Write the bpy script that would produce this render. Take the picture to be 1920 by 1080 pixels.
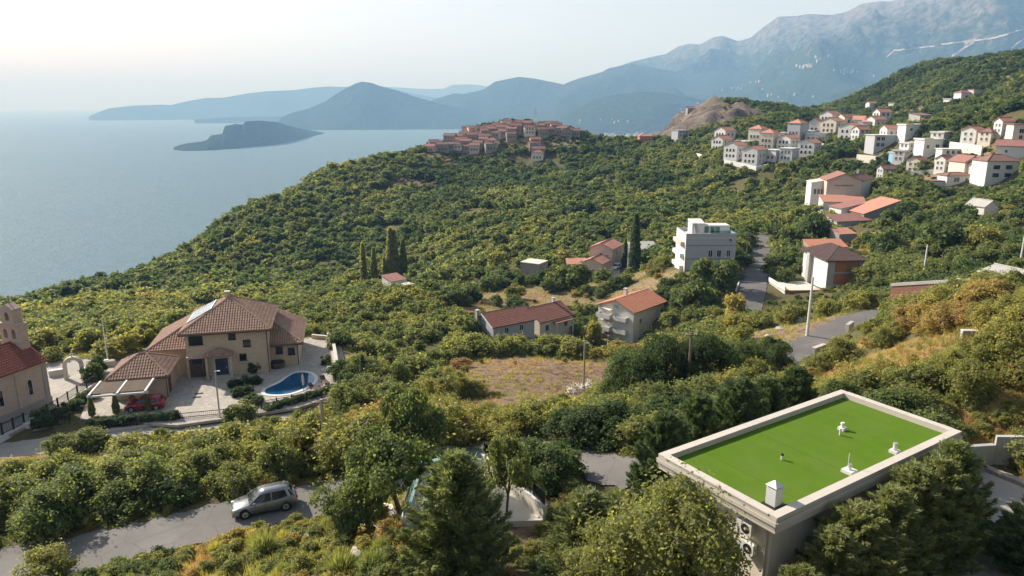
import bpy, bmesh, math, random
import numpy as np
from mathutils import Vector, Matrix
random.seed(7); rng = np.random.default_rng(7)
for _o in list(bpy.data.objects): bpy.data.objects.remove(_o)
scene = bpy.context.scene
COL = scene.collection
R = math.radians

# ------------------------------------------------------------------ camera
# Drone camera at the origin, looking along +Y and tilted down; heights are metres relative to the camera.
F_PX, PITCH = 1371.0, R(14.2)
SP, CP = math.sin(PITCH), math.cos(PITCH)
cam = bpy.data.cameras.new('camera'); cam_ob = bpy.data.objects.new('camera', cam); COL.objects.link(cam_ob)
cam.sensor_width = 36.0; cam.lens = 36.0 * F_PX / 1920.0
cam.clip_start = 0.5; cam.clip_end = 120000
cam_ob.location = (0, 0, 0); cam_ob.rotation_euler = (R(90) - PITCH, 0, 0)
scene.camera = cam_ob

# ------------------------------------------------------------------ sky and sun
SUN_AZ, SUN_EL = R(-55), R(34)          # azimuth measured from +Y towards +X
sun_vec = Vector((math.sin(SUN_AZ)*math.cos(SUN_EL), math.cos(SUN_AZ)*math.cos(SUN_EL), math.sin(SUN_EL)))
world = bpy.data.worlds.new('World'); scene.world = world; world.use_nodes = True
wn = world.node_tree; wn.nodes.clear()
sky = wn.nodes.new('ShaderNodeTexSky'); sky.sky_type = 'NISHITA'; sky.sun_disc = False
sky.sun_elevation = SUN_EL; sky.sun_rotation = SUN_AZ
sky.altitude = 200; sky.air_density = 0.8; sky.dust_density = 1.5; sky.ozone_density = 2.0
bg = wn.nodes.new('ShaderNodeBackground'); bg.inputs['Strength'].default_value = 0.085
wo = wn.nodes.new('ShaderNodeOutputWorld')
hsv = wn.nodes.new('ShaderNodeHueSaturation'); hsv.inputs['Saturation'].default_value = 0.42; hsv.inputs['Value'].default_value = 0.95   # thin even overcast veil
wn.links.new(sky.outputs[0], hsv.inputs['Color']); wn.links.new(hsv.outputs[0], bg.inputs[0]); wn.links.new(bg.outputs[0], wo.inputs[0])
sun = bpy.data.lights.new('sun', 'SUN'); sun.energy = 4.2; sun.angle = R(1.5); sun.color = (1.0, 0.99, 0.96)
sun_ob = bpy.data.objects.new('sun', sun); COL.objects.link(sun_ob)
sun_ob.rotation_euler = sun_vec.to_track_quat('Z', 'Y').to_euler(); sun_ob.location = (-200, 200, 300)
scene.view_settings.view_transform = 'Standard'; scene.view_settings.look = 'None'
scene.view_settings.gamma = 1; scene.view_settings.use_curve_mapping = False
scene.view_settings.exposure = 1.15
scene.render.engine = 'CYCLES'
cy = scene.cycles
cy.use_denoising = True; cy.use_adaptive_sampling = True; cy.adaptive_threshold = 0.02
cy.max_bounces = 5; cy.diffuse_bounces = 4; cy.glossy_bounces = 2; cy.transmission_bounces = 3; cy.transparent_max_bounces = 6
cy.volume_bounces = 0; cy.caustics_reflective = False; cy.caustics_refractive = False
cy.sample_clamp_indirect = 6.0

# ------------------------------------------------------------------ helpers
SEA = -240.0; R_EARTH = 7.4e6
def ray(u, v):
    a = (u - 960.0)/F_PX; b = (540.0 - v)/F_PX
    return np.array((a, CP + b*SP, -SP + b*CP))
def PT(u, v, t): return ray(u, v)*t                     # point at optical depth t
def PZ(u, v, z): d = ray(u, v); return d*(z/d[2])       # point on the level z
def tag(o, label=None, cat=None, group=None, kind=None):
    if label: o['label'] = label
    if cat: o['category'] = cat
    if group: o['group'] = group
    if kind: o['kind'] = kind
    return o
def empty(name, loc=(0,0,0), rz=0.0, label=None, cat=None, group=None):
    o = bpy.data.objects.new(name, None); COL.objects.link(o)
    o.location = loc; o.rotation_euler = (0,0,rz); o.empty_display_size = 0.3
    return tag(o, label, cat, group)
def link(name, me, parent=None, loc=None, rz=None):
    o = bpy.data.objects.new(name, me); COL.objects.link(o)
    if parent is not None: o.parent = parent
    if loc is not None: o.location = loc
    if rz is not None: o.rotation_euler = (0,0,rz)
    return o
def np_mesh(name, V, F, mats=(), smooth=False, mi=None):
    """V (n,3) array, F (m,3 or 4) int array"""
    V = np.asarray(V, dtype=np.float32); F = np.asarray(F, dtype=np.int32)
    me = bpy.data.meshes.new(name); k = F.shape[1]; m = F.shape[0]
    me.vertices.add(len(V)); me.vertices.foreach_set('co', V.ravel())
    me.loops.add(m*k); me.loops.foreach_set('vertex_index', F.ravel())
    me.polygons.add(m); me.polygons.foreach_set('loop_start', np.arange(0, m*k, k, dtype=np.int32))
    me.polygons.foreach_set('loop_total', np.full(m, k, dtype=np.int32))
    if mi is not None: me.polygons.foreach_set('material_index', np.asarray(mi, dtype=np.int32))
    me.polygons.foreach_set('use_smooth', np.full(m, smooth, dtype=bool))
    for a in mats: me.materials.append(a)
    me.update(calc_edges=True)
    return me
class MB:
    """collects boxes, prisms, tubes ... and builds ONE mesh object"""
    def __init__(s): s.v = []; s.f = []; s.m = []
    def add(s, vs, fs, mi=0):
        k = len(s.v); s.v += [tuple(p) for p in vs]; s.f += [tuple(i + k for i in f) for f in fs]; s.m += [mi]*len(fs); return s
    def box(s, x0, x1, y0, y1, z0, z1, mi=0):
        return s.add([(x0,y0,z0),(x1,y0,z0),(x1,y1,z0),(x0,y1,z0),(x0,y0,z1),(x1,y0,z1),(x1,y1,z1),(x0,y1,z1)],
            [(0,3,2,1),(4,5,6,7),(0,1,5,4),(1,2,6,5),(2,3,7,6),(3,0,4,7)], mi)
    def obox(s, p0, p1, w, z0, z1, mi=0, z0b=None, z1b=None):
        """wall from p0 to p1 (xy), width w, from z0 to z1 (at p1: z0b, z1b)"""
        z0b = z0 if z0b is None else z0b; z1b = z1 if z1b is None else z1b
        d = np.array(p1[:2], float) - np.array(p0[:2], float); L = np.hypot(*d); n = np.array((-d[1], d[0]))/L*w/2
        a, b = np.array(p0[:2], float), np.array(p1[:2], float)
        q = [a-n, b-n, b+n, a+n]
        return s.add([(*q[0],z0),(*q[1],z0b),(*q[2],z0b),(*q[3],z0),(*q[0],z1),(*q[1],z1b),(*q[2],z1b),(*q[3],z1)],
            [(0,3,2,1),(4,5,6,7),(0,1,5,4),(1,2,6,5),(2,3,7,6),(3,0,4,7)], mi)
    def prism(s, poly, z0, z1, mi=0):
        n = len(poly)
        zz0 = z0 if hasattr(z0, '__len__') else [z0]*n; zz1 = z1 if hasattr(z1, '__len__') else [z1]*n
        vs = [(p[0],p[1],zz0[i]) for i, p in enumerate(poly)] + [(p[0],p[1],zz1[i]) for i, p in enumerate(poly)]
        fs = [tuple(range(n-1,-1,-1)), tuple(range(n, 2*n))] + [(i,(i+1)%n,(i+1)%n+n,i+n) for i in range(n)]
        return s.add(vs, fs, mi)
    def tube(s, p0, p1, r0, r1=None, n=8, mi=0, cap=True):
        r1 = r0 if r1 is None else r1
        a, b = Vector(p0), Vector(p1); d = (b-a).normalized()
        x = d.orthogonal().normalized(); y = d.cross(x)
        vs = []
        for c, r in ((a,r0),(b,r1)):
            for i in range(n):
                t = 2*math.pi*i/n; vs.append(tuple(c + x*(r*math.cos(t)) + y*(r*math.sin(t))))
        fs = [(i,(i+1)%n,(i+1)%n+n,i+n) for i in range(n)]
        if cap: fs += [tuple(range(n-1,-1,-1)), tuple(range(n,2*n))]
        return s.add(vs, fs, mi)
    def path(s, pts, r, n=6, mi=0):
        for i in range(len(pts)-1):
            ra = r[i] if hasattr(r,'__len__') else r; rb = r[i+1] if hasattr(r,'__len__') else r
            s.tube(pts[i], pts[i+1], ra, rb, n, mi)
        return s
    def build(s, name, mats, parent=None, loc=None, rz=None, smooth=False, bevel=0.0):
        me = bpy.data.meshes.new(name); me.from_pydata(s.v, [], s.f)
        for m in (mats if isinstance(mats, (list,tuple)) else [mats]): me.materials.append(m)
        me.polygons.foreach_set('material_index', s.m)
        bm = bmesh.new(); bm.from_mesh(me); bmesh.ops.recalc_face_normals(bm, faces=bm.faces)
        if bevel: bmesh.ops.bevel(bm, geom=list(bm.edges), offset=bevel, segments=1, affect='EDGES', clamp_overlap=True)
        bm.to_mesh(me); bm.free()
        if smooth: me.polygons.foreach_set('use_smooth', [True]*len(me.polygons))
        me.update()
        return link(name, me, parent, loc, rz)

# value noise, vectorised
def _hash(ix, iy, seed):
    h = (ix.astype(np.int64)*374761393 + iy.astype(np.int64)*668265263 + seed*1274126177) & 0xffffffff
    h = ((h ^ (h >> 13))*1274126177) & 0xffffffff
    return ((h ^ (h >> 16)) & 0xffffff)/float(0xffffff)
def vnoise(x, y, seed=0):
    x = np.asarray(x, float); y = np.asarray(y, float)
    ix, iy = np.floor(x), np.floor(y); fx, fy = x-ix, y-iy
    fx = fx*fx*fx*(fx*(fx*6-15)+10); fy = fy*fy*fy*(fy*(fy*6-15)+10)
    a = _hash(ix,iy,seed); b = _hash(ix+1,iy,seed); c = _hash(ix,iy+1,seed); d = _hash(ix+1,iy+1,seed)
    return (a*(1-fx)+b*fx)*(1-fy) + (c*(1-fx)+d*fx)*fy
def fbm(x, y, seed=0, oct=4, gain=0.5):
    s = 0; a = 1; n = 0
    for o in range(oct):
        s = s + a*vnoise(np.asarray(x)*2**o + 17.3*o, np.asarray(y)*2**o - 9.1*o, seed+o); n += a; a *= gain
    return s/n
def ridged(x, y, seed=0, oct=4):
    s = 0; a = 1; n = 0
    for o in range(oct):
        s = s + a*(1-np.abs(2*vnoise(np.asarray(x)*2**o + 5.3*o, np.asarray(y)*2**o + 3.7*o, seed+o)-1)); n += a; a *= 0.5
    return s/n

# ------------------------------------------------------------------ materials
def nt(name):
    m = bpy.data.materials.new(name); m.use_nodes = True; t = m.node_tree; t.nodes.clear(); return m, t
class NT:
    def __init__(s, name):
        s.m, s.t = nt(name); s.out = s.n('ShaderNodeOutputMaterial')
    def n(s, typ, **kw):
        nd = s.t.nodes.new(typ)
        for k, v in kw.items():
            if k.startswith('i_'):
                key = k[2:].replace('_', ' ')
                nd.inputs[int(key) if key.isdigit() else key].default_value = v
            else: setattr(nd, k, v)
        return nd
    def l(s, a, b): s.t.links.new(a, b)
    def coord(s, scale=1.0, space='Object', vec=None):
        tc = s.n('ShaderNodeTexCoord'); mp = s.n('ShaderNodeMapping')
        mp.inputs['Scale'].default_value = vec or (scale,)*3
        s.l(tc.outputs[space], mp.inputs[0]); return mp.outputs[0]
    def noise(s, co, scale, detail=4, rough=0.55):
        nd = s.n('ShaderNodeTexNoise', i_Scale=scale, i_Detail=detail, i_Roughness=rough); s.l(co, nd.inputs['Vector']); return nd.outputs[0]
    def ramp(s, fac, stops):
        nd = s.n('ShaderNodeValToRGB'); cr = nd.color_ramp
        while len(cr.elements) < len(stops): cr.elements.new(0.5)
        for e, (p, c) in zip(cr.elements, stops): e.position = p; e.color = (*c, 1) if len(c) == 3 else c
        s.l(fac, nd.inputs[0]); return nd.outputs[0]
    def mix(s, fac, a, b, mode='MIX'):
        nd = s.n('ShaderNodeMix', data_type='RGBA', blend_type=mode)
        for src, i in ((fac,0),(a,6),(b,7)):
            if isinstance(src, (int,float)): nd.inputs[i].default_value = src
            elif isinstance(src, tuple): nd.inputs[i].default_value = (*src,1)
            else: s.l(src, nd.inputs[i])
        return nd.outputs[2]
    def math(s, op, a, b=None):
        nd = s.n('ShaderNodeMath', operation=op)
        for i, x in enumerate((a,b)):
            if x is None: continue
            if isinstance(x, (int,float)): nd.inputs[i].default_value = x
            else: s.l(x, nd.inputs[i])
        return nd.outputs[0]
    def bump(s, h, strength=0.3, dist=0.02):
        nd = s.n('ShaderNodeBump', i_Strength=strength, i_Distance=dist); s.l(h, nd.inputs['Height']); return nd.outputs[0]
    def bsdf(s, col, rough=0.8, normal=None, metallic=0.0, spec=0.3, **kw):
        b = s.n('ShaderNodeBsdfPrincipled'); b.inputs['Metallic'].default_value = metallic
        b.inputs['Specular IOR Level'].default_value = spec
        if isinstance(col, tuple): b.inputs['Base Color'].default_value = (*col,1)
        else: s.l(col, b.inputs['Base Color'])
        if isinstance(rough, (int,float)): b.inputs['Roughness'].default_value = rough
        else: s.l(rough, b.inputs['Roughness'])
        if normal is not None: s.l(normal, b.inputs['Normal'])
        for k, v in kw.items(): b.inputs[k].default_value = v
        s.l(b.outputs[0], s.out.inputs[0]); return b
def plain(name, col, rough=0.7, var=0.12, scale=1.5, metallic=0.0, spec=0.3, fine=18.0):
    """painted / plastered / cast surface with large stains and fine grain"""
    t = NT(name); co = t.coord()
    n1 = t.noise(co, scale, 5); n2 = t.noise(co, fine, 3)
    c = t.mix(n1, tuple(x*(1-var*1.6) for x in col), tuple(min(1, x*(1+var)) for x in col))
    c = t.mix(t.math('MULTIPLY', n2, 0.25), c, tuple(x*0.7 for x in col))
    t.bsdf(c, rough, t.bump(n2, 0.15, 0.01), metallic, spec); return t.m
# ================================================================== TERRAIN
CTRL = []     # control points (x, y, z) of the hillside
def cp(u, v, t): CTRL.append(tuple(PT(u, v, t)))
for q in [(0,1060,44.8),(500,950,50),(600,950,48.7),(660,1000,43),(750,985,41.5),(600,1065,37.5),(300,1079,41),(860,1079,34.5),
  (1020,850,52.5),(1180,885,46.5),(1060,1079,34),
  (1850,1000,37),(1830,900,42),(1890,855,46),(1850,740,50),(1850,640,57),(1905,560,72),(1700,700,59),(1600,650,76),(1480,740,66),
  (1700,592,103),(1880,565,100),(1515,628,101),(1470,670,87),(1600,595,106),(1287,757,71),(1094,733,94),(1050,690,104),(940,705,98),
  (1190,645,151),(1400,650,101),(1350,600,139),(1405,565,152),(1440,440,216),(1325,505,167),(1540,545,157),(985,622,150),(850,560,184),
  (740,553,174),(640,600,157),(640,650,122),(700,700,99),(800,760,80),(900,800,67),(700,800,68),(620,645,107),
  (100,860,70),(300,830,73),(0,900,60),(400,865,62),(560,840,62),(200,600,160),(100,652,112),(0,600,200),(600,560,203),(500,540,232),
  (740,530,244),(400,520,266),(300,507,290),(160,550,262),(0,582,229),(993,515,204),(1130,505,214),(1200,470,228),(1100,440,271),
  (900,450,277),(750,430,322),(600,470,300),(900,380,362),(1100,350,385),(1300,330,380),(1250,300,440),(1100,300,474),(1000,300,490),
  (880,292,512),(950,243,531),(1050,247,530),(860,258,543),(810,275,535),(780,287,530),(700,313,484),(600,348,450),(520,388,397),
  (450,418,371),(380,458,335),(1160,262,545),(1250,257,575),(1290,212,618),(1400,212,650),(1500,214,700),(1600,190,720),(1700,142,705),
  (1840,130,690),(1920,112,525),(1350,302,372),(1420,320,343),(1500,272,383),(1600,277,352),(1560,243,433),(1700,252,325),(1650,300,316),
  (1760,300,284),(1890,332,250),(1580,388,259),(1640,367,256),(1700,347,263),(1610,412,227),(1450,380,301),(1350,400,298),(1750,420,190),
  (1850,402,180),(1910,445,148),(1780,500,138),(1650,470,174),(1915,262,258),(1850,205,400),(1915,185,385),(1780,232,360),(1915,155,450),
  (1700,185,560),(1620,218,570),(820,330,440),(700,380,385)]: cp(*q)
YARD = -33.6                       # level of the villa's courtyard
for u, v in [(240,765),(400,705),(545,725),(620,650),(440,785),(330,720),(640,700),(60,760),(150,720),(20,800)]: CTRL.append(tuple(PZ(u, v, YARD)))
CTRL += [(0,-10,-18),(0,12,-19.5),(-30,5,-23),(30,5,-17),(20,16,-20),(-25,22,-25),(70,0,-8),(75,40,-12),(-75,0,-38),(-75,35,-36),(46,26,-18),
  (-6,34.5,-22.6),(2,34,-22.2),(-4,42,-23.3),(7,33,-22),(11,27,-21.6),(19.6,42,-21.8),(24,35.6,-21),
  (-130,80,-55),(-190,120,-80),(-260,200,-130),(130,60,-8),(180,120,0),(260,200,15),(330,300,38),(420,420,50)]
# the far side of the ridges falls away to the sea
for u, v, t in [(0,582,229),(160,550,262),(300,507,290),(380,458,335),(450,418,371),(520,388,397),(600,348,450),(700,313,484),(780,287,530),(860,258,543),(950,243,531),(1050,247,530),(1160,262,545),(1250,257,575)]:
    p = PT(u, v, t); k = (0.62 if u < 800 else 0.45)
    for s in (1.22, 1.6): CTRL.append((p[0]*s, p[1]*s, p[2] - (s-1)*t*k))
for u, v, t in [(1290,212,618),(1400,212,650),(1500,214,700),(1600,190,720),(1700,142,705),(1840,130,690),(1920,112,640)]:
    p = PT(u, v, t)
    for s in (1.2, 1.55): CTRL.append((p[0]*s, p[1]*s, p[2] - (s-1)*t*0.22))
CTRL = np.array(CTRL)
def warp(x, y):
    r = np.hypot(x, y + 25.0); return np.stack([np.arctan2(x, y + 25.0)*1.6, np.log(np.maximum(r, 1.0))], -1)
_W = warp(CTRL[:,0], CTRL[:,1])
def _kern(d2): return np.where(d2 > 1e-12, 0.5*d2*np.log(np.maximum(d2, 1e-12)), 0.0)
def _fit():
    n = len(_W); d2 = ((_W[:,None,:]-_W[None,:,:])**2).sum(-1)
    A = np.zeros((n+3, n+3)); A[:n,:n] = _kern(d2) + np.eye(n)*2e-4; A[:n,n] = 1; A[:n,n+1:] = _W; A[n,:n] = 1; A[n+1:,:n] = _W.T
    b = np.zeros(n+3); b[:n] = CTRL[:,2]; return np.linalg.solve(A, b)
_C = _fit()
def H_base(x, y):
    x = np.atleast_1d(np.asarray(x, float)); y = np.atleast_1d(np.asarray(y, float)); out = np.empty(x.shape)
    W = warp(x, y)
    for i in range(0, len(x), 20000):
        w = W[i:i+20000]; d2 = ((w[:,None,:]-_W[None,:,:])**2).sum(-1)
        out[i:i+20000] = _kern(d2)@_C[:-3] + _C[-3] + w@_C[-2:]
    r = np.hypot(x, y)
    amp = np.clip((r-60)/400, 0, 1)
    out += amp*9.0*(fbm(x/70, y/70, 3, 3)-0.5) + 0.5*(fbm(x/6, y/6, 5, 3)-0.5)*np.clip(r/40, .3, 1)
    # past the ridge the hillside dives below the sea
    th = np.arctan2(x, y)
    rc = np.interp(th, [R(-60),R(-35),R(-20),R(-8),R(4),R(12),R(30),R(60)], [330,330,520,700,760,900,1050,1050])
    out = out - np.clip(r-rc, 0, None)*0.55
    return np.maximum(out, SEA-25)
# levelled strips and pads: (polyline, half width, blend)
PADS = []
def seg_dist(x, y, pts):
    """distance to the polyline and interpolated z"""
    best = np.full(x.shape, 1e9); z = np.zeros(x.shape)
    for i in range(len(pts)-1):
        a = np.array(pts[i]); b = np.array(pts[i+1]); d = (b-a)[:2]; L2 = max((d**2).sum(), 1e-9)
        t = np.clip(((x-a[0])*d[0] + (y-a[1])*d[1])/L2, 0, 1)
        q = np.hypot(x-a[0]-t*d[0], y-a[1]-t*d[1]); m = q < best
        best = np.where(m, q, best); z = np.where(m, a[2]+t*(b[2]-a[2]), z)
    return best, z
def poly_sd(x, y, poly):
    """signed distance to a polygon (negative inside)"""
    n = len(poly); best = np.full(x.shape, 1e9); ins = np.zeros(x.shape, bool)
    for i in range(n):
        ax, ay = poly[i][:2]; bx, by = poly[(i+1)%n][:2]; dx, dy = bx-ax, by-ay
        t = np.clip(((x-ax)*dx+(y-ay)*dy)/max(dx*dx+dy*dy, 1e-9), 0, 1)
        best = np.minimum(best, np.hypot(x-ax-t*dx, y-ay-t*dy))
        c = (ay > y) != (by > y)
        with np.errstate(divide='ignore', invalid='ignore'):
            xi = ax + (y-ay)*dx/(dy if dy != 0 else 1e-9)
        ins ^= c & (x < xi)
    return np.where(ins, -best, best)
def H(x, y):
    x = np.atleast_1d(np.asarray(x, float)); y = np.atleast_1d(np.asarray(y, float))
    z = H_base(x, y)
    for kind, pts, hw, bl, dz in PADS:
        if kind == 'strip':
            d, zz = seg_dist(x, y, pts); d = d - hw
        else:
            d = poly_sd(x, y, pts); zz = np.full(x.shape, pts[0][2])
        w = np.clip(1 - d/bl, 0, 1); w = w*w*(3-2*w)
        z = z*(1-w) + (zz+dz)*w
    return z
def h1(x, y): return float(H(x, y)[0])
def GR(u, v, tmin=15.0, tmax=1500.0, base=False):
    """where the view ray of a picture point meets the hillside"""
    d = ray(u, v); lo, hi = tmin, tmax
    for n in (170, 24):
        t = np.exp(np.linspace(math.log(lo), math.log(hi), n))
        P = d[None,:]*t[:,None]; hz = H(P[:,0], P[:,1]); k = np.nonzero(P[:,2] <= hz)[0]
        if not len(k): return P[-1]
        i = k[0]
        if i == 0: return P[0]
        lo, hi = t[i-1], t[i]
    a = P[i-1,2]-hz[i-1]; b = hz[i]-P[i,2]; s = a/(a+b+1e-9)
    q = P[i-1]*(1-s)+P[i]*s; return q
def smooth_line(pts, n=6):
    """Catmull-Rom through 3D points"""
    P = [np.array(p, float) for p in pts]; P = [2*P[0]-P[1]] + P + [2*P[-1]-P[-2]]; out = []
    for i in range(1, len(P)-2):
        for k in range(n):
            t = k/n; a,b,c,d = P[i-1],P[i],P[i+1],P[i+2]
            out.append(0.5*((2*b)+(-a+c)*t+(2*a-5*b+4*c-d)*t*t+(-a+3*b-3*c+d)*t**3))
    out.append(P[-2]); return out
# ------------------------------------------------------------------ roads and levelled ground
ROAD_LOW = smooth_line([PT(*q) for q in [(-330,1110,44),(-120,1085,44.4),(0,1063,44.8),(150,1035,45.5),(300,1003,46.8),(430,968,48.8),(520,950,50),(620,934,51),(740,905,52),(860,872,53),(950,855,53),(1020,853,52),(1100,868,49.5),(1180,884,47),(1260,893,46),(1340,880,47)]], 6)
FZ = YARD - 0.5
ROAD_FENCE = smooth_line([PZ(u, v, FZ) for u, v in [(-160,862),(0,846),(100,832),(220,816),(350,805),(450,796),(560,786)]], 5)
ROAD_RIGHT = smooth_line([PT(*q) for q in [(1405,707,81),(1455,678,86),(1520,645,95),(1585,607,104),(1650,588,108),(1720,580,112)]], 6)
ROAD_FAR = smooth_line([PT(*q) for q in [(1396,600,145),(1405,562,152),(1415,522,166),(1426,480,190),(1438,445,213),(1462,432,226),(1510,425,238)]], 6)
TRACK_MID = smooth_line([PT(*q) for q in [(1150,498,216),(1150,520,205),(1180,527,203),(1240,523,200),(1290,518,195)]], 5)
ROOF_Z = -16.9
ROOF = [PZ(u, v, ROOF_Z) for u, v in [(1575,733),(1232,850),(1460,972),(1805,805)]]     # back, left, front, right corners of the roof edge
ex = (np.array(ROOF[3]) - np.array(ROOF[2]) + np.array(ROOF[0]) - np.array(ROOF[1]))[:2]/2; RL = float(np.hypot(*ex)); ex = ex/RL
ey = np.array((-ex[1], ex[0])); rc0 = sum(np.array(p)[:2] for p in ROOF)/4
RW = float(abs(((np.array(ROOF[1]) - np.array(ROOF[2]) + np.array(ROOF[0]) - np.array(ROOF[3]))[:2]/2)@ey))
ROOF_YAW = math.atan2(ex[1], ex[0])
def RP(a, b): return rc0 + ex*a + ey*b           # roof frame -> world xy
DRIVE_Z = -21.5
DRIVE = [PZ(u, v, DRIVE_Z) for u, v in [(1672,1110),(1748,985),(1796,905),(1800,872),(1840,868),(1925,905),(2100,990),(2100,1110)]]
def Z3(poly, z): return [(p[0], p[1], z) for p in poly]
YARD_POLY = Z3([PZ(u, v, YARD) for u, v in [(150,785),(332,797),(440,782),(560,764),(650,735),(652,700),(640,650),(600,632),(330,632),(190,680)]], YARD)
CHURCH_POLY = Z3([PZ(u, v, YARD) for u, v in [(-200,860),(-20,828),(60,797),(120,760),(205,700),(190,672),(90,678),(-200,690)]], YARD)
HOUSE_PAD = Z3([RP(-RL/2-1, -RW/2-1), RP(RL/2+1, -RW/2-1), RP(RL/2+1, RW/2+1), RP(-RL/2-1, RW/2+1)], -21.9)
TERR_Z = -22.0
TERR = [PZ(u, v, TERR_Z) for u, v in [(757,985),(790,878),(843,867),(906,873),(1022,975)]]
TERR_PAD = Z3(TERR + [PZ(1000,1005,TERR_Z)], TERR_Z)
PADS += [('strip', ROAD_LOW, 2.5, 3.0, -0.10), ('strip', ROAD_RIGHT, 2.6, 3.0, -0.08), ('strip', ROAD_FAR, 3.2, 6.0, -0.1), ('strip', TRACK_MID, 2.5, 4.0, -0.08),
  ('poly', CHURCH_POLY, 0, 5.0, -0.10), ('poly', YARD_POLY, 0, 4.0, -0.10), ('strip', ROAD_FENCE, 2.3, 2.5, -0.10),
  ('poly', HOUSE_PAD, 0, 3.0, 0.0), ('poly', TERR_PAD, 0, 1.6, -0.35), ('poly', Z3(DRIVE, DRIVE_Z), 0, 2.5, -0.08)]

# ground zones: (u, v, radius along x, radius along y, kind)
ZONES = []
for u, v, rx, ry, k in [(1030,700,15,13,'cut'),(955,715,7,8,'cut'),(1090,690,8,9,'cut'),(1010,740,6,5,'soil'),(980,560,13,12,'soil'),(900,590,9,8,'soil'),(1050,570,8,9,'soil'),
    (1560,612,8,6,'soil'),(1490,640,8,6,'soil'),(1455,622,8,7,'soil'),(1440,630,6,5,'cut'),(655,668,5,4,'soil'),(640,745,6,4,'soil'),(700,735,4,3,'soil'),(1885,795,6,3,'straw'),(1690,215,15,15,'soil'),
    (1865,152,10,7,'soil'),(1905,125,9,6,'soil'),(1790,190,8,6,'soil'),(1040,262,20,16,'soil'),(985,262,14,12,'soil'),(810,296,18,18,'cut'),(850,275,16,16,'cut'),
    (1275,235,34,60,'rock'),(1330,225,36,40,'rock'),(600,1040,9,5,'straw'),(480,1040,8,4,'straw'),(700,1030,5,4,'straw'),(985,985,3.5,3,'cut'),
    (1690,470,10,9,'soil'),(1660,440,8,8,'soil'),(1870,400,16,8,'soil'),(1610,470,8,8,'soil'),(1080,700,6,6,'cut'),(100,870,10,4,'straw'),(40,890,8,3,'straw'),
    (1150,530,10,6,'soil'),(1200,545,10,7,'soil'),(1480,280,22,16,'soil'),(1560,255,14,12,'soil'),(1780,330,16,9,'soil'),(1560,660,6,5,'straw'),(1640,690,7,6,'straw'),
    (1430,270,12,10,'soil'),(1370,290,12,10,'soil'),(740,545,6,5,'soil'),(840,540,12,8,'soil'),(770,345,14,12,'cut'),(1110,715,9,7,'cut'),(935,690,8,7,'cut'),(1165,680,8,6,'cut'),(960,760,6,5,'cut'),(1040,735,7,6,'cut'),(1130,670,8,8,'cut')]:
    p = GR(u, v); ZONES.append((p[0], p[1], rx, ry, k))
def zone(x, y, kind):
    x = np.asarray(x, float); y = np.asarray(y, float); m = np.zeros(x.shape)
    for zx, zy, rx, ry, k in ZONES:
        if k != kind: continue
        i = np.nonzero((np.abs(x-zx) < 1.45*rx) & (np.abs(y-zy) < 1.45*ry))[0]
        if not len(i): continue
        d = np.hypot((x[i]-zx)/rx, (y[i]-zy)/ry) + 0.5*(fbm(x[i]/rx*2.2, y[i]/ry*2.2, 11, 3)-0.5)
        m[i] = np.maximum(m[i], np.clip((1.15-d)/0.35, 0, 1))
    return m

# ------------------------------------------------------------------ the hillside: one sheet
def make_terrain():
    na, nr = 330, 640
    th = np.linspace(R(-78), R(78), na); rr = np.exp(np.linspace(math.log(14), math.log(1420), nr))
    T, RR = np.meshgrid(th, rr); x = (RR*np.sin(T)).ravel(); y = (RR*np.cos(T)).ravel() - 25.0
    z = H(x, y); rk = zone(x, y, 'rock'); z = z + rk*((ridged(x/30, y/30, 8, 5)-.62)*34 + (fbm(x/6, y/6, 4, 3)-.5)*7)
    idx = np.arange(na*nr).reshape(nr, na)
    F = np.stack([idx[:-1,:-1], idx[:-1,1:], idx[1:,1:], idx[1:,:-1]], -1).reshape(-1,4)
    me = np_mesh('hillside', np.stack([x,y,z],-1), F, smooth=True)
    for k in ('soil','cut','rock','straw'):
        a = me.attributes.new(k, 'FLOAT', 'POINT'); a.data.foreach_set('value', zone(x, y, k).astype(np.float32))
    return me
def ground_mat():
    t = NT('hillside_ground'); co = t.coord(1.0)
    n1 = t.noise(co, 0.06, 6, .6); n2 = t.noise(co, 0.9, 6, .65); n3 = t.noise(co, 7.0, 4, .6)
    c = t.ramp(n1, [(0.3,(.045,.055,.020)),(0.5,(.085,.085,.035)),(0.7,(.15,.125,.06))])
    c = t.mix(t.math('MULTIPLY', n2, 0.7), c, (.19,.15,.075))
    def at(k): a = t.n('ShaderNodeAttribute', attribute_name=k); return a.outputs['Fac']
    soil = t.ramp(n2, [(0.3,(.17,.12,.07)),(0.5,(.31,.235,.145)),(0.72,(.13,.12,.055))])
    cut = t.ramp(n2, [(0.32,(.075,.055,.035)),(0.46,(.20,.135,.09)),(0.56,(.30,.205,.14)),(0.68,(.13,.10,.06))])
    straw = t.ramp(n2, [(0.3,(.16,.12,.04)),(0.5,(.33,.22,.09)),(0.7,(.14,.13,.045))])
    rock = t.ramp(t.math('ADD', t.math('MULTIPLY', n1, .5), t.math('MULTIPLY', n2, .5)), [(0.34,(.05,.05,.035)),(0.45,(.13,.105,.09)),(0.54,(.24,.195,.165)),(0.64,(.08,.08,.05))])
    def soft(k): return t.math('SMOOTH_MIN', 1.0, t.math('MULTIPLY', at(k), t.math('ADD', n2, 0.55)))
    for k, cc in (('straw',straw),('soil',soil),('cut',cut),('rock',rock)): c = t.mix(at(k), c, cc)
    c = t.mix(t.math('MULTIPLY', n3, 0.45), c, (.05,.04,.02), 'MULTIPLY')
    hgt = t.math('ADD', t.math('MULTIPLY', n2, 0.5), t.math('MULTIPLY', n3, 0.25))
    t.bsdf(c, 0.95, t.bump(hgt, 0.7, 0.5), spec=0.1); return t.m
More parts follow.
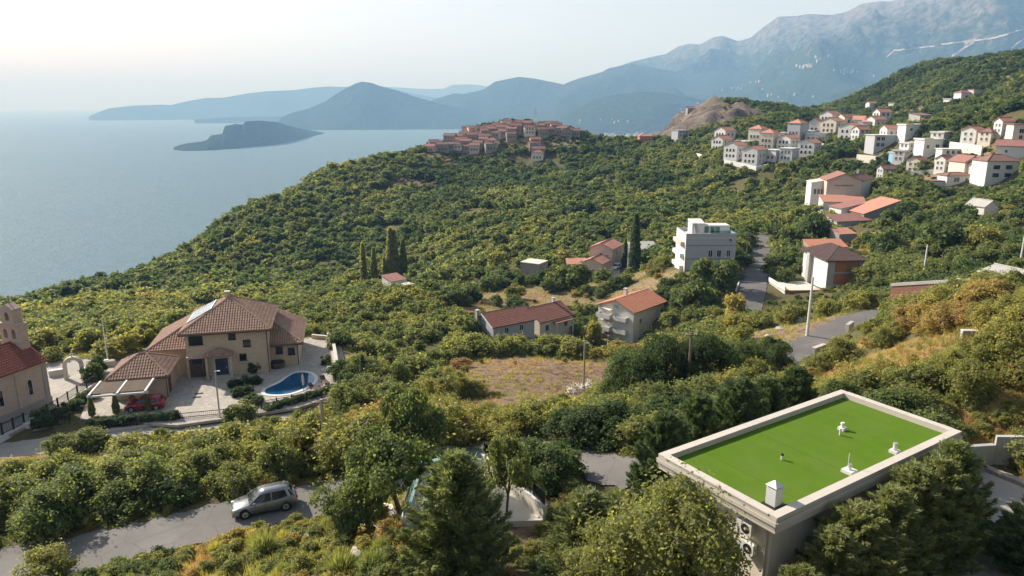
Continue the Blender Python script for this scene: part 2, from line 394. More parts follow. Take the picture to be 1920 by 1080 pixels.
TERRAIN = make_terrain(); TERRAIN.materials.append(ground_mat())
terrain_ob = tag(link('hillside', TERRAIN), kind='structure')

# ------------------------------------------------------------------ sea
def make_sea():
    na, nr = 140, 150
    th = np.linspace(R(-100), R(100), na); rr = np.exp(np.linspace(math.log(150), math.log(62000), nr))
    T, RR = np.meshgrid(th, rr); x = (RR*np.sin(T)).ravel(); y = (RR*np.cos(T)).ravel()
    z = SEA - (x*x+y*y)/(2*R_EARTH)
    idx = np.arange(na*nr).reshape(nr, na)
    F = np.stack([idx[:-1,:-1], idx[:-1,1:], idx[1:,1:], idx[1:,:-1]], -1).reshape(-1,4)
    return np_mesh('sea', np.stack([x,y,z],-1), F, smooth=True)
def sea_mat():
    t = NT('sea_water')
    big = t.noise(t.coord(vec=(.0012,.0028,1)), 1.0, 5, .6)
    w1 = t.noise(t.coord(vec=(.030,.055,1)), 1.0, 4, .6); w2 = t.noise(t.coord(vec=(.16,.28,1)), 1.0, 4, .65)
    c = t.mix(big, (.125,.185,.215), (.155,.22,.25))
    c = t.mix(t.math('MULTIPLY', w1, .5), c, (.05,.11,.15)); h = t.math('ADD', t.math('MULTIPLY', w1, 1.5), w2)  # wave noise darkens the colour, standing in for ripple reflections
    rg = t.ramp(big, [(0.3,(.55,)*3),(0.7,(.70,)*3)])
    t.bsdf(c, rg, t.bump(h, 0.9, 2.6), spec=0.06, IOR=1.33); return t.m
me = make_sea(); me.materials.append(sea_mat()); tag(link('sea', me), kind='structure')

# ------------------------------------------------------------------ far coast and mountains
def far_mat(name, low, high, rock):
    t = NT(name); co = t.coord(0.001)
    n1 = t.noise(co, 3.0, 8, .65); n2 = t.noise(co, 14.0, 6, .7)
    g = t.n('ShaderNodeNewGeometry'); sx = t.n('ShaderNodeSeparateXYZ'); t.l(g.outputs['Normal'], sx.inputs[0])
    pz = t.n('ShaderNodeSeparateXYZ'); t.l(g.outputs['Position'], pz.inputs[0])
    hz = t.n('ShaderNodeMapRange', i_1=SEA, i_2=1000.0); t.l(pz.outputs['Z'], hz.inputs[0])
    c = t.mix(n1, low, high)
    f = t.math('ADD', t.math('MULTIPLY', n2, 1.0), t.math('SUBTRACT', t.math('MULTIPLY', hz.outputs[0], 0.55), 0.80))
    c = t.mix(t.ramp(f, [(0.0,(0,0,0)),(0.25,(1,1,1))]), c, rock)
    t.bsdf(c, 1.0, t.bump(n2, 1.0, 70.0), spec=0.0); return t.m
M_FAR = far_mat('wooded_mountain', (.020,.035,.018), (.05,.065,.035), (.24,.205,.18))
def at_dist(u, v, d):
    q = ray(u, v); q = q/math.hypot(q[0], q[1]); return q*d
def mountain(name, crest, dist, front, back, seed, rough=0.25, base_drop=None, n_along=150, n_cross=56, side_noise=1.0):
    """a range whose crest line follows picture points at the given distance(s); slopes run to sea level on both sides"""
    us = np.array([c[0] for c in crest], float); vs = np.array([c[1] for c in crest], float)
    U = np.linspace(us[0], us[-1], n_along); V = np.interp(U, us, vs)
    D = np.interp(U, us, dist) if hasattr(dist, '__len__') else np.full(n_along, float(dist))
    C = np.array([at_dist(u, v, d) for u, v, d in zip(U, V, D)])
    out = np.zeros((n_cross, n_along, 3)); cs = np.concatenate([np.linspace(-1, 0, n_cross*2//3, endpoint=False), np.linspace(0, 1, n_cross - n_cross*2//3)])
    for j, c in enumerate(cs):
        w = front if c < 0 else back; dirv = C[:,:2]/np.hypot(C[:,0], C[:,1])[:,None]
        xy = C[:,:2] + dirv*(c*w)
        sea = SEA - 30 - (xy**2).sum(1)/(2*R_EARTH); hh = np.maximum(C[:,2]-sea, 5)
        a = abs(c); prof = 1 - (a**0.85)
        sc = 1.0/(1000*side_noise)
        rn = ridged(xy[:,0]*sc, xy[:,1]*sc, seed, 5)
        bumpy = (rn-0.62)*rough*hh*(np.minimum(a*3.5, 1))*(1-a**3)*1.9
        z = sea + hh*prof + bumpy
        out[j,:,0] = xy[:,0]; out[j,:,1] = xy[:,1]; out[j,:,2] = z
    # small roughness of the crest itself
    idx = np.arange(n_cross*n_along).reshape(n_cross, n_along)
    F = np.stack([idx[:-1,:-1], idx[:-1,1:], idx[1:,1:], idx[1:,:-1]], -1).reshape(-1,4)
    me = np_mesh(name, out.reshape(-1,3), F, [M_FAR], smooth=True)
    return tag(link(name, me), kind='structure')
mountain('peninsula_hills', [(166,219),(172,216),(185,210),(205,203),(250,198),(300,196),(320,197),(350,190),(385,184),(420,183),(465,175),(500,171),(550,169),(590,164),(615,162),(645,163),(700,158),(720,163),(760,172),(800,180),(860,190)], 13300, 900, 1500, 21)
mountain('far_hills', [(640,172),(690,158),(724,163),(746,164),(804,167),(833,166),(848,159),(880,158),(903,160),(940,168),(1000,176),(1080,180)], 17500, 2500, 2500, 31)
mountain('low_headland', [(364,224),(390,222),(430,220),(500,219),(560,217),(600,216)], 10200, 160, 400, 41, n_cross=20)
mountain('cone_hill', [(522,226),(530,219),(545,212),(580,203),(610,190),(640,170),(665,157),(678,153),(695,155),(715,162),(745,170),(780,182),(820,193),(860,203),(900,214),(960,226)], 7700, 650, 1500, 51)
mountain('town_hill', [(790,196),(815,186),(851,175),(870,176),(906,168),(928,153),(972,144),(1001,147),(1056,158),(1085,166),(1130,178),(1180,190),(1260,205)], 8600, 1500, 1800, 61)
mountain('bay_hill', [(1030,236),(1043,228),(1074,208),(1110,188),(1147,178),(1205,172),(1249,174),(1300,183),(1360,196),(1440,214),(1500,226)], 6300, 900, 1500, 71)
mountain('mountain_shoulder', [(1040,170),(1058,157),(1085,147),(1129,135),(1140,128),(1180,120),(1205,122),(1240,130),(1290,138),(1350,132),(1420,140),(1520,150),(1640,165),(1800,175),(1960,180),(2150,170)], 8600, 2500, 1500, 81, rough=.34)
mountain('high_mountain', [(1150,128),(1183,116),(1220,107),(1249,101),(1271,87),(1292,82),(1313,83),(1337,70),(1355,67),(1383,77),(1407,71),(1431,51),(1459,31),(1494,30),(1515,26),(1557,28),(1585,23),(1616,7),(1651,2),(1669,3),(1704,-5),(1760,-16),(1820,-32),(1920,-55),(2050,-90),(2250,-120)],
    [10500,10500,10500,10500,10400,10300,10200,10000,9900,9800,9600,9400,9200,9100,9000,8900,8800,8700,8600,8600,8500,8400,8300,8200,8000,7800], 3900, 2000, 91, rough=.36, n_along=240, n_cross=90)
def make_island():
    crest = [(320,279),(335,272),(350,268),(378,265),(388,262),(396,253),(417,250),(421,235),(440,231),(456,232),(460,226),(490,225),(520,228),(545,236),(575,243),(595,246),(612,249)]
    base = [(320,281),(350,283),(388,282),(440,278),(500,272),(560,262),(590,254),(612,250)]
    U = np.linspace(320, 612, 130); Vc = np.interp(U, *zip(*crest)); Vb = np.interp(U, *zip(*base)); rows = []
    cs = np.linspace(0, 1, 22)
    for c in cs:
        pts = []
        for u, vc, vb in zip(U, Vc, Vb):
            d = ray(u, vb); pb = d*(SEA/d[2]); pb = pb*1.0; r = math.hypot(pb[0], pb[1])
            rc = r*1.05 + 30; pc = at_dist(u, vc, rc)
            if c <= 0.6:
                k = c/0.6; q = pb*(1-k)+pc*k; q[2] = SEA-4+(pc[2]-SEA+4)*(k**0.55)
            else:
                k = (c-0.6)/0.4; q = pc*(1+0.07*k); q[2] = pc[2]*(1-k)+(SEA-30)*k
            n = (fbm(q[0]/60, q[1]/60, 3, 4)-.5)*14*math.sin(min(c/0.6,1)*math.pi*.92)*min(1,(pc[2]-SEA)/40)
            pts.append((q[0], q[1], q[2]+n))
        rows.append(pts)
    V = np.array(rows).reshape(-1,3); idx = np.arange(len(V)).reshape(len(cs), len(U))
    F = np.stack([idx[:-1,:-1], idx[:-1,1:], idx[1:,1:], idx[1:,:-1]], -1).reshape(-1,4)
    return np_mesh('island', V, F, [M_FAR], smooth=True)
tag(link('island', make_island()), kind='structure')

# ------------------------------------------------------------------ haze: one closed box of air round everything
HAZE_D = 1.25e-4
def make_haze():
    b = MB().box(-64000, 64000, -3000, 64000, SEA-290, 1560)
    t = NT('hazy_air'); v = t.n('ShaderNodeVolumePrincipled')
    v.inputs['Color'].default_value = (0.30, 0.58, 1.0, 1); v.inputs['Absorption Color'].default_value = (0.67, 0.62, 1, 1); v.inputs['Density'].default_value = HAZE_D; v.inputs['Anisotropy'].default_value = 0.08
    t.l(v.outputs[0], t.out.inputs['Volume'])
    o = b.build('haze', t.m); return tag(o, kind='stuff')
make_haze()
# ================================================================== BUILDING KIT
EXCL = []; LOW = []          # (x, y, radius) without plants; (x, y, radius, height) with low plants only
M = {}
M['white'] = plain('white_render', (.66,.64,.60), .8, .10)
M['cream'] = plain('cream_render', (.70,.62,.50), .85, .12)
M['pink'] = plain('pink_render', (.60,.45,.38), .85, .12)
M['greyrender'] = plain('grey_render', (.42,.42,.44), .85, .10)
M['concrete'] = plain('concrete', (.40,.385,.36), .9, .16, 0.8)
M['paleconc'] = plain('pale_concrete', (.60,.55,.48), .9, .14, 0.7)
M['beige'] = plain('beige_render', (.70,.62,.52), .85, .10)
M['coping'] = plain('coping_stone', (.52,.47,.41), .8, .10)
M['dark'] = plain('dark_iron', (.02,.02,.022), .5, .1)
M['wood'] = plain('weathered_wood', (.20,.15,.11), .85, .2, 3)
M['brownwood'] = plain('brown_wood', (.11,.07,.05), .8, .2, 3)
M['polewood'] = plain('pole_wood', (.36,.31,.25), .9, .15, 2)
M['block'] = plain('grey_block', (.27,.25,.24), .95, .15)
M['paint'] = plain('white_paint', (.62,.61,.59), .6, .05)
M['blueshut'] = plain('blue_shutter', (.22,.42,.58), .6, .08)
M['teal'] = plain('blue_door', (.035,.055,.095), .5, .08)
M['metal'] = plain('galvanised_metal', (.55,.56,.57), .4, .06, metallic=.7)
def glass_mat():
    t = NT('window_glass'); n = t.noise(t.coord(), 2.0, 2); t.bsdf(t.mix(n, (.012,.016,.02), (.03,.035,.04)), .08, spec=.6); return t.m
M['glass'] = glass_mat()
def pane_clear():
    t = NT('clear_glass'); g = t.n('ShaderNodeBsdfGlossy', i_Roughness=.02); g.inputs[0].default_value = (.85,.95,.93,1)
    tr = t.n('ShaderNodeBsdfTransparent'); tr.inputs[0].default_value = (.66,.82,.78,1); mx = t.n('ShaderNodeMixShader')
    lw = t.n('ShaderNodeLayerWeight', i_Blend=.25); t.l(lw.outputs['Fresnel'], mx.inputs[0]); t.l(tr.outputs[0], mx.inputs[1]); t.l(g.outputs[0], mx.inputs[2]); t.l(mx.outputs[0], t.out.inputs[0]); return t.m
M['clear'] = pane_clear()
def stone_mat(name, a, b, mortar, sx=0.55, sy=0.24):
    t = NT(name); tc = t.n('ShaderNodeTexCoord'); sp = t.n('ShaderNodeSeparateXYZ'); t.l(tc.outputs['Object'], sp.inputs[0])
    cb = t.n('ShaderNodeCombineXYZ'); t.l(t.math('ADD', sp.outputs[0], sp.outputs[1]), cb.inputs[0]); t.l(sp.outputs[2], cb.inputs[1])
    br = t.n('ShaderNodeTexBrick', offset=.5, squash=1.0); t.l(cb.outputs[0], br.inputs['Vector'])
    br.inputs['Color1'].default_value = (*a,1); br.inputs['Color2'].default_value = (*b,1); br.inputs['Mortar'].default_value = (*mortar,1)
    br.inputs['Scale'].default_value = 1.0; br.inputs['Mortar Size'].default_value = .012; br.inputs['Brick Width'].default_value = sx; br.inputs['Row Height'].default_value = sy; br.inputs['Bias'].default_value = 0.0
    n = t.noise(tc.outputs['Object'], 1.3, 5); n2 = t.noise(tc.outputs['Object'], 9.0, 4)
    c = t.mix(t.math('MULTIPLY', n, .55), br.outputs['Color'], tuple(x*.72 for x in a)); c = t.mix(t.math('MULTIPLY', n2, .35), c, tuple(min(1,x*1.25) for x in b))
    h = t.math('ADD', t.math('MULTIPLY', br.outputs['Fac'], -1.0), t.math('MULTIPLY', n2, .6))
    t.bsdf(c, .9, t.bump(h, .5, .03), spec=.15); return t.m
M['villastone'] = stone_mat('villa_stone', (.60,.47,.34), (.50,.385,.275), (.38,.30,.22))
M['churchstone'] = stone_mat('church_stone', (.50,.39,.31), (.43,.33,.27), (.33,.27,.22), .5, .28)
M['plinth'] = stone_mat('plinth_stone', (.34,.30,.27), (.28,.25,.23), (.20,.18,.16), .5, .3)
M['oldstone'] = stone_mat('old_stone', (.34,.29,.25), (.26,.23,.20), (.19,.17,.15), .5, .3)
M['orangebrick'] = stone_mat('clay_block', (.47,.19,.095), (.40,.15,.075), (.35,.24,.17), .35, .22)
M['redbrick'] = stone_mat('red_brick', (.25,.125,.085), (.20,.10,.07), (.26,.18,.14), .3, .12)
def tile_mat(name, a, b, c3, stripes=0.0):
    t = NT(name); co = t.coord(); g = t.n('ShaderNodeNewGeometry')
    n = t.noise(co, .9, 5, .6)
    c = t.mix(n, a, b); c = t.mix(t.math('MULTIPLY', g.outputs['Random Per Island'], .5), c, c3)
    nrm = None
    if stripes:
        w = t.n('ShaderNodeTexWave', wave_type='BANDS', bands_direction='X', i_Scale=stripes); t.l(co, w.inputs['Vector'])
        w2 = t.n('ShaderNodeTexWave', wave_type='BANDS', bands_direction='Y', i_Scale=stripes); t.l(co, w2.inputs['Vector'])
        nrm = t.bump(t.math('ADD', w.outputs[1], w2.outputs[1]), .35, .08)
    t.bsdf(c, .85, nrm, spec=.2); return t.m
M['tile_villa'] = tile_mat('villa_tiles', (.30,.185,.135), (.42,.29,.22), (.22,.12,.085))
M['tile_red'] = tile_mat('red_tiles', (.23,.075,.055), (.31,.11,.08), (.16,.055,.045))
M['tile_orange'] = tile_mat('orange_tiles', (.47,.19,.12), (.56,.27,.17), (.38,.14,.09))
M['tile_brown'] = tile_mat('dark_tiles', (.115,.075,.07), (.15,.10,.09), (.09,.06,.055))
M['tile_maroon'] = tile_mat('maroon_tiles', (.215,.095,.075), (.27,.13,.10), (.165,.07,.055))
M['ftile_orange'] = tile_mat('far_orange_tiles', (.40,.175,.125), (.50,.26,.19), (.42,.2,.15), 1.2)
M['ftile_red'] = tile_mat('far_red_tiles', (.25,.115,.095), (.32,.165,.135), (.26,.13,.11), 1.2)
M['ftile_brown'] = tile_mat('far_brown_tiles', (.20,.11,.09), (.25,.15,.12), (.2,.11,.09), 1.2)
def paving_mat(name, a, b, joint, scale):
    t = NT(name); co = t.coord(); v = t.n('ShaderNodeTexVoronoi', feature='DISTANCE_TO_EDGE', i_Scale=scale); t.l(co, v.inputs['Vector'])
    v2 = t.n('ShaderNodeTexVoronoi', i_Scale=scale); t.l(co, v2.inputs['Vector']); sp = t.n('ShaderNodeSeparateXYZ'); t.l(v2.outputs['Color'], sp.inputs[0])
    c = t.mix(sp.outputs[0], a, b); j = t.ramp(v.outputs['Distance'], [(0.0,(1,1,1)),(0.05,(0,0,0))]); c = t.mix(t.math('MULTIPLY', j, .65), c, joint)
    n = t.noise(co, .35, 5); c = t.mix(t.math('MULTIPLY', n, .5), c, tuple(x*.75 for x in a))
    t.bsdf(c, .85, t.bump(v.outputs['Distance'], .3, .03), spec=.2); return t.m
M['paving'] = paving_mat('crazy_paving', (.43,.385,.335), (.31,.28,.245), (.17,.15,.13), 1.7)
def asphalt_mat(name, base):
    t = NT(name); co = t.coord(); n = t.noise(co, .25, 6, .65); n2 = t.noise(co, 2.5, 5, .65); n3 = t.noise(co, 40, 2)
    c = t.ramp(n, [(.3, tuple(x*.75 for x in base)), (.55, base), (.75, tuple(x*1.5 for x in base))])
    c = t.mix(t.math('MULTIPLY', n2, .5), c, tuple(x*1.35 for x in base)); c = t.mix(t.math('MULTIPLY', n3, .3), c, tuple(x*.6 for x in base))
    v = t.n('ShaderNodeTexVoronoi', feature='DISTANCE_TO_EDGE', i_Scale=.35); t.l(co, v.inputs['Vector'])
    cr = t.ramp(v.outputs['Distance'], [(0,(1,1,1)),(.012,(0,0,0))]); c = t.mix(t.math('MULTIPLY', cr, .5), c, tuple(x*.4 for x in base))
    t.bsdf(c, .9, t.bump(n3, .3, .02), spec=.2); return t.m
M['asphalt'] = asphalt_mat('old_asphalt', (.155,.145,.135)); M['asphalt2'] = asphalt_mat('grey_asphalt', (.14,.13,.125)); M['roadconc'] = asphalt_mat('concrete_road', (.34,.31,.275))
M['drive'] = asphalt_mat('concrete_driveway', (.33,.30,.27))

def pip(q, poly):
    ins = False; n = len(poly)
    for i in range(n):
        a, b = poly[i], poly[(i+1)%n]
        if (a[1] > q[1]) != (b[1] > q[1]) and q[0] < a[0] + (q[1]-a[1])*(b[0]-a[0])/(b[1]-a[1]): ins = not ins
    return ins
def tile_face(mb, poly, tw=.30, tl=.44, lift=.02):
    """barrel tiles laid over a planar roof face; poly[0]->poly[1] is the eave"""
    P = [np.array(p, float) for p in poly]; e = P[1]-P[0]; e /= np.linalg.norm(e)
    nn = np.cross(e, P[2]-P[0]); nn /= np.linalg.norm(nn)
    if nn[2] < 0: nn = -nn
    up = np.cross(nn, e)
    if up[2] < 0: up = -up
    q = [((p-P[0])@e, (p-P[0])@up) for p in P]; x0 = min(a for a, b in q); x1 = max(a for a, b in q); y1 = max(b for a, b in q)
    nx = int((x1-x0)/tw)+1; ny = int(y1/tl)+1
    for j in range(ny):
        for i in range(nx):
            cx = x0+(i+.5)*tw; cyy = (j+.5)*tl
            if not pip((cx, cyy), q): continue
            vs = []
            for (dy, lf) in ((-.56*tl, .045), (.56*tl, .0)):
                for (dx, hz) in ((-.46*tw, 0.0), (-.22*tw, .075), (.22*tw, .075), (.46*tw, 0.0)):
                    p = P[0] + e*(cx+dx) + up*(cyy+dy) + nn*(lift+hz+lf); vs.append(p)
            mb.add(vs, [(0,1,5,4),(1,2,6,5),(2,3,7,6),(0,3,2,1)])
_WIN = {}
def win_mesh(w, h, frame, pane, bars, arch, far):
    k = (round(w,2), round(h,2), frame, pane, bars, arch, far)
    if k in _WIN: return _WIN[k]
    fr = MB(); t = .07 if not far else .10; d = .07
    if arch:
        n = 8; out = [(-w/2-t,0)] + [(-(w/2+t)*math.cos(math.pi*i/n), h-w/2+(w/2+t)*math.sin(math.pi*i/n)) for i in range(n+1)] + [(w/2+t,0)]
        inn = [(-w/2,0)] + [(-(w/2)*math.cos(math.pi*i/n), h-w/2+(w/2)*math.sin(math.pi*i/n)) for i in range(n+1)] + [(w/2,0)]
        for i in range(len(out)-1):
            a,b,c,e = out[i],out[i+1],inn[i+1],inn[i]
            fr.add([(p[0],-d,p[1]) for p in (a,b,c,e)]+[(p[0],.02,p[1]) for p in (a,b,c,e)], [(0,1,2,3),(0,4,5,1),(2,6,7,3),(1,5,6,2),(3,7,4,0)])
        pn = MB().add([(p[0],-.015,p[1]) for p in inn], [tuple(range(len(inn)))])
    else:
        fr.box(-w/2-t,w/2+t,-d,.02,-t,0); fr.box(-w/2-t,w/2+t,-d,.02,h,h+t); fr.box(-w/2-t,-w/2,-d,.02,0,h); fr.box(w/2,w/2+t,-d,.02,0,h)
        for i in range(bars): x = -w/2 + w*(i+1)/(bars+1); fr.box(x-.03,x+.03,-d*.7,.0,0,h)
        fr.box(-w/2-t-.05, w/2+t+.05, -d-.06, .02, -t-.06, -t-.002)
        pn = MB().add([(-w/2,-.015,0),(w/2,-.015,0),(w/2,-.015,h),(-w/2,-.015,h)], [(0,1,2,3)])
    fo = fr.build('window', M[frame]); po = pn.build('pane', M[pane]); r = (fo.data, po.data)
    bpy.data.objects.remove(fo); bpy.data.objects.remove(po); _WIN[k] = r; return r
FROT = {'R': 0.0, 'L': -math.pi/2, 'E': math.pi/2, 'B': math.pi}
def window(parent, face, a, z, w, h, dims, frame='paint', pane='glass', bars=1, arch=False, far=False, name='window', off=0.0):
    lx, ly = dims
    loc = {'R': (a, -off, z), 'L': (-off, a, z), 'E': (lx+off, a, z), 'B': (a, ly+off, z)}[face]
    f, p = win_mesh(w, h, frame, pane, bars, arch, far)
    o = link(name, f, parent, loc, FROT[face]); link('pane', p, o); return o
def roof_faces(kind, lx, ly, h, rise, o, ox=None):
    """polygons of the roof in the house frame, eave edge first"""
    x0,x1,y0,y1 = -o,lx+o,-o,ly+o
    if kind == 'gx':    # ridge along x
        zb = h - rise*o/(ly/2); zt = h+rise; m = ly/2
        return [[(x0,y0,zb),(x1,y0,zb),(x1,m,zt),(x0,m,zt)], [(x1,y1,zb),(x0,y1,zb),(x0,m,zt),(x1,m,zt)]]
    if kind == 'gy':
        zb = h - rise*o/(lx/2); zt = h+rise; m = lx/2
        return [[(x1,y0,zb),(x1,y1,zb),(m,y1,zt),(m,y0,zt)], [(x0,y1,zb),(x0,y0,zb),(m,y0,zt),(m,y1,zt)]]
    if kind == 'hip':
        s = min(lx, ly)/2; zb = h - rise*o/s; zt = h+rise
        if lx >= ly: a, b = (s, ly/2), (lx-s, ly/2)
        else: a, b = (lx/2, s), (lx/2, ly-s)
        A = (a[0],a[1],zt); B = (b[0],b[1],zt)
        c = [(x0,y0,zb),(x1,y0,zb),(x1,y1,zb),(x0,y1,zb)]
        if lx >= ly: return [[c[0],c[1],B,A],[c[1],c[2],B],[c[2],c[3],A,B],[c[3],c[0],A]]
        return [[c[0],c[1],A],[c[1],c[2],B,A],[c[2],c[3],B],[c[3],c[0],A,B]]
    if kind == 'sx':    # single slope rising along +y
        return [[(x0,y0,h-rise*o/ly),(x1,y0,h-rise*o/ly),(x1,y1,h+rise+rise*o/ly),(x0,y1,h+rise+rise*o/ly)]]
    if kind == 'sy':    # single slope rising along +x
        return [[(x0,y1,h-rise*o/lx),(x0,y0,h-rise*o/lx),(x1,y0,h+rise+rise*o/lx),(x1,y1,h+rise+rise*o/lx)]]
def add_slab(mb, poly, th, mi=0):
    n = len(poly); top = [np.array(p, float) for p in poly]; bot = [p - np.array((0,0,th)) for p in top]
    mb.add(top+bot, [tuple(range(n)), tuple(range(2*n-1,n-1,-1))] + [(i,i+n,(i+1)%n+n,(i+1)%n) for i in range(n)], mi)
def walls_mb(kind, lx, ly, h, rise, deep=3.0):
    mb = MB(); mb.box(0, lx, 0, ly, -deep, h)
    e = .004
    if kind == 'gx':
        for x in (0, lx): mb.add([(x,0,h),(x,ly,h),(x,ly/2,h+rise)], [(0,1,2)])
    elif kind == 'gy':
        for y in (0, ly): mb.add([(0,y,h),(lx,y,h),(lx/2,y,h+rise)], [(0,1,2)])
    elif kind == 'sx':
        for x in (0, lx): mb.add([(x,0,h),(x,ly,h),(x,ly,h+rise)], [(0,1,2)])
        mb.add([(0,ly,h),(lx,ly,h),(lx,ly,h+rise),(0,ly,h+rise)], [(0,1,2,3)])
    elif kind == 'sy':
        for y in (0, ly): mb.add([(0,y,h),(lx,y,h),(lx,y,h+rise)], [(0,1,2)])
        mb.add([(lx,0,h),(lx,ly,h),(lx,ly,h+rise),(lx,0,h+rise)], [(0,1,2,3)])
    return mb
def roof_part(root, kind, lx, ly, h, rise, o, mat, tiles=False, ridge=True, loc=None, name='roof', th=.14, tw=.30, tl=.44):
    fs = roof_faces(kind, lx, ly, h, rise, o)
    mb = MB()
    for f in fs: add_slab(mb, [(p[0],p[1],p[2]+th) for p in f], th)
    ro = mb.build(name, mat, root, loc)
    if tiles:
        tb = MB()
        for f in fs: tile_face(tb, [(p[0],p[1],p[2]+th) for p in f], tw, tl)
        tag(tb.build('roof_tiles', mat, ro), kind='stuff')
    if ridge and kind in ('hip','gx','gy'):
        rb = MB(); seen = set()
        cnt = {}
        for f in fs:
            for i in range(len(f)):
                k = tuple(sorted((tuple(np.round(f[i],3)), tuple(np.round(f[(i+1)%len(f)],3))))); cnt[k] = cnt.get(k, 0)+1
        for k, c in cnt.items():
            if c == 2: rb.tube((k[0][0],k[0][1],k[0][2]+th+.03), (k[1][0],k[1][1],k[1][2]+th+.03), .13, n=6)
        if rb.v: rb.build('ridge_tiles', mat, ro)
    return ro
def chimney(root, x, y, z0, z1, w=.6, mat='white', cap='coping'):
    c = MB().box(x-w/2,x+w/2,y-w/2,y+w/2,z0,z1).build('chimney', M[mat], root)
    MB().box(x-w/2-.08,x+w/2+.08,y-w/2-.08,y+w/2+.08,z1+.003,z1+.10).build('cap', M[cap], c); return c
def house(name, label, u, v, t, yaw, lx, ly, h, kind='gx', rise=1.6, o=.35, wall='white', roof='ftile_orange', wins=(), ctr=False, tiles=False, cat='house', group=None, deep=3.0, front=9.0, lowh=2.0, far=False, frame='paint', dz=0.0, chim=None):
    p = PT(u, v, t) if t else GR(u, v); yw = R(yaw)
    gz = h1(p[0], p[1]); deep = max(deep, p[2]-gz+3.5)
    exx = np.array((math.cos(yw), math.sin(yw))); eyy = np.array((-exx[1], exx[0]))
    c = np.array(p[:2]) if ctr else np.array(p[:2]) + exx*lx/2 + eyy*ly/2
    org = c - exx*lx/2 - eyy*ly/2
    root = empty(name, (org[0], org[1], p[2]+dz), yw, label, cat, group)
    walls_mb(kind, lx, ly, h, rise, deep).build('wall', M[wall], root)
    if kind == 'flat':
        rf = MB().box(-o, lx+o, -o, ly+o, h+.003, h+.22).build('roof', M[roof], root)
        if rise > 0:
            pb = MB(); tpar = .2
            pb.box(-o,lx+o,-o,-o+tpar,h+.223,h+.22+rise); pb.box(-o,lx+o,ly+o-tpar,ly+o,h+.223,h+.22+rise); pb.box(-o,-o+tpar,-o+tpar,ly+o-tpar,h+.223,h+.22+rise); pb.box(lx+o-tpar,lx+o,-o+tpar,ly+o-tpar,h+.223,h+.22+rise)
            pb.build('parapet', M[wall], root)
    else:
        roof_part(root, kind, lx, ly, h+.003, rise, o, M[roof], tiles, loc=(0,0,0))
    for wdef in wins:
        face, a, z, w, hh = wdef[:5]; kw = wdef[5] if len(wdef) > 5 else {}
        kw = dict(dict(frame=frame, far=far), **kw); window(root, face, a, z, w, hh, (lx, ly), **kw)
    if chim: chimney(root, *chim)
    rad = .5*math.hypot(lx, ly); EXCL.append((c[0], c[1], rad+0.6))
    dcam = -c/np.hypot(*c); q = c + dcam*(rad+front*.5); LOW.append((q[0], q[1], max(rad, front*.6), lowh))
    return root
def grid(face, n, rows, L, w, h, z0=.9, dz=2.8, m=.12, **kw):
    out = []
    for r in range(rows):
        for i in range(n): out.append((face, L*(m + (1-2*m)*(i+.5)/n), z0+r*dz, w, h, kw))
    return out
# ================================================================== ROADS, YARDS
def ribbon(name, pts, hw, mat, dz=0.0, cross=4, edge_noise=0.25, seed=0):
    P = np.array(pts); T = np.gradient(P[:,:2], axis=0); T /= np.linalg.norm(T, axis=1, keepdims=True); N = np.stack([T[:,1], -T[:,0]], -1)
    n = len(P); V = []
    for i in range(n):
        for j in range(cross+1):
            s = -1 + 2*j/cross; e = hw + (edge_noise*(vnoise(i*.9+s*31, seed*7.1, seed)-.5)*2 if abs(s) == 1 else 0)
            V.append((P[i,0]+N[i,0]*s*e, P[i,1]+N[i,1]*s*e, P[i,2]+dz - .02*s*s))
    idx = np.arange(n*(cross+1)).reshape(n, cross+1); F = np.stack([idx[:-1,:-1], idx[1:,:-1], idx[1:,1:], idx[:-1,1:]], -1).reshape(-1,4)
    return tag(link(name, np_mesh(name, V, F[:, ::-1], [mat], smooth=True)), kind='structure')
ribbon('lower_road', smooth_line(ROAD_LOW, 2), 2.25, M['asphalt'], edge_noise=.35, seed=1)
ribbon('villa_road', smooth_line(ROAD_FENCE, 2), 2.1, M['roadconc'], edge_noise=.2, seed=2)
ribbon('hillside_lane', smooth_line(ROAD_RIGHT, 2), 2.0, M['asphalt2'], edge_noise=.3, seed=3)
far_road = ribbon('far_road', smooth_line(ROAD_FAR, 2), 2.9, M['asphalt2'], edge_noise=.2, seed=4)
ribbon('gravel_track', smooth_line(TRACK_MID, 2), 2.0, M['roadconc'], edge_noise=.4, seed=5)
def sheet(name, poly, z, mat, kind='structure', parent=None, th=.3):
    mb = MB(); n = len(poly); vs = [(p[0],p[1],z) for p in poly]+[(p[0],p[1],z-th) for p in poly]
    mb.add(vs, [tuple(range(n))]+[(i,(i+1)%n,(i+1)%n+n,i+n) for i in range(n)])
    o = mb.build(name, mat, parent); 
    if kind: o['kind'] = kind
    return o
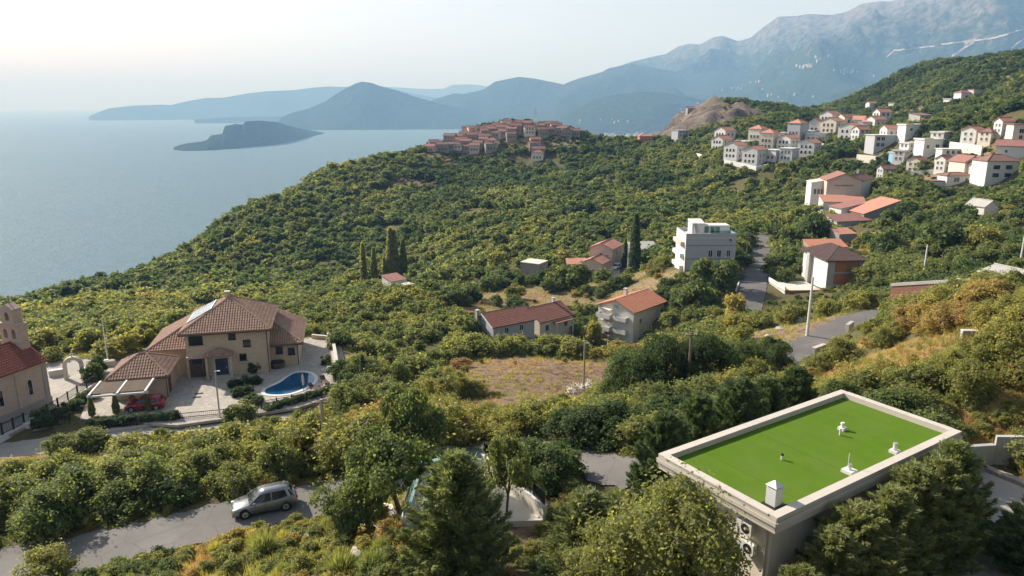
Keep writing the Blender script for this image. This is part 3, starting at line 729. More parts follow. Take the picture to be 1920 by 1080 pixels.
# a white stop line and pale kerb along the far road
pa, pb = PT(1412,537,160.5), PT(1428,537,160.5)
i0 = min(range(len(ROAD_FAR)), key=lambda i: abs(ROAD_FAR[i][1]-158)); pr = ROAD_FAR[i0]
tr = np.array(ROAD_FAR[i0+1]) - np.array(ROAD_FAR[i0-1]); tr = tr[:2]/np.hypot(*tr[:2]); nr_ = np.array((tr[1], -tr[0]))
mk = MB(); a = pr[:2]-nr_*2.7; b = pr[:2]+nr_*2.7; mk.add([(*(a-tr*.18),pr[2]+.012),(*(b-tr*.18),pr[2]+.012),(*(b+tr*.18),pr[2]+.012),(*(a+tr*.18),pr[2]+.012)], [(0,1,2,3)])
mk.build('road_marking', M['paint'], far_road)
def kerb(name, label, pts, off, w=.25, h=.14, mat='coping'):
    P = np.array(pts); T = np.gradient(P[:,:2], axis=0); T /= np.linalg.norm(T, axis=1, keepdims=True); N = np.stack([T[:,1], -T[:,0]], -1); mb = MB()
    Q = P[:,:2]+N*off
    for i in range(len(Q)-1): mb.obox(Q[i], Q[i+1], w, P[i,2]-.3, P[i,2]+h, 0, P[i+1,2]-.3, P[i+1,2]+h)
    return tag(mb.build(name, M[mat]), label, 'kerb')
kerb('kerb', 'pale kerb edging the near side of the lower road', [p for p in ROAD_LOW if -13 < p[0] < -3], 2.75)
kerb('kerb', 'thin white kerb along the left edge of the far uphill road', [p for p in ROAD_FAR if 150 < p[1] < 190], -3.1, .3, .2, 'paint')
sheet('courtyard', YARD_POLY, YARD, M['paving']); sheet('church_plaza', CHURCH_POLY, YARD+.004, M['roadconc']); sheet('driveway', DRIVE, DRIVE_Z, M['drive'])

# ================================================================== VILLA (frame: x along the front, y to the back)
FL = PZ(354.5,708.5,YARD); VY = R(12.8); vx = np.array((math.cos(VY), math.sin(VY))); vy = np.array((-vx[1], vx[0]))
def VL(x, y, z=0.0): q = FL[:2] + vx*x + vy*y; return (q[0], q[1], YARD+z)
villa = empty('villa', VL(0,0), VY, 'two storey stone villa with brown tiled hip roofs and solar panels', 'villa')
def sub_box(name, x0, x1, y0, y1, z0, z1, mat, parent=villa): return MB().box(x0,x1,y0,y1,z0,z1).build(name, M[mat], parent)
sub_box('wall', 0, 9.8, 0, 10.3, -.5, 6.0, 'villastone')
sub_box('wall', -4.3, -.003, 1.6, 10.0, -.5, 3.6, 'villastone')          # left wing
sub_box('wall', 9.803, 13.3, 2.1, 11.6, -.5, 3.2, 'villastone')           # right wing
sub_box('wall', -7.1, -1.3, -5.8, 0.0, -.5, 2.75, 'villastone')           # garage wing
def poly_roof(name, faces, parent=villa, mat='tile_villa', th=.14, hips=()):
    mb = MB(); tb = MB()
    for f in faces: add_slab(mb, [(p[0],p[1],p[2]+th) for p in f], th); tile_face(tb, [(p[0],p[1],p[2]+th) for p in f], .31, .46)
    r = mb.build(name, M[mat], parent); tag(tb.build('roof_tiles', M[mat], r), kind='stuff')
    hb = MB()
    for a, b in hips: hb.tube((a[0],a[1],a[2]+th+.05), (b[0],b[1],b[2]+th+.05), .14, n=6)
    if hips: hb.build('ridge_tiles', M[mat], r)
    return r
o_ = .6; ze = 5.75; ap = (4.9, 5.15, 8.8); q0,q1,q2,q3 = (-o_,-o_,ze),(9.8+o_,-o_,ze),(9.8+o_,10.3+o_,ze),(-o_,10.3+o_,ze)
A1 = (4.9, 4.9, 8.75); A2 = (4.9, 5.5, 8.75)
main_roof = poly_roof('roof', [[q0,q1,A1],[q1,q2,A2,A1],[q2,q3,A2],[q3,q0,A1,A2]], hips=[(q0,A1),(q1,A1),(q2,A2),(q3,A2),(A1,A2)])
poly_roof('roof', [[(-4.9,1.0,3.35),(0.0,1.0,3.35),(0.0,5.7,5.72)],[(-4.9,10.9,3.35),(-4.9,1.0,3.35),(0.0,5.7,5.72),(0.0,10.9,5.72)]], hips=[((-4.9,1.0,3.35),(-.2,5.55,5.66))])
poly_roof('roof', [[(9.81,1.5,3.0),(14.0,1.5,3.0),(9.81,5.6,5.1)],[(14.0,1.5,3.0),(14.0,12.2,3.0),(9.81,12.2,5.1),(9.81,5.6,5.1)]], hips=[((14.0,1.5,3.0),(10,5.4,5.0))])
g0,g1,g2,g3 = (-7.6,-6.3,2.55),(-.85,-6.3,2.55),(-.85,.45,2.55),(-7.6,.45,2.55); G1 = (-4.6,-2.95,4.4); G2 = (-3.8,-2.95,4.4)
poly_roof('roof', [[g0,g1,G2,G1],[g1,g2,G2],[g2,g3,G1,G2],[g3,g0,G1]], hips=[(g0,G1),(g1,G2),(g2,G2),(g3,G1),(G1,G2)])
chimney(villa, 4.6, 5.6, 8.5, 9.55, .55, 'villastone')
# solar panels on the left slope
sl = (8.75-5.75)/(4.9+.6)
def slope_pt(x, y, up=.30): return (x, y, 5.75+(x+.6)*sl+.14+up)
sp_ = MB()
for k in range(2):
    y0 = 2.9+k*2.45; y1 = y0+2.3
    b = MB(); pts = [slope_pt(-.2,y0),slope_pt(2.9,y0),slope_pt(2.9,y1),slope_pt(-.2,y1)]; add_slab(b, pts, .09)
    pn = b.build('solar_panel', M['metal'], villa)
    b2 = MB(); pts = [slope_pt(-.12,y0+.08,.304),slope_pt(2.82,y0+.08,.304),slope_pt(2.82,y1-.08,.304),slope_pt(-.12,y1-.08,.304)]; add_slab(b2, pts, .01)
    t = NT('solar_glass'); t.bsdf((.30,.33,.36), .16, spec=.8) if k == 0 else None
    if k == 0: M['solar'] = t.m
    b2.build('pane', M['solar'], pn)
# porch, door, windows
pr_ = MB(); 
for f in [[(2.2,-1.3,3.0),(5.6,-1.3,3.0),(3.9,-.55,3.75)],[(5.6,-1.3,3.0),(5.6,0,3.0),(3.9,0,3.75),(3.9,-.55,3.75)],[(2.2,0,3.0),(2.2,-1.3,3.0),(3.9,-.55,3.75),(3.9,0,3.75)]]: add_slab(pr_, f, .12)
porch = pr_.build('porch_roof', M['tile_villa'], villa); tb = MB()
for f in [[(2.2,-1.3,3.0),(5.6,-1.3,3.0),(3.9,-.55,3.75)],[(5.6,-1.3,3.0),(5.6,0,3.0),(3.9,0,3.75),(3.9,-.55,3.75)],[(2.2,0,3.0),(2.2,-1.3,3.0),(3.9,-.55,3.75),(3.9,0,3.75)]]: tile_face(tb, f, .3, .42)
tag(tb.build('roof_tiles', M['tile_villa'], porch), kind='stuff')
for x in (2.45, 5.35): sub_box('porch_post', x-.12, x+.12, -1.15, -.9, -.1, 2.99, 'villastone')
sub_box('door_surround', 3.05, 5.05, -.10, -.003, 0, 2.55, 'coping')
dr = sub_box('door', 3.3, 4.8, -.16, -.104, .02, 2.3, 'teal')
MB().box(4.6,4.66,-.24,-.164,1.0,1.2).build('handle', M['metal'], dr); MB().box(4.04,4.06,-.17,-.163,.05,2.25).build('door_seam', M['dark'], dr)
sub_box('door_step', 2.9, 5.2, -1.0, -.2, 0.0, .15, 'coping')
VW = [(.9,4.35,1.5,1.0,1),(5.2,4.75,.7,.75,0),(6.9,3.7,.75,.75,1),(6.3,1.9,.7,.75,1)]
for a, z, w, h, b in VW: window(villa, 'R', a+.35, z, w, h, (9.8,10.3), frame='dark', bars=b, off=.003)
for a, z in ((10.9,1.75),(12.4,1.5)): window(villa, 'R', a, z, .75, .8, (13.3,0), frame='dark', bars=0).location = (a, 2.097, z)
# recessed loggia at the left of the front
lg = MB().box(.25,2.1,-.02,-.004,.02,2.55).build('loggia', M['brownwood'], villa); MB().box(.6,1.8,-.035,-.022,1.75,2.35).build('pane', M['glass'], lg)
sub_box('loggia_pier', -.02, .22, -.35, -.004, 0, 2.8, 'villastone'); sub_box('loggia_pier', 2.12, 2.34, -.35, -.004, 0, 2.8, 'villastone'); sub_box('loggia_lintel', .223, 2.117, -.35, -.004, 2.55, 2.8, 'villastone')
gd = sub_box('door', -1.297, -1.24, -4.9, -3.6, .02, 2.1, 'brownwood'); MB().box(-1.238,-1.19,-3.85,-3.8,1.0,1.12).build('handle', M['metal'], gd)
for x, y, z in ((9.72,-.13,5.6),(13.22,1.97,2.95),(2.05,-1.36,2.9),(-1.22,-5.9,2.5)): MB().tube((x,y,0),(x,y,z),.055,n=6).build('downpipe', M['brownwood'], villa)
for ga, gb_ in (((-.6,-.66,5.72),(10.4,-.66,5.72)),((-7.6,-6.36,2.52),(-.85,-6.36,2.52)),((9.9,1.44,2.97),(14,1.44,2.97))): MB().tube(ga, gb_, .07, n=6).build('gutter', M['brownwood'], villa)
EXCL.append((*VL(3,4)[:2], 11))
# pergola
pg = empty('pergola', VL(-8.2,-10.3), VY, 'white timber pergola with brown slats over the car bay', 'pergola')
for x, y in ((.1,.1),(2.55,.15),(5.75,.25)):
    MB().box(x-.11,x+.11,y-.11,y+.11,-.1,2.25).build('post', M['paint'], pg)
for x in (.1,2.95,5.8): MB().box(x-.10,x+.10,-.2,4.2,2.453,2.66).build('rafter', M['paint'], pg)
MB().box(-.15,6.05,-.05,.2,2.25,2.45).build('beam', M['paint'], pg); MB().box(-.15,6.05,4.0,4.2,2.25,2.45).build('beam', M['paint'], pg)
slat = MB().box(0,5.48,-.045,.045,0,.10); sm = None
for i in range(22):
    y = .32+i*.172
    if sm is None: so = slat.build('slat', M['wood'], pg); sm = so.data; so.location = (.21,y,2.50)
    else: link('slat', sm, pg, (.21,y,2.50))

# ================================================================== CHURCH
ch_o = PZ(97,757,YARD); ch_d = PZ(97,757,YARD)[:2]-PZ(-5,800,YARD)[:2]; CHY = math.atan2(ch_d[1], ch_d[0]) ; cl = 16.0; cw = 6.8
ch_org = ch_o[:2] - np.array((math.cos(CHY), math.sin(CHY)))*cl
church = empty('church', (ch_org[0], ch_org[1], YARD), CHY, 'small pale stone church with red tiled roof and bell gable', 'church')
cb = MB(); cb.box(0,cl,0,cw,.95,5.3)
for x in (0,cl): cb.add([(x,0,5.3),(x,cw,5.3),(x,cw/2,7.2)], [(0,1,2)])
cb.build('wall', M['churchstone'], church)
MB().box(-.12,cl+.12,-.12,cw+.12,-1.0,.95).build('plinth', M['plinth'], church)
for x in (cl-3.6, cl-7.6, cl-11.6): MB().box(x-.18,x+.18,-.10,-.003,.95,5.2).build('pilaster', M['churchstone'], church)
MB().box(cl-.55,cl+.03,-.06,-.003,.95,5.2).build('quoin', M['plinth'], church)
MB().box(-.1,cl+.1,-.16,-.003,5.05,5.25).build('cornice', M['coping'], church)
roof_part(church, 'gx', cl, cw, 5.31, 1.95, .28, M['tile_red'], tiles=True, tw=.27, tl=.38)
for x in (cl-2.2, cl-5.6, cl-9.4): window(church, 'R', x, 2.0, .48, 1.75, (cl,cw), frame='coping', bars=0, arch=True)
# bell gable over the far end
bf = MB(); X0, X1 = cl-1.0, cl+.1
def arch_wall(mb, x0, x1, y0, y1, z0, z1, opens):
    """wall slab in the y-z plane with arched openings (yc, w, zb, zt)"""
    ys = sorted(opens); cur = y0
    for yc, w, zb, zt in ys:
        mb.box(x0,x1,cur,yc-w/2,z0,z1); mb.box(x0,x1,yc-w/2+.0,yc+w/2,z0,zb); n = 8
        arc = [(yc-w/2*math.cos(math.pi*i/n), zt-w/2+w/2*math.sin(math.pi*i/n)) for i in range(n+1)]
        for i in range(n):
            (a,b),(c,d) = arc[i],arc[i+1]
            mb.add([(x0,a,b),(x0,c,d),(x0,c,z1),(x0,a,z1),(x1,a,b),(x1,c,d),(x1,c,z1),(x1,a,z1)], [(0,1,2,3),(4,7,6,5),(0,4,5,1),(3,2,6,7)])
        cur = yc+w/2
    mb.box(x0,x1,cur,y1,z0,z1)
c_ = cw/2
bf.box(X0,X1,c_-1.5,c_+1.5,6.2,7.35); bf.box(X0-.08,X1+.08,c_-1.6,c_+1.6,7.353,7.5)
arch_wall(bf, X0, X1, c_-1.4, c_+1.4, 7.5, 9.45, [(c_-.62,.6,7.85,8.95),(c_+.62,.6,7.85,8.95)])
bf.box(X0-.08,X1+.08,c_-1.5,c_+1.5,9.453,9.6)
arch_wall(bf, X0, X1, c_-.95, c_+.95, 9.6, 11.2, [(c_,.62,9.95,10.9)])
bf.prism([(X0-.05,c_-1.05),(X1+.05,c_-1.05),(X1+.05,c_+1.05),(X0-.05,c_+1.05)], 11.203, 11.35)
bf.add([(X0,c_-.95,11.35),(X0,c_+.95,11.35),(X0,c_,11.85),(X1,c_-.95,11.35),(X1,c_+.95,11.35),(X1,c_,11.85)], [(0,1,2),(3,5,4),(0,2,5,3),(1,4,5,2)])
bell = bf.build('bell_gable', M['churchstone'], church)
for yc, z in ((c_-.62,8.6),(c_+.62,8.6),(c_,10.55)):
    b = MB(); b.path([(0,0,0),(0,0,-.12),(0,0,-.30),(0,0,-.36)], [.06,.13,.17,.23], 10); b.build('bell', M['dark'], bell, ((X0+X1)/2, yc, z))
cr = MB(); cr.box((X0+X1)/2-.06,(X0+X1)/2+.06,c_-.07,c_+.07,11.8,12.75); cr.box((X0+X1)/2-.055,(X0+X1)/2+.055,c_-.36,c_-.073,12.3,12.44); cr.box((X0+X1)/2-.055,(X0+X1)/2+.055,c_+.073,c_+.36,12.3,12.44); cr.build('cross', M['oldstone'], bell)
EXCL.append((*(ch_org + np.array((math.cos(CHY), math.sin(CHY)))*cl*.5 + np.array((-math.sin(CHY), math.cos(CHY)))*3)[:2], 9.5))
# free-standing stone arch
aL, aR = PZ(125,711,YARD), PZ(156,707,YARD); ayw = math.atan2(*(aR-aL)[1::-1]); aw = float(np.hypot(*(aR-aL)[:2]))
ar = empty('stone_arch', tuple(aL), ayw, 'free-standing pale stone arch with small cross beyond the church', 'arch')
def voussoirs(parent, w, hs, th, dep, n=11, mat='coping'):
    for s in (0, w):
        MB().box(s-th/2,s+th/2,-dep/2,dep/2,-.2,hs).build('pier', M[mat], parent)
    cx = w/2; r0 = w/2-th/2; r1 = w/2+th/2
    for i in range(n):
        a0 = math.pi*i/n+.012; a1 = math.pi*(i+1)/n-.012
        vs = [(cx-r*math.cos(a), y, hs+.004+r*math.sin(a)) for y in (-dep/2,dep/2) for r, a in ((r0,a0),(r1,a0),(r1,a1),(r0,a1))]
        MB().add(vs, [(0,1,2,3),(4,7,6,5),(0,4,5,1),(1,5,6,2),(2,6,7,3),(3,7,4,0)]).build('arch_stone', M[mat], parent)
voussoirs(ar, aw, 1.75, .42, .55)
cr = MB(); cr.box(aw/2-.05,aw/2+.05,-.05,.05,1.75+aw/2+.2,1.75+aw/2+.85); cr.box(aw/2-.25,aw/2-.053,-.045,.045,1.75+aw/2+.5,1.75+aw/2+.6); cr.box(aw/2+.053,aw/2+.25,-.045,.045,1.75+aw/2+.5,1.75+aw/2+.6); cr.build('cross', M['coping'], ar)

def wall_run(name, label, pts, w, h, mat, cat='wall', cap=None, deep=1.2):
    """free wall through world points (base z from the points)"""
    root = empty(name, tuple(pts[0]), 0, label, cat); mb = MB(); cp_ = MB(); o = np.array(pts[0])
    for i in range(len(pts)-1):
        a, b = np.array(pts[i])-o, np.array(pts[i+1])-o
        mb.obox(a, b, w, a[2]-deep, a[2]+h, 0, b[2]-deep, b[2]+h)
        if cap: cp_.obox(a, b, w+.12, a[2]+h+.003, a[2]+h+.09, 0, b[2]+h+.003, b[2]+h+.09)
    mb.build('wall', M[mat], root)
    if cap: cp_.build('coping', M[cap], root)
    return root
def PY(u, v): return PZ(u, v, YARD)
wall_run('plaza_wall', 'low pale stone wall running left from the free-standing arch', [PY(92,707), PY(123,702)], .4, .75, 'coping', cap='paint')
wall_run('plaza_wall', 'low stone wall curving right of the free-standing arch', [PY(158,703), PY(178,690), PY(205,684)], .4, .7, 'coping', cap='paint')
wall_run('plinth_wall', 'small square stone base under the tall white flagpole', [PY(193,686), PY(216,684)], .9, .7, 'coping')
def pole(name, label, base, h, r=.11, mat='polewood', arm=True, cat='utility pole', lean=0.0, lamp=False):
    root = empty(name, tuple(base), random.uniform(-.4,.4), label, cat)
    MB().tube((0,0,-.6),(lean,0,h),r*1.45,r*.95,9).build('shaft', M[mat], root, smooth=False)
    if arm:
        a = MB().box(-.55,.55,-.05,.05,h-.35,h-.23).build('crossarm', M['wood'], root)
        for x in (-.48,.48): MB().tube((x,0,h-.23),(x,0,h-.05),.035,.03,6).build('insulator', M['paint'], a)
    if lamp:
        a = MB().tube((0,0,h-.1),(.35,0,h+.05),.03,n=6).build('lamp_arm', M['metal'], root); MB().box(.25,.62,-.08,.08,h+.0,h+.09).build('lamp_head', M['metal'], a)
    return root
pole('flagpole', 'slim white flagpole standing behind the church plaza', PY(203,682)+np.array((0,0,.7)), 5.4, .055, 'paint', False, 'flagpole')
pole('street_lamp', 'thin grey street lamp beside the villa gate', PZ(413,790,FZ), 5.9, .075, 'metal', False, 'street lamp', lamp=True)

# ------------------------------------------------------------------ fences round the villa and church
def fence(name, label, p0, p1, n, h=1.15, base_h=.35, base='coping', pw=.06):
    root = empty(name, tuple(p0), 0, label, 'fence'); d = np.array(p1)-np.array(p0); L = np.hypot(*d[:2]); e = d[:2]/L
    if base_h > 0: MB().obox((0,0), d[:2], .35, -.6, base_h, 0, d[2]-.6, d[2]+base_h).build('base_wall', M[base], root)
    pm = None
    for i in range(n+1):
        q = d*i/n
        if pm is None: po = MB().box(-pw,pw,-pw,pw,-.3,base_h+h+.12).build('post', M['dark'], root, tuple(q), math.atan2(e[1],e[0])); pm = po.data
        else: link('post', pm, root, tuple(q), math.atan2(e[1],e[0]))
    for zz in (.12, h-.05):
        MB().obox((0,0), d[:2], .05, base_h+zz-.025, base_h+zz+.025, 0, d[2]+base_h+zz-.025, d[2]+base_h+zz+.025).build('rail', M['dark'], root)
    bars = MB(); nb = max(2, int(L/.16))
    for i in range(1, nb):
        q = d*i/nb; bars.box(q[0]-.012,q[0]+.012,q[1]-.012,q[1]+.012,q[2]+base_h+.08,q[2]+base_h+h)
    tag(bars.build('bars', M['dark'], root), kind='stuff'); return root
def PF(u, v): return PZ(u, v, FZ)
fence('iron_fence', 'black iron fence on white wall below the church', PF(-14,836), PF(48,806), 3, 1.2, .65, 'paint')
sub = MB().box(-.35,.35,-.35,.35,-.5,.85).build('gate_pillar', M['paint'], None, tuple(PF(53,807)), .3); tag(sub, 'squat white pillar ending the church fence wall', 'pillar')
fence('iron_fence', 'black iron fence along the low wall between church and pergola garden', PF(62,811), PF(133,798), 3, 1.1, .3)
fence('iron_fence', 'black iron fence with shrubs in front of the pergola', PF(180,812), PF(333,793), 6, 1.1, .3)
fence('iron_fence', 'black iron fence below the pool garden', PF(432,784), PF(604,755), 6, 1.1, .35)
fence('iron_fence', 'brown low fence on the bank right of the pool garden', PF(604,755), PF(735,738), 6, .7, 0)
fence('iron_fence', 'thin black fence between the church plaza and the pergola garden', PY(70,792), PY(180,720), 6, 1.0, .2)
gt = empty('iron_gate', tuple(PF(336,793)), 0, 'wide black sliding iron gate at the villa driveway', 'gate'); gd_ = (PF(430,784)-PF(336,793)); gL = float(np.hypot(*gd_[:2])); gt.rotation_euler = (0,0,math.atan2(gd_[1],gd_[0]))
for z in (.12,.62,1.1): MB().box(0,gL,-.03,.03,z-.03,z+.03).build('rail', M['dark'], gt)
for x in (0,gL): MB().box(x-.07,x+.07,-.07,.07,-.2,1.35).build('post', M['dark'], gt)
gb = MB()
for i in range(1,int(gL/.2)): gb.box(i*.2-.012,i*.2+.012,-.012,.012,.15,1.07)
tag(gb.build('bars', M['dark'], gt), kind='stuff')
wall_run('garden_wall', 'white boundary wall bounding the right side of the villa yard', [PY(616,637), PY(626,655), PY(632,690)], .3, 1.0, 'paint', cap='coping')
wall_run('garden_wall', 'low stone wall at the back of the villa yard', [PY(585,634), PY(616,637)], .3, .5, 'villastone', cap='coping')
# ------------------------------------------------------------------ pool
pool_px = [(780,870),(800,840),(860,815),(930,780),(990,735),(1050,705),(1120,698),(1180,708),(1217,735),(1217,775),(1180,810),(1110,848),(1030,877),(950,892),(860,895),(800,888)]
pool_w = [PY(330+x/4.7, 550+y/4.7) for x, y in pool_px]; pool_c = sum(pool_w)/len(pool_w)
pool_s = smooth_line([p-pool_c for p in pool_w]+[pool_w[0]-pool_c], 4)[:-1]
pl = empty('swimming_pool', tuple(pool_c), 0, 'blue kidney shaped swimming pool with white rim', 'pool')
mb = MB(); n = len(pool_s); out = [p*(1+.45/np.hypot(*p[:2])) for p in pool_s]
mb.add([(p[0],p[1],.06) for p in pool_s]+[(p[0],p[1],.06) for p in out]+[(p[0],p[1],-.2) for p in pool_s]+[(p[0],p[1],-.05) for p in out],
  [f for i in range(n) for f in ((i,(i+1)%n,(i+1)%n+n,i+n),(i+n,(i+1)%n+n,(i+1)%n+3*n,i+3*n),(i,i+2*n,(i+1)%n+2*n,(i+1)%n))]); mb.build('rim', M['paint'], pl)
t = NT('pool_water'); nz = t.noise(t.coord(), 3.0, 3); t.bsdf(t.mix(nz,(.001,.045,.11),(.003,.085,.19)), .06, t.bump(nz,.15,.05), spec=.5); M['pool'] = t.m
MB().add([(p[0],p[1],.03) for p in pool_s], [tuple(range(n))]).build('water', M['pool'], pl)
EXCL.append((*VL(8,-6)[:2], 8)); EXCL.append((*VL(14,-3)[:2], 6))
def lounger(label, u, v, yaw):
    r = empty('sun_lounger', tuple(PY(u, v)), R(yaw), label, 'sun lounger', 'wooden furniture by the pool')
    for i in range(5): MB().box(-.3,.3,-.8+i*.26,-.58+i*.26,.30,.34).build('slat', M['brownwood'], r)
    MB().add([(-.3,.5,.32),(.3,.5,.32),(.3,1.05,.75),(-.3,1.05,.75),(-.3,.53,.28),(.3,.53,.28),(.3,1.08,.71),(-.3,1.08,.71)], [(0,1,2,3),(4,7,6,5),(0,4,5,1),(1,5,6,2),(2,6,7,3),(3,7,4,0)]).build('backrest', M['brownwood'], r)
    for x in (-.26,.26):
        for y in (-.7,.5): MB().box(x-.03,x+.03,y-.03,y+.03,0,.297).build('leg', M['brownwood'], r)
lounger('brown wooden sun lounger at the right end of the pool, upper one', 610, 719, 35); lounger('brown wooden sun lounger below the pool, beside the low table', 592, 732, 60)
pz = empty('parasol', tuple(PY(570,737)), 0, 'closed beige parasol standing at the pool edge', 'parasol')
MB().tube((0,0,0),(0,0,2.5),.03,n=6).build('pole', M['wood'], pz); MB().path([(0,0,1.0),(0,0,1.4),(0,0,2.1),(0,0,2.45)],[.10,.16,.13,.03],8).build('canopy', M['paleconc'], pz); MB().box(-.25,.25,-.25,.25,0,.08).build('base', M['concrete'], pz)
tb_ = empty('garden_table', tuple(PY(602,727)), 0, 'small folding wooden table between the pool loungers', 'table'); MB().box(-.3,.3,-.3,.3,.42,.46).build('table_top', M['brownwood'], tb_)
for x in (-.24,.24): MB().tube((x,-.25,0),(x,.25,.417),.025,n=5).build('leg', M['brownwood'], tb_)
ht = empty('round_tub', tuple(PY(520,688)), 0, 'dark covered round tub in the corner beside the right wing', 'tub'); MB().path([(0,0,-.05),(0,0,.35),(0,0,.75)],[.85,1.0,.95],14).build('shell', M['brownwood'], ht); MB().tube((0,0,.753),(0,0,.86),.98,.7,14).build('cover', M['dark'], ht)
for u, v, lb in ((373,738,'dark rubber mat lying on the courtyard, farther from the gate'),(369,745,'dark rubber mat lying on the courtyard, nearer to the gate')):
    tag(MB().box(-.45,.45,-.2,.2,.004,.03).build('floor_mat', M['dark'], None, tuple(PY(u,v)), VY), lb, 'mat', 'dark mats on the courtyard')
# ================================================================== CARS
def paint_mat(name, col, rough=.25, met=.6):
    t = NT(name); n = t.noise(t.coord(), 3.0, 3); t.bsdf(t.mix(n, tuple(x*.85 for x in col), col), rough, metallic=met, spec=.5, **{'Coat Weight': .6, 'Coat Roughness': .05}); return t.m
M['silver'] = paint_mat('grey_car_paint', (.25,.26,.27), .3, .7); M['redpaint'] = paint_mat('red_car_paint', (.32,.012,.022), .3, .2); M['whitecar'] = paint_mat('white_car_paint', (.75,.76,.78), .3, .0); M['darkcar'] = paint_mat('dark_car_paint', (.05,.06,.08), .3, .3)
M['rubber'] = plain('tyre_rubber', (.02,.02,.02), .85, .1); M['chrome'] = plain('wheel_alloy', (.55,.56,.57), .35, .05, metallic=.8)
t = NT('red_lens'); t.bsdf((.45,.01,.01), .15, spec=.6); M['redlens'] = t.m
t = NT('clear_lens'); t.bsdf((.75,.78,.8), .1, spec=.8); M['lens'] = t.m
def car(name, label, loc, yaw, paint, cat='car', bonnet_open=False, simple=False):
    """front towards local -x, 4.2 m long"""
    r = empty(name, tuple(loc), yaw, label, cat)
    # lower body: stations (x, top z, half width at sill, half width at belt, bottom z)
    st = [(-2.10,.50,.58,.60,.28),(-2.02,.66,.74,.74,.20),(-1.75,.76,.84,.82,.17),(-1.25,.86,.87,.85,.17),(-.85,.93,.88,.86,.17),(0,.95,.88,.86,.17),(.9,.97,.88,.86,.17),(1.55,.99,.87,.85,.18),(1.92,1.0,.83,.81,.22),(2.06,.92,.74,.74,.30),(2.10,.60,.68,.70,.36)]
    V = []; 
    for x, zt, ws, wb, zb in st:
        zm = zb+(zt-zb)*.55; half = [(0,zb),(ws*.85,zb),(ws,zb+.12),(max(ws,wb)*1.02,zm),(wb,zt-.07),(wb*.90,zt-.005),(0,zt+.02)]
        V.append([(x,y,z) for y, z in half] + [(x,-y,z) for y, z in half[-2:0:-1]])
    m = len(V[0]); mb = MB(); vs = [p for s in V for p in s]
    fs = [(i*m+j, i*m+(j+1)%m, (i+1)*m+(j+1)%m, (i+1)*m+j) for i in range(len(V)-1) for j in range(m)]
    fs += [tuple(range(m-1,-1,-1)), tuple(range((len(V)-1)*m, len(V)*m))]
    mb.add(vs, fs)
    mb.build('body', paint, r, smooth=True)
    # cabin: glass house between belt and roof, painted roof and pillars
    b = [(-1.02,.80,.92),(-.10,.83,.945),(.85,.83,.96),(1.90,.74,.985)]; rf = [(-.28,.57,1.40),(.10,.60,1.455),(.95,.60,1.46),(1.58,.54,1.41)]
    g = MB(); vs = []
    for i in range(4): vs += [(b[i][0],b[i][1],b[i][2]),(rf[i][0],rf[i][1],rf[i][2]),(rf[i][0],-rf[i][1],rf[i][2]),(b[i][0],-b[i][1],b[i][2])]
    fs = []
    for i in range(3):
        k = i*4; fs += [(k,k+1,k+5,k+4),(k+3,k+7,k+6,k+2),(k+1,k+2,k+6,k+5)]
    fs += [(0,3,2,1),(12,13,14,15)]; g.add(vs, fs); g.build('windows', M['glass'], r)
    p = MB(); ro = []
    for i in range(4):
        ro.append((rf[i][0]+(-.06 if i == 0 else .10 if i == 3 else 0), rf[i][1]+.015, rf[i][2]+.012))
    vs = [(x,y,z) for x,y,z in ro]+[(x,0,z+.035) for x,y,z in ro]+[(x,-y,z) for x,y,z in ro]+[(x,y,z-.05) for x,y,z in ro]+[(x,-y,z-.05) for x,y,z in ro]
    fs = [f for i in range(3) for f in ((i,i+1,i+5,i+4),(i+4,i+5,i+9,i+8),(i,i+12,i+13,i+1),(i+8,i+9,i+17,i+16))]+[(0,4,8,16,12),(3,15,19,11,7)]
    p.add(vs, fs); p.build('roof', paint, r, smooth=True)
    pil = MB()
    for s in (1,-1):
        for a, c, w in (((b[0][0]+.02,s*b[0][1],b[0][2]),(rf[0][0],s*rf[0][1],rf[0][2]),.045),((.42,s*.835,.95),(.42,s*.605,1.45),.04),((1.55,s*.79,.98),(1.38,s*.565,1.43),.11),((1.88,s*.745,.98),(1.60,s*.545,1.40),.06)): pil.tube(a, c, w, w*.8, 6)
        pil.tube((-1.0,s*.81,.93),(1.9,s*.75,.99),.03,n=6)
    pil.build('pillars', paint, r)
    for sx, sy in ((-1.32,1),(-1.32,-1),(1.28,1),(1.28,-1)):
        ty = MB().tube((0,-.10,0),(0,.10,0),.315,n=20).build('wheel', M['rubber'], r, (sx, sy*.80, .315)); 
        MB().tube((0,sy*.101,0),(0,sy*.115,0),.205,.20,16).build('rim', M['chrome'], ty); MB().tube((0,sy*.116,0),(0,sy*.125,0),.06,n=8).build('hub', M['dark'], ty)
        hb = MB(); hb.tube((sx,sy*.79,.36),(sx,sy*.885,.36),.375,n=18); hb.build('wheel_arch', M['rubber'], r)
    if simple: return r
    for s in (1,-1):
        MB().box(-2.07,-1.86,s*.60-.13,s*.60+.13,.56,.70).build('headlight', M['lens'], r, bevel=.03); MB().box(1.95,2.11,s*.66-.12,s*.66+.12,.72,.92).build('tail_light', M['redlens'], r, bevel=.02)
        MB().box(-.80,-.62,s*.94-.09,s*.94+.09,.92,1.05).build('mirror', paint, r, bevel=.03)
        MB().box(-.02,0.0,s*.885-.008,s*.885+.008,.3,.93).build('door_seam', M['rubber'], r); MB().box(.1,.26,s*.892-.012,s*.892+.012,.80,.83).build('door_handle', paint, r)
    MB().box(-2.115,-2.06,-.45,.45,.30,.44).build('grille', M['rubber'], r); MB().box(-2.13,-2.117,-.24,.24,.44,.53).build('number_plate', M['paint'], r); MB().box(2.117,2.13,-.25,.25,.62,.72).build('number_plate', M['paint'], r)
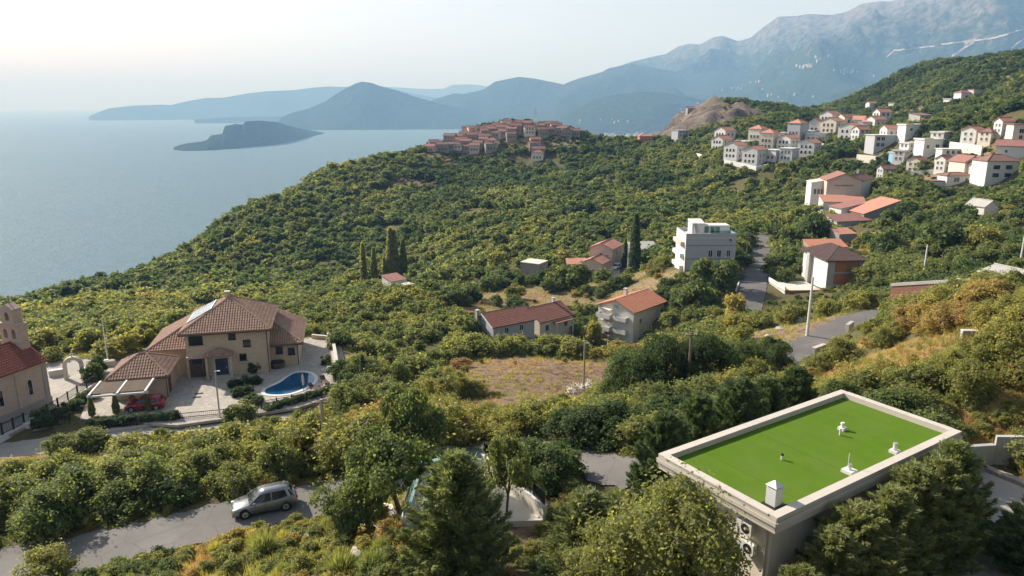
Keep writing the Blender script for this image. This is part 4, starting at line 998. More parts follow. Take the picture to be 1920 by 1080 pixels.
    MB().box(-2.118,-2.0,-.7,.7,.20,.28).build('bumper', M['rubber'], r)
    if bonnet_open: MB().add([(-1.0,.72,.94),(-1.0,-.72,.94),(-1.45,-.66,1.78),(-1.45,.66,1.78),(-1.04,.72,.92),(-1.04,-.72,.92),(-1.49,-.66,1.76),(-1.49,.66,1.76)], [(0,1,2,3),(4,7,6,5),(0,4,5,1),(1,5,6,2),(2,6,7,3),(3,7,4,0)]).build('bonnet', paint, r)
    return r
k0 = min(range(len(ROAD_LOW)), key=lambda i: abs(ROAD_LOW[i][0]+17.0)); rp = np.array(ROAD_LOW[k0]); rd = np.array(ROAD_LOW[k0+2])-np.array(ROAD_LOW[k0-2]); rd = rd[:2]/np.hypot(*rd[:2])
cpos = PZ(497,953,rp[2]+.03)
car('parked_car', 'grey metallic hatchback parked on the shaded lower road', (cpos[0], cpos[1], rp[2]+.015), math.atan2(rd[1],rd[0])+R(2), M['silver'])
cpos = PY(274,766); car('parked_car', 'dark red hatchback with raised bonnet under the pergola', (cpos[0], cpos[1], YARD+.005), VY, M['redpaint'], bonnet_open=True)
cp_ = PT(1156,498,213); car('parked_car', 'white car parked beside the pink house', (cp_[0], cp_[1], h1(cp_[0],cp_[1])+.02), R(60), M['whitecar'], simple=True)
cp_ = PT(1243,512,196); car('parked_car', 'dark blue car parked left of the white hotel', (cp_[0], cp_[1], h1(cp_[0],cp_[1])+.02), R(100), M['darkcar'], simple=True)

# ================================================================== HOUSE WITH THE GREEN ROOF
gh = empty('flat_roofed_house', (rc0[0], rc0[1], 0), ROOF_YAW, 'flat roofed house with bright green turf roof and pale parapet', 'house')
hx, hy = RL/2, RW/2; zt = ROOF_Z; TURF_Z = zt-.30
MB().box(-hx+.55,hx-.55,-hy+.55,hy-.55,-24.0,zt-.78).build('wall', M['beige'], gh)
MB().box(-hx+.003,hx-.003,-hy+.003,hy-.003,zt-.78,zt-.34).build('roof_slab', M['coping'], gh)
def turf_mat():
    t = NT('artificial_turf'); co = t.coord(); n = t.noise(co, 1.2, 4); n2 = t.noise(co, 60, 2); w = t.n('ShaderNodeTexWave', bands_direction='X', i_Scale=.26, i_Distortion=.4); t.l(co, w.inputs[0])
    c = t.mix(n, (.066,.128,.004), (.095,.168,.006)); c = t.mix(t.math('MULTIPLY', n2, .35), c, (.032,.10,.003)); c = t.mix(t.math('MULTIPLY', w.outputs[1], .10), c, (.11,.19,.012))
    n5 = t.noise(co, .45, 6, .65); c = t.mix(t.ramp(n5, [(.42,(0,0,0)),(.72,(.55,.55,.55))]), c, (.105,.15,.03)); n6 = t.noise(co, 5.0, 5, .7); c = t.mix(t.ramp(n6, [(.58,(0,0,0)),(.75,(.5,.5,.5))]), c, (.045,.10,.006))
    t.bsdf(c, .9, t.bump(n2, .4, .02), spec=.15); return t.m
M['turf'] = turf_mat()
# turf laid in rolls, each a strip of its own
pw = .40; ns = 7; sw = (RL-2*pw)/ns
for i in range(ns):
    x0 = -hx+pw+i*sw+.006; MB().box(x0,x0+sw-.012,-hy+pw+.005,hy-pw-.005,zt-.337,TURF_Z+(.004 if i%2 else 0)).build('turf_strip', M['turf'], gh)
pts_ = [(-hx,hx,-hy,-hy+pw),(-hx,hx,hy-pw,hy),(-hx,-hx+pw,-hy+pw+.003,hy-pw-.003),(hx-pw,hx,-hy+pw+.003,hy-pw-.003)]
for a,b,c,d in pts_:
    pp = MB().box(a,b,c,d,zt-.337,zt-.08).build('parapet', M['coping'], gh)
    # coping slabs, one by one
    L = max(b-a, d-c); nsl = max(4, int(L/1.2)); cm = None
    for i in range(nsl):
        if b-a > d-c: s = MB().box(a+(b-a)*i/nsl+.006, a+(b-a)*(i+1)/nsl-.006, c-(.03 if c < 0 else 0), d+(.03 if d > 0 else 0), zt-.077, zt)
        else: s = MB().box(a-(.03 if a < 0 else 0), b+(.03 if b > 0 else 0), c+(d-c)*i/nsl+.006, c+(d-c)*(i+1)/nsl-.006, zt-.077, zt)
        s.build('coping_slab', M['coping'], pp)
for k, (z0, z1, ins) in enumerate(((zt-.42,zt-.24,-.05),(zt-.60,zt-.44,.02),(zt-.78,zt-.62,.10))):
    f = MB(); i_ = ins
    for a,b,c,d in ((-hx+i_,hx-i_,-hy+i_-.04,-hy+i_),(-hx+i_,hx-i_,hy-i_,hy-i_+.04),(-hx+i_-.04,-hx+i_,-hy+i_,hy-i_),(hx-i_,hx-i_+.04,-hy+i_,hy-i_)): f.box(a,b,c,d,z0,z1)
    f.build('fascia_band', M['coping'], gh)
def R2L(p): d = np.array(p[:2])-rc0; return float(d@ex), float(d@ey)
cx_, cy_ = R2L(PZ(1450,945,TURF_Z)); cc = MB().box(cx_-.25,cx_+.25,cy_-.25,cy_+.25,TURF_Z,TURF_Z+.85).build('chimney', M['paint'], gh)
cb = MB().box(cx_-.21,cx_+.21,cy_-.21,cy_+.21,TURF_Z+.853,TURF_Z+.93); cb.build('vent_slot', M['concrete'], cc)
MB().add([(cx_-.30,cy_-.30,TURF_Z+.93),(cx_+.30,cy_-.30,TURF_Z+.93),(cx_+.30,cy_+.30,TURF_Z+.93),(cx_-.30,cy_+.30,TURF_Z+.93),(cx_,cy_,TURF_Z+1.16)], [(0,3,2,1),(0,1,4),(1,2,4),(2,3,4),(3,0,4)]).build('cap', M['paint'], cc)
MB().box(cx_-.40,cx_+.40,cy_-.36,cy_+.36,TURF_Z-.001,TURF_Z+.03).build('flashing', M['dark'], cc)
def vent(u, v, h, r, capm, plate=None, extra=None):
    x, y = R2L(PZ(u, v, TURF_Z)); o = MB().tube((x,y,TURF_Z),(x,y,TURF_Z+h),r,n=10).build('vent_pipe', M['paint'], gh)
    if capm: MB().tube((x,y,TURF_Z+h+.003),(x,y,TURF_Z+h+.09),r*1.35,r*1.1,10).build('cap', M[capm], o)
    if plate: MB().box(x-plate,x+plate,y-plate,y+plate,TURF_Z+.004,TURF_Z+.16).build('plate', M['paint'], o)
    if extra: MB().tube((x-.05,y+.06,TURF_Z+.1),(x-.05,y+.06,TURF_Z+extra),.02,n=6).build('rod', M['paint'], o)
vent(1466,862,.24,.06,'dark'); vent(1575,816,.30,.055,'paint'); vent(1579,806,.34,.09,'paint',.18); vent(1592,886,.36,.08,'metal',.27,1.0); vent(1677,849,.45,.10,'metal',.2)
def ac(a, z, x=-hx+.55):
    o = MB().box(x-.34,x-.04,a-.42,a+.42,z,z+.58).build('air_conditioner', M['paint'], gh, bevel=.02)
    MB().tube((x-.341,a-.08,z+.29),(x-.352,a-.08,z+.29),.23,n=18).build('fan_grille', M['dark'], o); MB().tube((x-.353,a-.08,z+.29),(x-.365,a-.08,z+.29),.06,n=8).build('hub', M['paint'], o)
    for q in (-.3,.3): MB().box(x-.36,x-.003,a+q-.02,a+q+.02,z-.06,z-.003).build('bracket', M['metal'], o)
ac(-hy+1.75, zt-1.75); ac(-hy+1.55, zt-2.65)
MB().tube((-hx+.50,-hy+.75,-23),(-hx+.50,-hy+.75,zt-.8),.05,n=8).build('downpipe', M['coping'], gh)
EXCL.append((rc0[0], rc0[1], 4.3)); EXCL.append((*RP(-4.5,0), 4.0)); EXCL.append((*RP(4.5,0), 4.0))
for s in (-6,-2,2,6): LOW.append((*RP(s,hy+3), 4.0, 3.0))

# ================================================================== TERRACE WITH GLASS RAILING
tr_ = empty('roof_terrace', (float(TERR[0][0]), float(TERR[0][1]), TERR_Z), 0, 'pale concrete terrace with glass railing behind the foreground trees', 'terrace'); to = np.array(TERR[0])
tp = [np.array(p)-to for p in TERR]
sheet('floor', [(p[0],p[1]) for p in tp], 0.0, M['paleconc'], None, tr_, .8)
def parapet(i, j, h, glass, w=.25):
    a, b = tp[i], tp[j]; MB().obox(a[:2], b[:2], w, .003, h).build('parapet', M['paleconc'], tr_); MB().obox(a[:2], b[:2], w+.08, h+.003, h+.08).build('coping', M['paint'], tr_)
    if glass:
        L = np.hypot(*(b-a)[:2]); n = max(1, round(L/1.3))
        for k in range(n):
            s, e = a+(b-a)*(k+.02)/n, a+(b-a)*(k+.98)/n; MB().obox(s[:2], e[:2], .02, h+.085, h+.85).build('glass_pane', M['clear'], tr_)
parapet(0,1,.30,True); parapet(1,2,.30,True); parapet(2,3,.30,True); parapet(3,4,.80,True)
litter = [PZ(u,v,TERR_Z) for u,v in ((952,912),(1020,976),(1005,1003),(930,985))]
EXCL.append((*(sum(np.array(p[:2]) for p in TERR)/5), 4.2))
rampp = [PZ(u,v,z) for u,v,z in ((640,962,-26.2),(690,940,-25.2),(735,948,-23.4),(755,985,-23.2),(700,1000,-24.0))]
tag(MB().add([(p[0],p[1],p[2]+.1) for p in rampp], [tuple(range(5))]).build('access_ramp', M['paleconc']), kind='structure')

# ================================================================== WALLS NEAR THE DRIVEWAY
def PD(u, v, dz=0): return PZ(u, v, DRIVE_Z)+np.array((0,0,dz))
wall_run('retaining_wall', 'low pinkish concrete wall between conifers and driveway', [PD(1744,990), PD(1690,1100)], .28, .55, 'coping', cap='paleconc')
wall_run('retaining_wall', 'low concrete wall behind the driveway, right of the green roof', [PT(1800,862,44.5), PT(1860,858,45)], .3, .9, 'concrete')
wall_run('retaining_wall', 'high plain concrete wall at the right edge above the driveway', [PT(1860,866,45.2), PT(1990,868,44)], .3, 1.75, 'concrete', deep=2)
wall_run('stone_edging', 'rough grey stone edging along the upper side of the driveway', [PD(1800,888), PD(1845,880), PD(1930,915)], .5, .25, 'oldstone')
wall_run('garden_wall', 'short concrete wall stub with pale top in the right hillside scrub', [PT(1723,632,75), PT(1762,606,84)], .35, .9, 'concrete', cap='coping')
wall_run('garden_wall', 'concrete retaining wall with pale coping beside rust coloured bush', [PT(1800,642,60), PT(1832,643,60), PT(1890,640,60)], .3, 1.0, 'concrete', cap='paint')
wall_run('garden_wall', 'small grey block wall beside the lane in the scrub', [PT(1524,668,80), PT(1545,660,82)], .35, .9, 'concrete', cap='coping')
wall_run('garden_wall', 'grey block wall end at the lane bend', [PT(1587,622,98), PT(1597,615,99)], .5, 1.0, 'concrete')
bw = wall_run('brick_wall', 'long red brick wall with thick grey coping on the right hillside', [PT(1668,568,101)+np.array((0,0,.2)), PT(1880,566,88)+np.array((0,0,.6))], .35, 2.2, 'redbrick', deep=2)
a, b = PT(1668,568,101), PT(1880,566,88); bb = MB(); bb.obox((0,0), (b-a)[:2], .55, 2.203, 2.6, 0, (b-a)[2]+.4+2.203, (b-a)[2]+.4+2.6); bb.build('coping', M['concrete'], bw)
m_ = (a+b)/2; LOW.append((m_[0]-1, m_[1]-7, 11, 1.2)); LOW.append((a[0]-1,a[1]-7,7,1.1)); LOW.append((b[0]-3,b[1]-6,7,1.1))

for q in ROAD_FENCE: LOW.append((q[0]+.8, q[1]-4.5, 4.6, 1.5))
for q in ROAD_LOW[::2]: LOW.append((q[0], q[1]-5.0, 3.6, 1.2))

for u, v, t_, r_, h_ in ((540,815,68,6,1.7),(480,815,68,6,1.7),(600,810,68,6,1.7),(420,820,68,6,1.7),(350,830,69,6,1.8),(640,790,72,5,1.6),(1500,690,80,6,.9),(1560,662,86,6,.9),(1450,705,78,5,.9),(1620,620,95,6,.9),(1530,620,103,5,1.0),(1000,775,80,7,1.2),(940,770,80,6,1.3),(1060,770,80,5,1.2),(1700,620,85,8,1.2),(1780,600,85,8,1.2),(1840,600,80,7,1.1)):
    q = PT(u, v, t_); LOW.append((q[0], q[1], r_, h_))

q = PT(612,908,54); LOW.append((q[0], q[1], 2.6, .8))
# ================================================================== HOUSES OF THE VALLEY
T_APT = 151.0
apt = house('apartment_house', 'tall white apartment house with balconies, blue shutters and orange roof', 1186, 643, T_APT, 47, 11.7, 8.9, 6.6, 'gx', 1.75, .45, 'cream', 'tile_orange',
    [('R',9.0,1.2,.8,1.4,dict(pane='blueshut')),('R',9.0,3.8,.8,1.4,dict(pane='blueshut')),('R',2.6,3.6,.7,1.1,{}),('R',2.6,.9,.7,1.3,dict(pane='blueshut')),('R',10.8,.8,1.0,1.6,dict(arch=True)),('R',10.8,3.9,1.0,1.4,dict(arch=True)),
     ('L',4.4,5.4,1.2,1.9,dict(pane='blueshut')),('L',3.2,2.9,1.2,1.8,dict(pane='blueshut')),('L',3.2,.2,1.2,1.8,dict(pane='blueshut'))], tiles=True, deep=4, front=26, lowh=1.0, chim=(6.3,6.4,7.3,9.3,.7,'paint'))
MB().box(-.05,-.003,-.03,8.93,-4,6.55).build('facade_panel', M['white'], apt)
for k, z in enumerate((-1.2, 1.6, 4.3)):
    for y0, y1 in ((5.0,8.4),(1.2,4.4)) if k else ((5.0,8.4),):
        dpt = 1.5 if y0 > 4 else 1.1
        b = MB().box(-dpt,-.06,y0,y1,z,z+.15).build('balcony', M['white'], apt); pb = MB(); pb.box(-dpt,-dpt+.1,y0,y1,z+.153,z+.95); pb.box(-dpt+.1,-.06,y0,y0+.1,z+.153,z+.95); pb.box(-dpt+.1,-.06,y1-.1,y1,z+.153,z+.95); pb.build('balustrade', M['white'], b)
        if y0 > 4: MB().prism([(-dpt,y0),(-.06,y0),(-.06,y1)], z+1.9, z+2.0).build('arch_wall', M['cream'], b)
house('cottage', 'low white cottage with maroon roof, lower of two in the clearing', 925, 632, None, 34, 9.6, 7.4, 1.9, 'gx', 1.75, .3, 'greyrender', 'tile_maroon', [('R',3,.3,.8,1.0,{}),('R',6.5,.3,.8,1.0,{}),('L',3.7,.9,.7,.8,{})], tiles=True, front=14, lowh=1.0, chim=(-.5,4.9,0,4.2,.55,'concrete'))
tw2 = house('cottage', 'low cream cottage with maroon roof and porch, upper of two in the clearing', 1012, 628, 148, 40, 9.2, 8.0, 2.6, 'gx', 1.9, .3, 'cream', 'tile_maroon', [('R',2,.5,.8,1.2,{}),('R',7.3,.5,.8,1.2,{}),('L',4,1.0,.7,.9,{})], tiles=True, front=14, lowh=1.0, chim=(7.6,4.2,4.0,5.6,.5,'paint'))
MB().box(3.2,8.2,-1.6,-.35,2.05,2.2).build('porch_roof', M['tile_maroon'], tw2)
for x in (3.4,8.0): MB().box(x-.12,x+.12,-1.5,-1.26,-2,2.047).build('post', M['paint'], tw2)
for h_ in bpy.data.objects:
    if h_.name.startswith('cottage'):
        ww = 7.4 if h_.name == 'cottage' else 8.0; hh = 1.9 if h_.name == 'cottage' else 2.6; rs_ = 1.75 if h_.name == 'cottage' else 1.9
        vb = MB()
        for s in (1,-1):
            y0, y1 = (ww/2+s*(ww/2+.3)), ww/2; z0 = hh - rs_*.3/(ww/2); z1 = hh+rs_
            vb.add([(-.42,y0,z0-.12),(-.42,y1,z1-.12),(-.42,y1,z1+.16),(-.42,y0,z0+.16),(-.302,y0,z0-.12),(-.302,y1,z1-.12),(-.302,y1,z1+.16),(-.302,y0,z0+.16)], [(0,1,2,3),(4,7,6,5),(0,4,5,1),(3,2,6,7),(1,5,6,2),(0,3,7,4)])
        vb.build('verge', M['paint'], h_)
hotel = house('hotel', 'grey and white flat roofed hotel block with roof terrace', 1283, 510, 170, 1, 11.6, 9.0, 7.9, 'flat', .9, .05, 'greyrender', 'paleconc',
    [('R',5.8,3.6,.9,1.5,dict(bars=1)),('R',7.8,3.6,.9,1.5,dict(bars=1)),('R',10.0,3.6,.8,1.5,dict(bars=1)),('R',5.8,.9,.9,1.5,dict(bars=1)),('R',7.8,.9,.9,1.5,{})], deep=4, front=10, lowh=2.2, cat='hotel')
for z in (6.1,3.0,.3): MB().box(-.03,11.63,-.04,-.003,z,z+.22).build('dark_band', M['block'], hotel)
MB().box(-.08,-.003,-.1,9.1,-4,8.9).build('facade_panel', M['white'], hotel)
for z in (.4,3.2,6.0): MB().box(-1.0,-.083,1.0,8.5,z,z+.9).build('balcony', M['pink'] if z > 5 else M['white'], hotel)
st = MB().box(2.3,5.2,4.0,8.0,8.13,10.6); st.build('stair_tower', M['paint'], hotel); MB().add([(2.2,3.9,10.6),(5.3,3.9,10.6),(5.3,8.1,10.9),(2.2,8.1,10.9),(2.2,3.9,10.75),(5.3,3.9,10.75),(5.3,8.1,11.3),(2.2,8.1,11.3)], [(0,3,2,1),(4,5,6,7),(0,1,5,4),(1,2,6,5),(2,3,7,6),(3,0,4,7)]).build('tower_roof', M['paint'], hotel)
MB().add([(2.6,2.2,8.2),(3.4,2.2,8.2),(3.4,3.99,10.4),(2.6,3.99,10.4),(2.6,2.2,8.6),(3.4,2.2,8.6),(3.4,3.99,10.8),(2.6,3.99,10.8)], [(0,3,2,1),(4,5,6,7),(0,1,5,4),(1,2,6,5),(2,3,7,6),(3,0,4,7)]).build('stair', M['concrete'], hotel)
pv = MB().box(5.3,11.5,5.0,8.5,8.13,10.1).build('pavilion', M['paint'], hotel)
for x in (6.0,7.4,8.6): MB().box(x-.5,x+.5,4.96,4.997,8.4,9.8).build('pane', M['clear'], pv)
MB().box(5.6,11.62,.1,.18,9.03,9.7).build('glass_rail', M['clear'], hotel); MB().tube((10.2,-.3,7.5),(10.25,-.34,7.55),.32,.3,12).build('satellite_dish', M['dark'], hotel)
cons = house('unfinished_house', 'unfinished house of clay blocks and concrete with dark hip roof', 1548, 540, 155, 3, 8.0, 11.5, 5.6, 'hip', 1.9, .7, 'orangebrick', 'tile_brown',
    [('L',1.5,.3,1.0,1.9,{}),('L',3.6,.3,.8,1.9,{}),('L',1.5,3.1,1.0,1.9,{}),('L',3.4,3.1,.7,1.9,{}),('L',5.2,3.1,1.0,2.0,dict(arch=True)),('L',5.2,.3,.9,1.9,{}),('L',9.6,3.1,1.3,1.8,{}),('L',9.6,.3,1.3,1.8,{})], tiles=True, deep=5, front=14, lowh=1.3, frame='concrete', dz=.6)
for x0, x1, z0, z1 in ((-.06,1.5,-3,5.55),(6.9,8.06,-3,5.55),(1.503,6.897,2.5,2.85),(1.503,6.897,5.25,5.55),(1.503,6.897,-.3,.1)): MB().box(x0,x1,-.07,-.003,z0,z1).build('concrete_frame', M['concrete'], cons)
MB().box(-.08,-.003,-.02,11.52,-3,5.55).build('facade_panel', M['white'], cons); MB().box(-.9,-.083,6.9,8.2,-3,5.5).build('bay', M['concrete'], cons)
tt = MB().box(-9.0,-.9,-.5,8.5,-1.3,-1.0).build('terrace', M['paleconc'], cons); MB().box(-9.0,-8.8,-.5,8.5,-4.5,-.1).build('terrace_wall', M['white'], cons); MB().box(-8.8,-.9,-.5,-.3,-4.5,-.9).build('terrace_wall', M['orangebrick'], cons); MB().box(-11.5,-9.003,1.0,7.5,-4.8,-2.6).build('terrace_wall', M['white'], cons)
for x in (-6.5,-4.8,-3.2): window(cons, 'R', x, -3.6, .8, 1.8, (8,11), frame='concrete', off=.5)
LOW.append((55,138,12,1.2)); LOW.append((60,130,9,1.3)); EXCL.append((58,151,6.5))
house('annex', 'low shed with red tiled roof right behind the unfinished house', 1545, 478, None, 5, 9.5, 4.0, 2.3, 'sx', 1.2, .2, 'oldstone', 'tile_orange', ctr=True, cat='shed')
house('field_shed', 'small grey block shed with pale orange tiled roof above the unfinished house', 1572, 458, None, 12, 5.0, 4.2, 2.6, 'sx', .9, .15, 'block', 'ftile_orange', cat='shed')
house('field_shed', 'small white shed with red roof below the poplars', 735, 552, 172, 40, 4.0, 4.4, 3.0, 'sx', .7, .2, 'white', 'ftile_red', cat='shed', front=6, lowh=1.2)
house('field_shed', 'dark flat roofed lean-to joined to the shed below the poplars', 752, 556, 170, 40, 3.6, 3.6, 2.3, 'flat', 0, .1, 'block', 'paleconc', cat='shed', front=5, lowh=1.0)
house('cabin', 'square brown cabin with flat pale roof in the trees', 1010, 516, 204, 60, 5.5, 5.8, 3.0, 'flat', 0, .1, 'oldstone', 'paleconc', cat='cabin', front=6, lowh=1.2)
pk = house('pink_house', 'pink two storey house with orange gable roof beside the cypress', 1147, 505, 213, 62, 8.5, 7.0, 6.0, 'gx', 1.4, .35, 'pink', 'ftile_orange', [('L',3.6,3.2,.9,1.3,{}),('L',1.6,3.6,.5,.5,{}),('R',4,3.4,.8,1.2,{})], front=8, lowh=1.5)
house('pink_house', 'low pink wing with orange gable roof in front of the taller pink house', 1128, 512, 207, 62, 6.0, 6.2, 2.6, 'gx', 1.3, .3, 'pink', 'ftile_orange', front=5, lowh=1.2)
house('field_shed', 'long low shed with orange roof left of the pink house', 1081, 505, None, 5, 6.0, 4.0, 2.0, 'sx', .9, .2, 'oldstone', 'ftile_orange', ctr=True, cat='shed', front=4)
house('field_shed', 'old stone hut with red roof below the pink house', 1107, 537, 196, 50, 4.5, 4.5, 2.0, 'gx', 1.4, .25, 'oldstone', 'ftile_red', cat='shed', front=5, lowh=1.2)
house('stone_barn', 'old stone barn with pale slate roof right of the cypress', 1205, 482, 226, 10, 8.0, 5.0, 3.0, 'sx', 1.2, .3, 'oldstone', 'concrete', [('R',2.5,.5,1.2,1.4,dict(frame='wood')),('R',5,.5,1.2,1.4,dict(frame='wood'))], ctr=True, cat='barn', front=5)
# group with the painted name
sg = house('guest_house', 'large pinkish guest house with painted name and red roof', 1572, 374, 262, -8, 11.5, 9.5, 7.3, 'gy', 2.3, .4, 'pink', 'ftile_red', [], ctr=True, deep=7, front=10, lowh=1.4, cat='guest house')
house('guest_house_wing', 'low wing with orange roof in front of the named guest house', 1578, 391, 252, -8, 14.0, 6.0, 2.6, 'sx', 1.5, .3, 'white', 'ftile_orange', [('R',5.5,.9,.9,1.5,{}),('R',9.5,.9,.9,1.5,{})], ctr=True, deep=4, front=8, lowh=1.4, frame='white')
house('guest_house_wing', 'narrow glazed white wing left of the named guest house', 1532, 370, 266, -8, 6.5, 7.0, 5.6, 'sy', 1.2, .3, 'white', 'paleconc', grid('R',4,1,6.5,.8,1.8,1.6), ctr=True, deep=4)
house('white_house', 'white gabled house with maroon roof right of the named guest house', 1612, 372, 258, 50, 14.0, 7.0, 6.0, 'gx', 1.8, .3, 'white', 'ftile_brown', [('L',3.5,3.4,.8,1.7,dict(arch=True)),('L',3.5,.6,.8,1.4,{})], front=7, lowh=1.3, chim=(9,4,6,9,.7,'paint'))
house('farm_barn', 'long grey barn with sloping orange roof below the guest house', 1632, 420, 226, 8, 11.0, 9.0, 4.0, 'sy', 3.6, .4, 'block', 'ftile_orange', ctr=True, cat='barn', front=6, lowh=1.5)
house('farm_house', 'low white farmhouse with brick roof left of the grey barn', 1588, 408, 232, 12, 9.0, 6.0, 3.4, 'sy', 1.6, .4, 'white', 'ftile_red', grid('R',2,1,9,.9,1.3,1.2), ctr=True, front=5, lowh=1.5)
house('farm_shed', 'low shed with patched red roof in front of the farm buildings', 1590, 424, 220, 15, 12.0, 5.0, 2.0, 'sx', 1.2, .4, 'greyrender', 'ftile_red', ctr=True, cat='shed', front=5, lowh=1.3)
house('hut', 'small white hut with grey gable roof among the olive trees', 1838, 405, 182, 20, 4.6, 5.0, 2.7, 'gy', 1.3, .25, 'white', 'concrete', ctr=True, cat='hut', front=5, lowh=1.0)
house('garage', 'grey rendered garage with low pitched roof at right edge', 1890, 552, 94, 20, 6.0, 4.5, 2.0, 'gy', .7, .12, 'greyrender', 'concrete', cat='garage', front=5, lowh=1.0)
gw = MB().box(-.35,.35,-.35,.35,-.5,1.1); o = gw.build('gate_pillar', M['paint'], None, tuple(PT(1797,537,104)), .3); tag(o, 'white gate pillar behind the long brick wall', 'pillar')
wall_run('garden_wall', 'low white wall with pale coping beside the grey garage', [PT(1815,541,105), PT(1880,533,103)], .3, .8, 'redbrick', cap='paint')
# painted name on the guest house
cu = bpy.data.curves.new('lettering', 'FONT'); cu.body = 'VILLA MOMENTA'; cu.size = .85; cu.align_x = 'CENTER'; cu.extrude = .02
so = bpy.data.objects.new('lettering', cu); COL.objects.link(so); dgr = bpy.context.evaluated_depsgraph_get(); lme = bpy.data.meshes.new_from_object(so.evaluated_get(dgr)); bpy.data.objects.remove(so)
lme.materials.clear(); lme.materials.append(M['brownwood']); lo = link('lettering', lme, sg, (5.75, -.05, 5.2)); lo.rotation_euler = (R(90), 0, 0)

# ------------------------------------------------------------------ right slope and white hamlet
LBL = {}
def uniq(label):
    return label
RH = [ # name,label,u,v,t,yaw,lx,ly,h,kind,rise,wall,roof,wins
 ('white_house','big white hip roofed house at right edge with dark windows',1862,334,250,2,12.5,9,7.0,'hip',2.0,'white','ftile_brown',grid('R',2,2,12.5,2.2,1.2,1.0,3.0,frame='dark')),
 ('cream_house','cream gabled house with maroon roof left of the big white hip roofed house',1806,326,262,8,7.0,9,5.2,'gy',2.2,'cream','ftile_red',[('R',3.5,3.0,.7,1.0,{}),('R',3.5,.6,.9,1.2,{})]),
 ('cream_house','smaller cream gabled house touching the big white hip roofed house',1836,329,256,8,6.0,8,4.6,'gy',1.8,'cream','ftile_brown',[('R',3,2.6,.7,1.0,{})]),
 ('white_house','white house with dark red gable roof behind the big hip roofed house',1893,294,285,-35,11,9,5.0,'gx',2.3,'white','ftile_red',[('L',4,2,.9,1.1,{}),('R',4,2,.9,1.1,{})]),
 ('white_house','low white house with flat brown roof below the cream gables',1788,342,255,4,10,6,3.0,'hip',.9,'white','ftile_brown',[('R',4,.6,2.2,1.6,{}),('R',8,.8,.8,1.2,{})]),
 ('white_house','small white flat roofed annex left of the low brown roofed house',1752,350,258,4,8,5,2.4,'flat',.0,'paint','ftile_brown',[]),
 ('modern_house','white cubic house with terraces above the vineyard walls',1738,290,296,6,9,7,6.8,'flat',.4,'white','paint',[('R',6.5,3.2,1.6,1.6,{}),('R',2,3.2,1.2,1.4,{})]),
 ('modern_house','long low white flat roof building right of the cubic house',1785,290,298,-4,12,6,2.6,'flat',.0,'paint','paint',grid('R',4,1,12,1.2,1.4,.6)),
 ('concrete_house','unfinished concrete house with flat roof and open frame',1652,276,335,4,13,9,6.2,'flat',.0,'greyrender','paleconc',[('R',2,.6,1.8,1.8,{}),('R',4.5,.6,1.8,1.8,{}),('R',2,3.6,1.8,1.8,{}),('R',4.5,3.6,1.8,1.8,{})]),
 ('concrete_house','unfinished frame house with pitched roof on the upper terrace',1724,238,340,14,8,8,6.0,'sx',1.0,'concrete','ftile_brown',grid('R',3,2,8,1.3,2.0,.4,2.9)),
 ('white_house','white block house with balconies below the unfinished frame house',1704,257,336,6,9,7,6.0,'flat',.5,'white','paint',[('R',6,1.0,1.6,1.8,{}),('R',3,3.4,1.2,1.2,{})]),
 ('hill_house','pale house with overhanging roof at the right edge of the slope',1908,262,262,-12,7,7,6.0,'flat',.0,'cream','ftile_red',[('R',3,2.8,1.6,1.6,{}),('R',3,.4,1.2,1.5,{})]),
 ('hill_house','white villa high on the right slope, lower of the pair',1786,200,372,10,8,6,4.0,'flat',.3,'paint','ftile_orange',[('R',4,1.2,2,1.4,{})]),
 ('hill_house','white villa high on the right slope, upper of the pair',1806,188,392,10,9,6,4.5,'hip',1.2,'paint','ftile_red',[('R',4,1.4,2,1.4,{})]),
 ('hill_house','tiny white house among trees on the wooded saddle',1633,203,520,10,7,5,4.0,'gx',1.2,'white','ftile_orange',[]),
 ('hill_house','small pale house beside the road bend on the wooded saddle',1676,203,500,25,7,5,4.0,'flat',.0,'paleconc','paleconc',[]),
 ('hill_house','long pale ruined terrace house high on the right slope',1833,176,400,20,12,4,2.6,'flat',.0,'paleconc','ftile_orange',[]),
 ('blue_hut','small blue hut with white roof above the vineyard',1680,299,300,10,5,4,3.2,'flat',.0,'blueshut','paint',[]),
 ('grey_house','grey block of flats at the foot of the rocky hill',1275,262,560,25,12,9,8.0,'flat',.0,'greyrender','concrete',grid('R',3,3,12,1.5,1.4,.8,2.6)),
 ('brick_house','red brick house with hip roof on the saddle left of the rocky hill',1209,266,545,5,11,8,5.0,'hip',1.6,'orangebrick','ftile_orange',grid('R',3,1,11,1.3,1.5,1.4)),
 ('hill_house','old house perched on top of the rocky hill',1294,211,612,5,7,6,4.0,'gx',1.2,'oldstone','ftile_red',[]),
]
for (nm, lb, u, v, t_, yw_, lx, ly, h, kd, rs_, wl, rf, wn_) in RH:
    p = GR(u, v); tt_ = float(p[1]*CP - p[2]*SP); s = tt_/t_ if t_ else 1.0; s = min(max(s, .8), 1.25)
    s *= .88
    house(nm, lb, u, v, None, yw_, lx*s, ly*s, h*s, kd, rs_*s, .4, wl, rf, [(a,b_*s,c_*s,d_*s,e_*s,k_) for a,b_,c_,d_,e_,k_ in [tuple(w)+(({},) if len(w) == 5 else ()) for w in wn_]], ctr=True, far=True, deep=6, front=11, lowh=1.0)
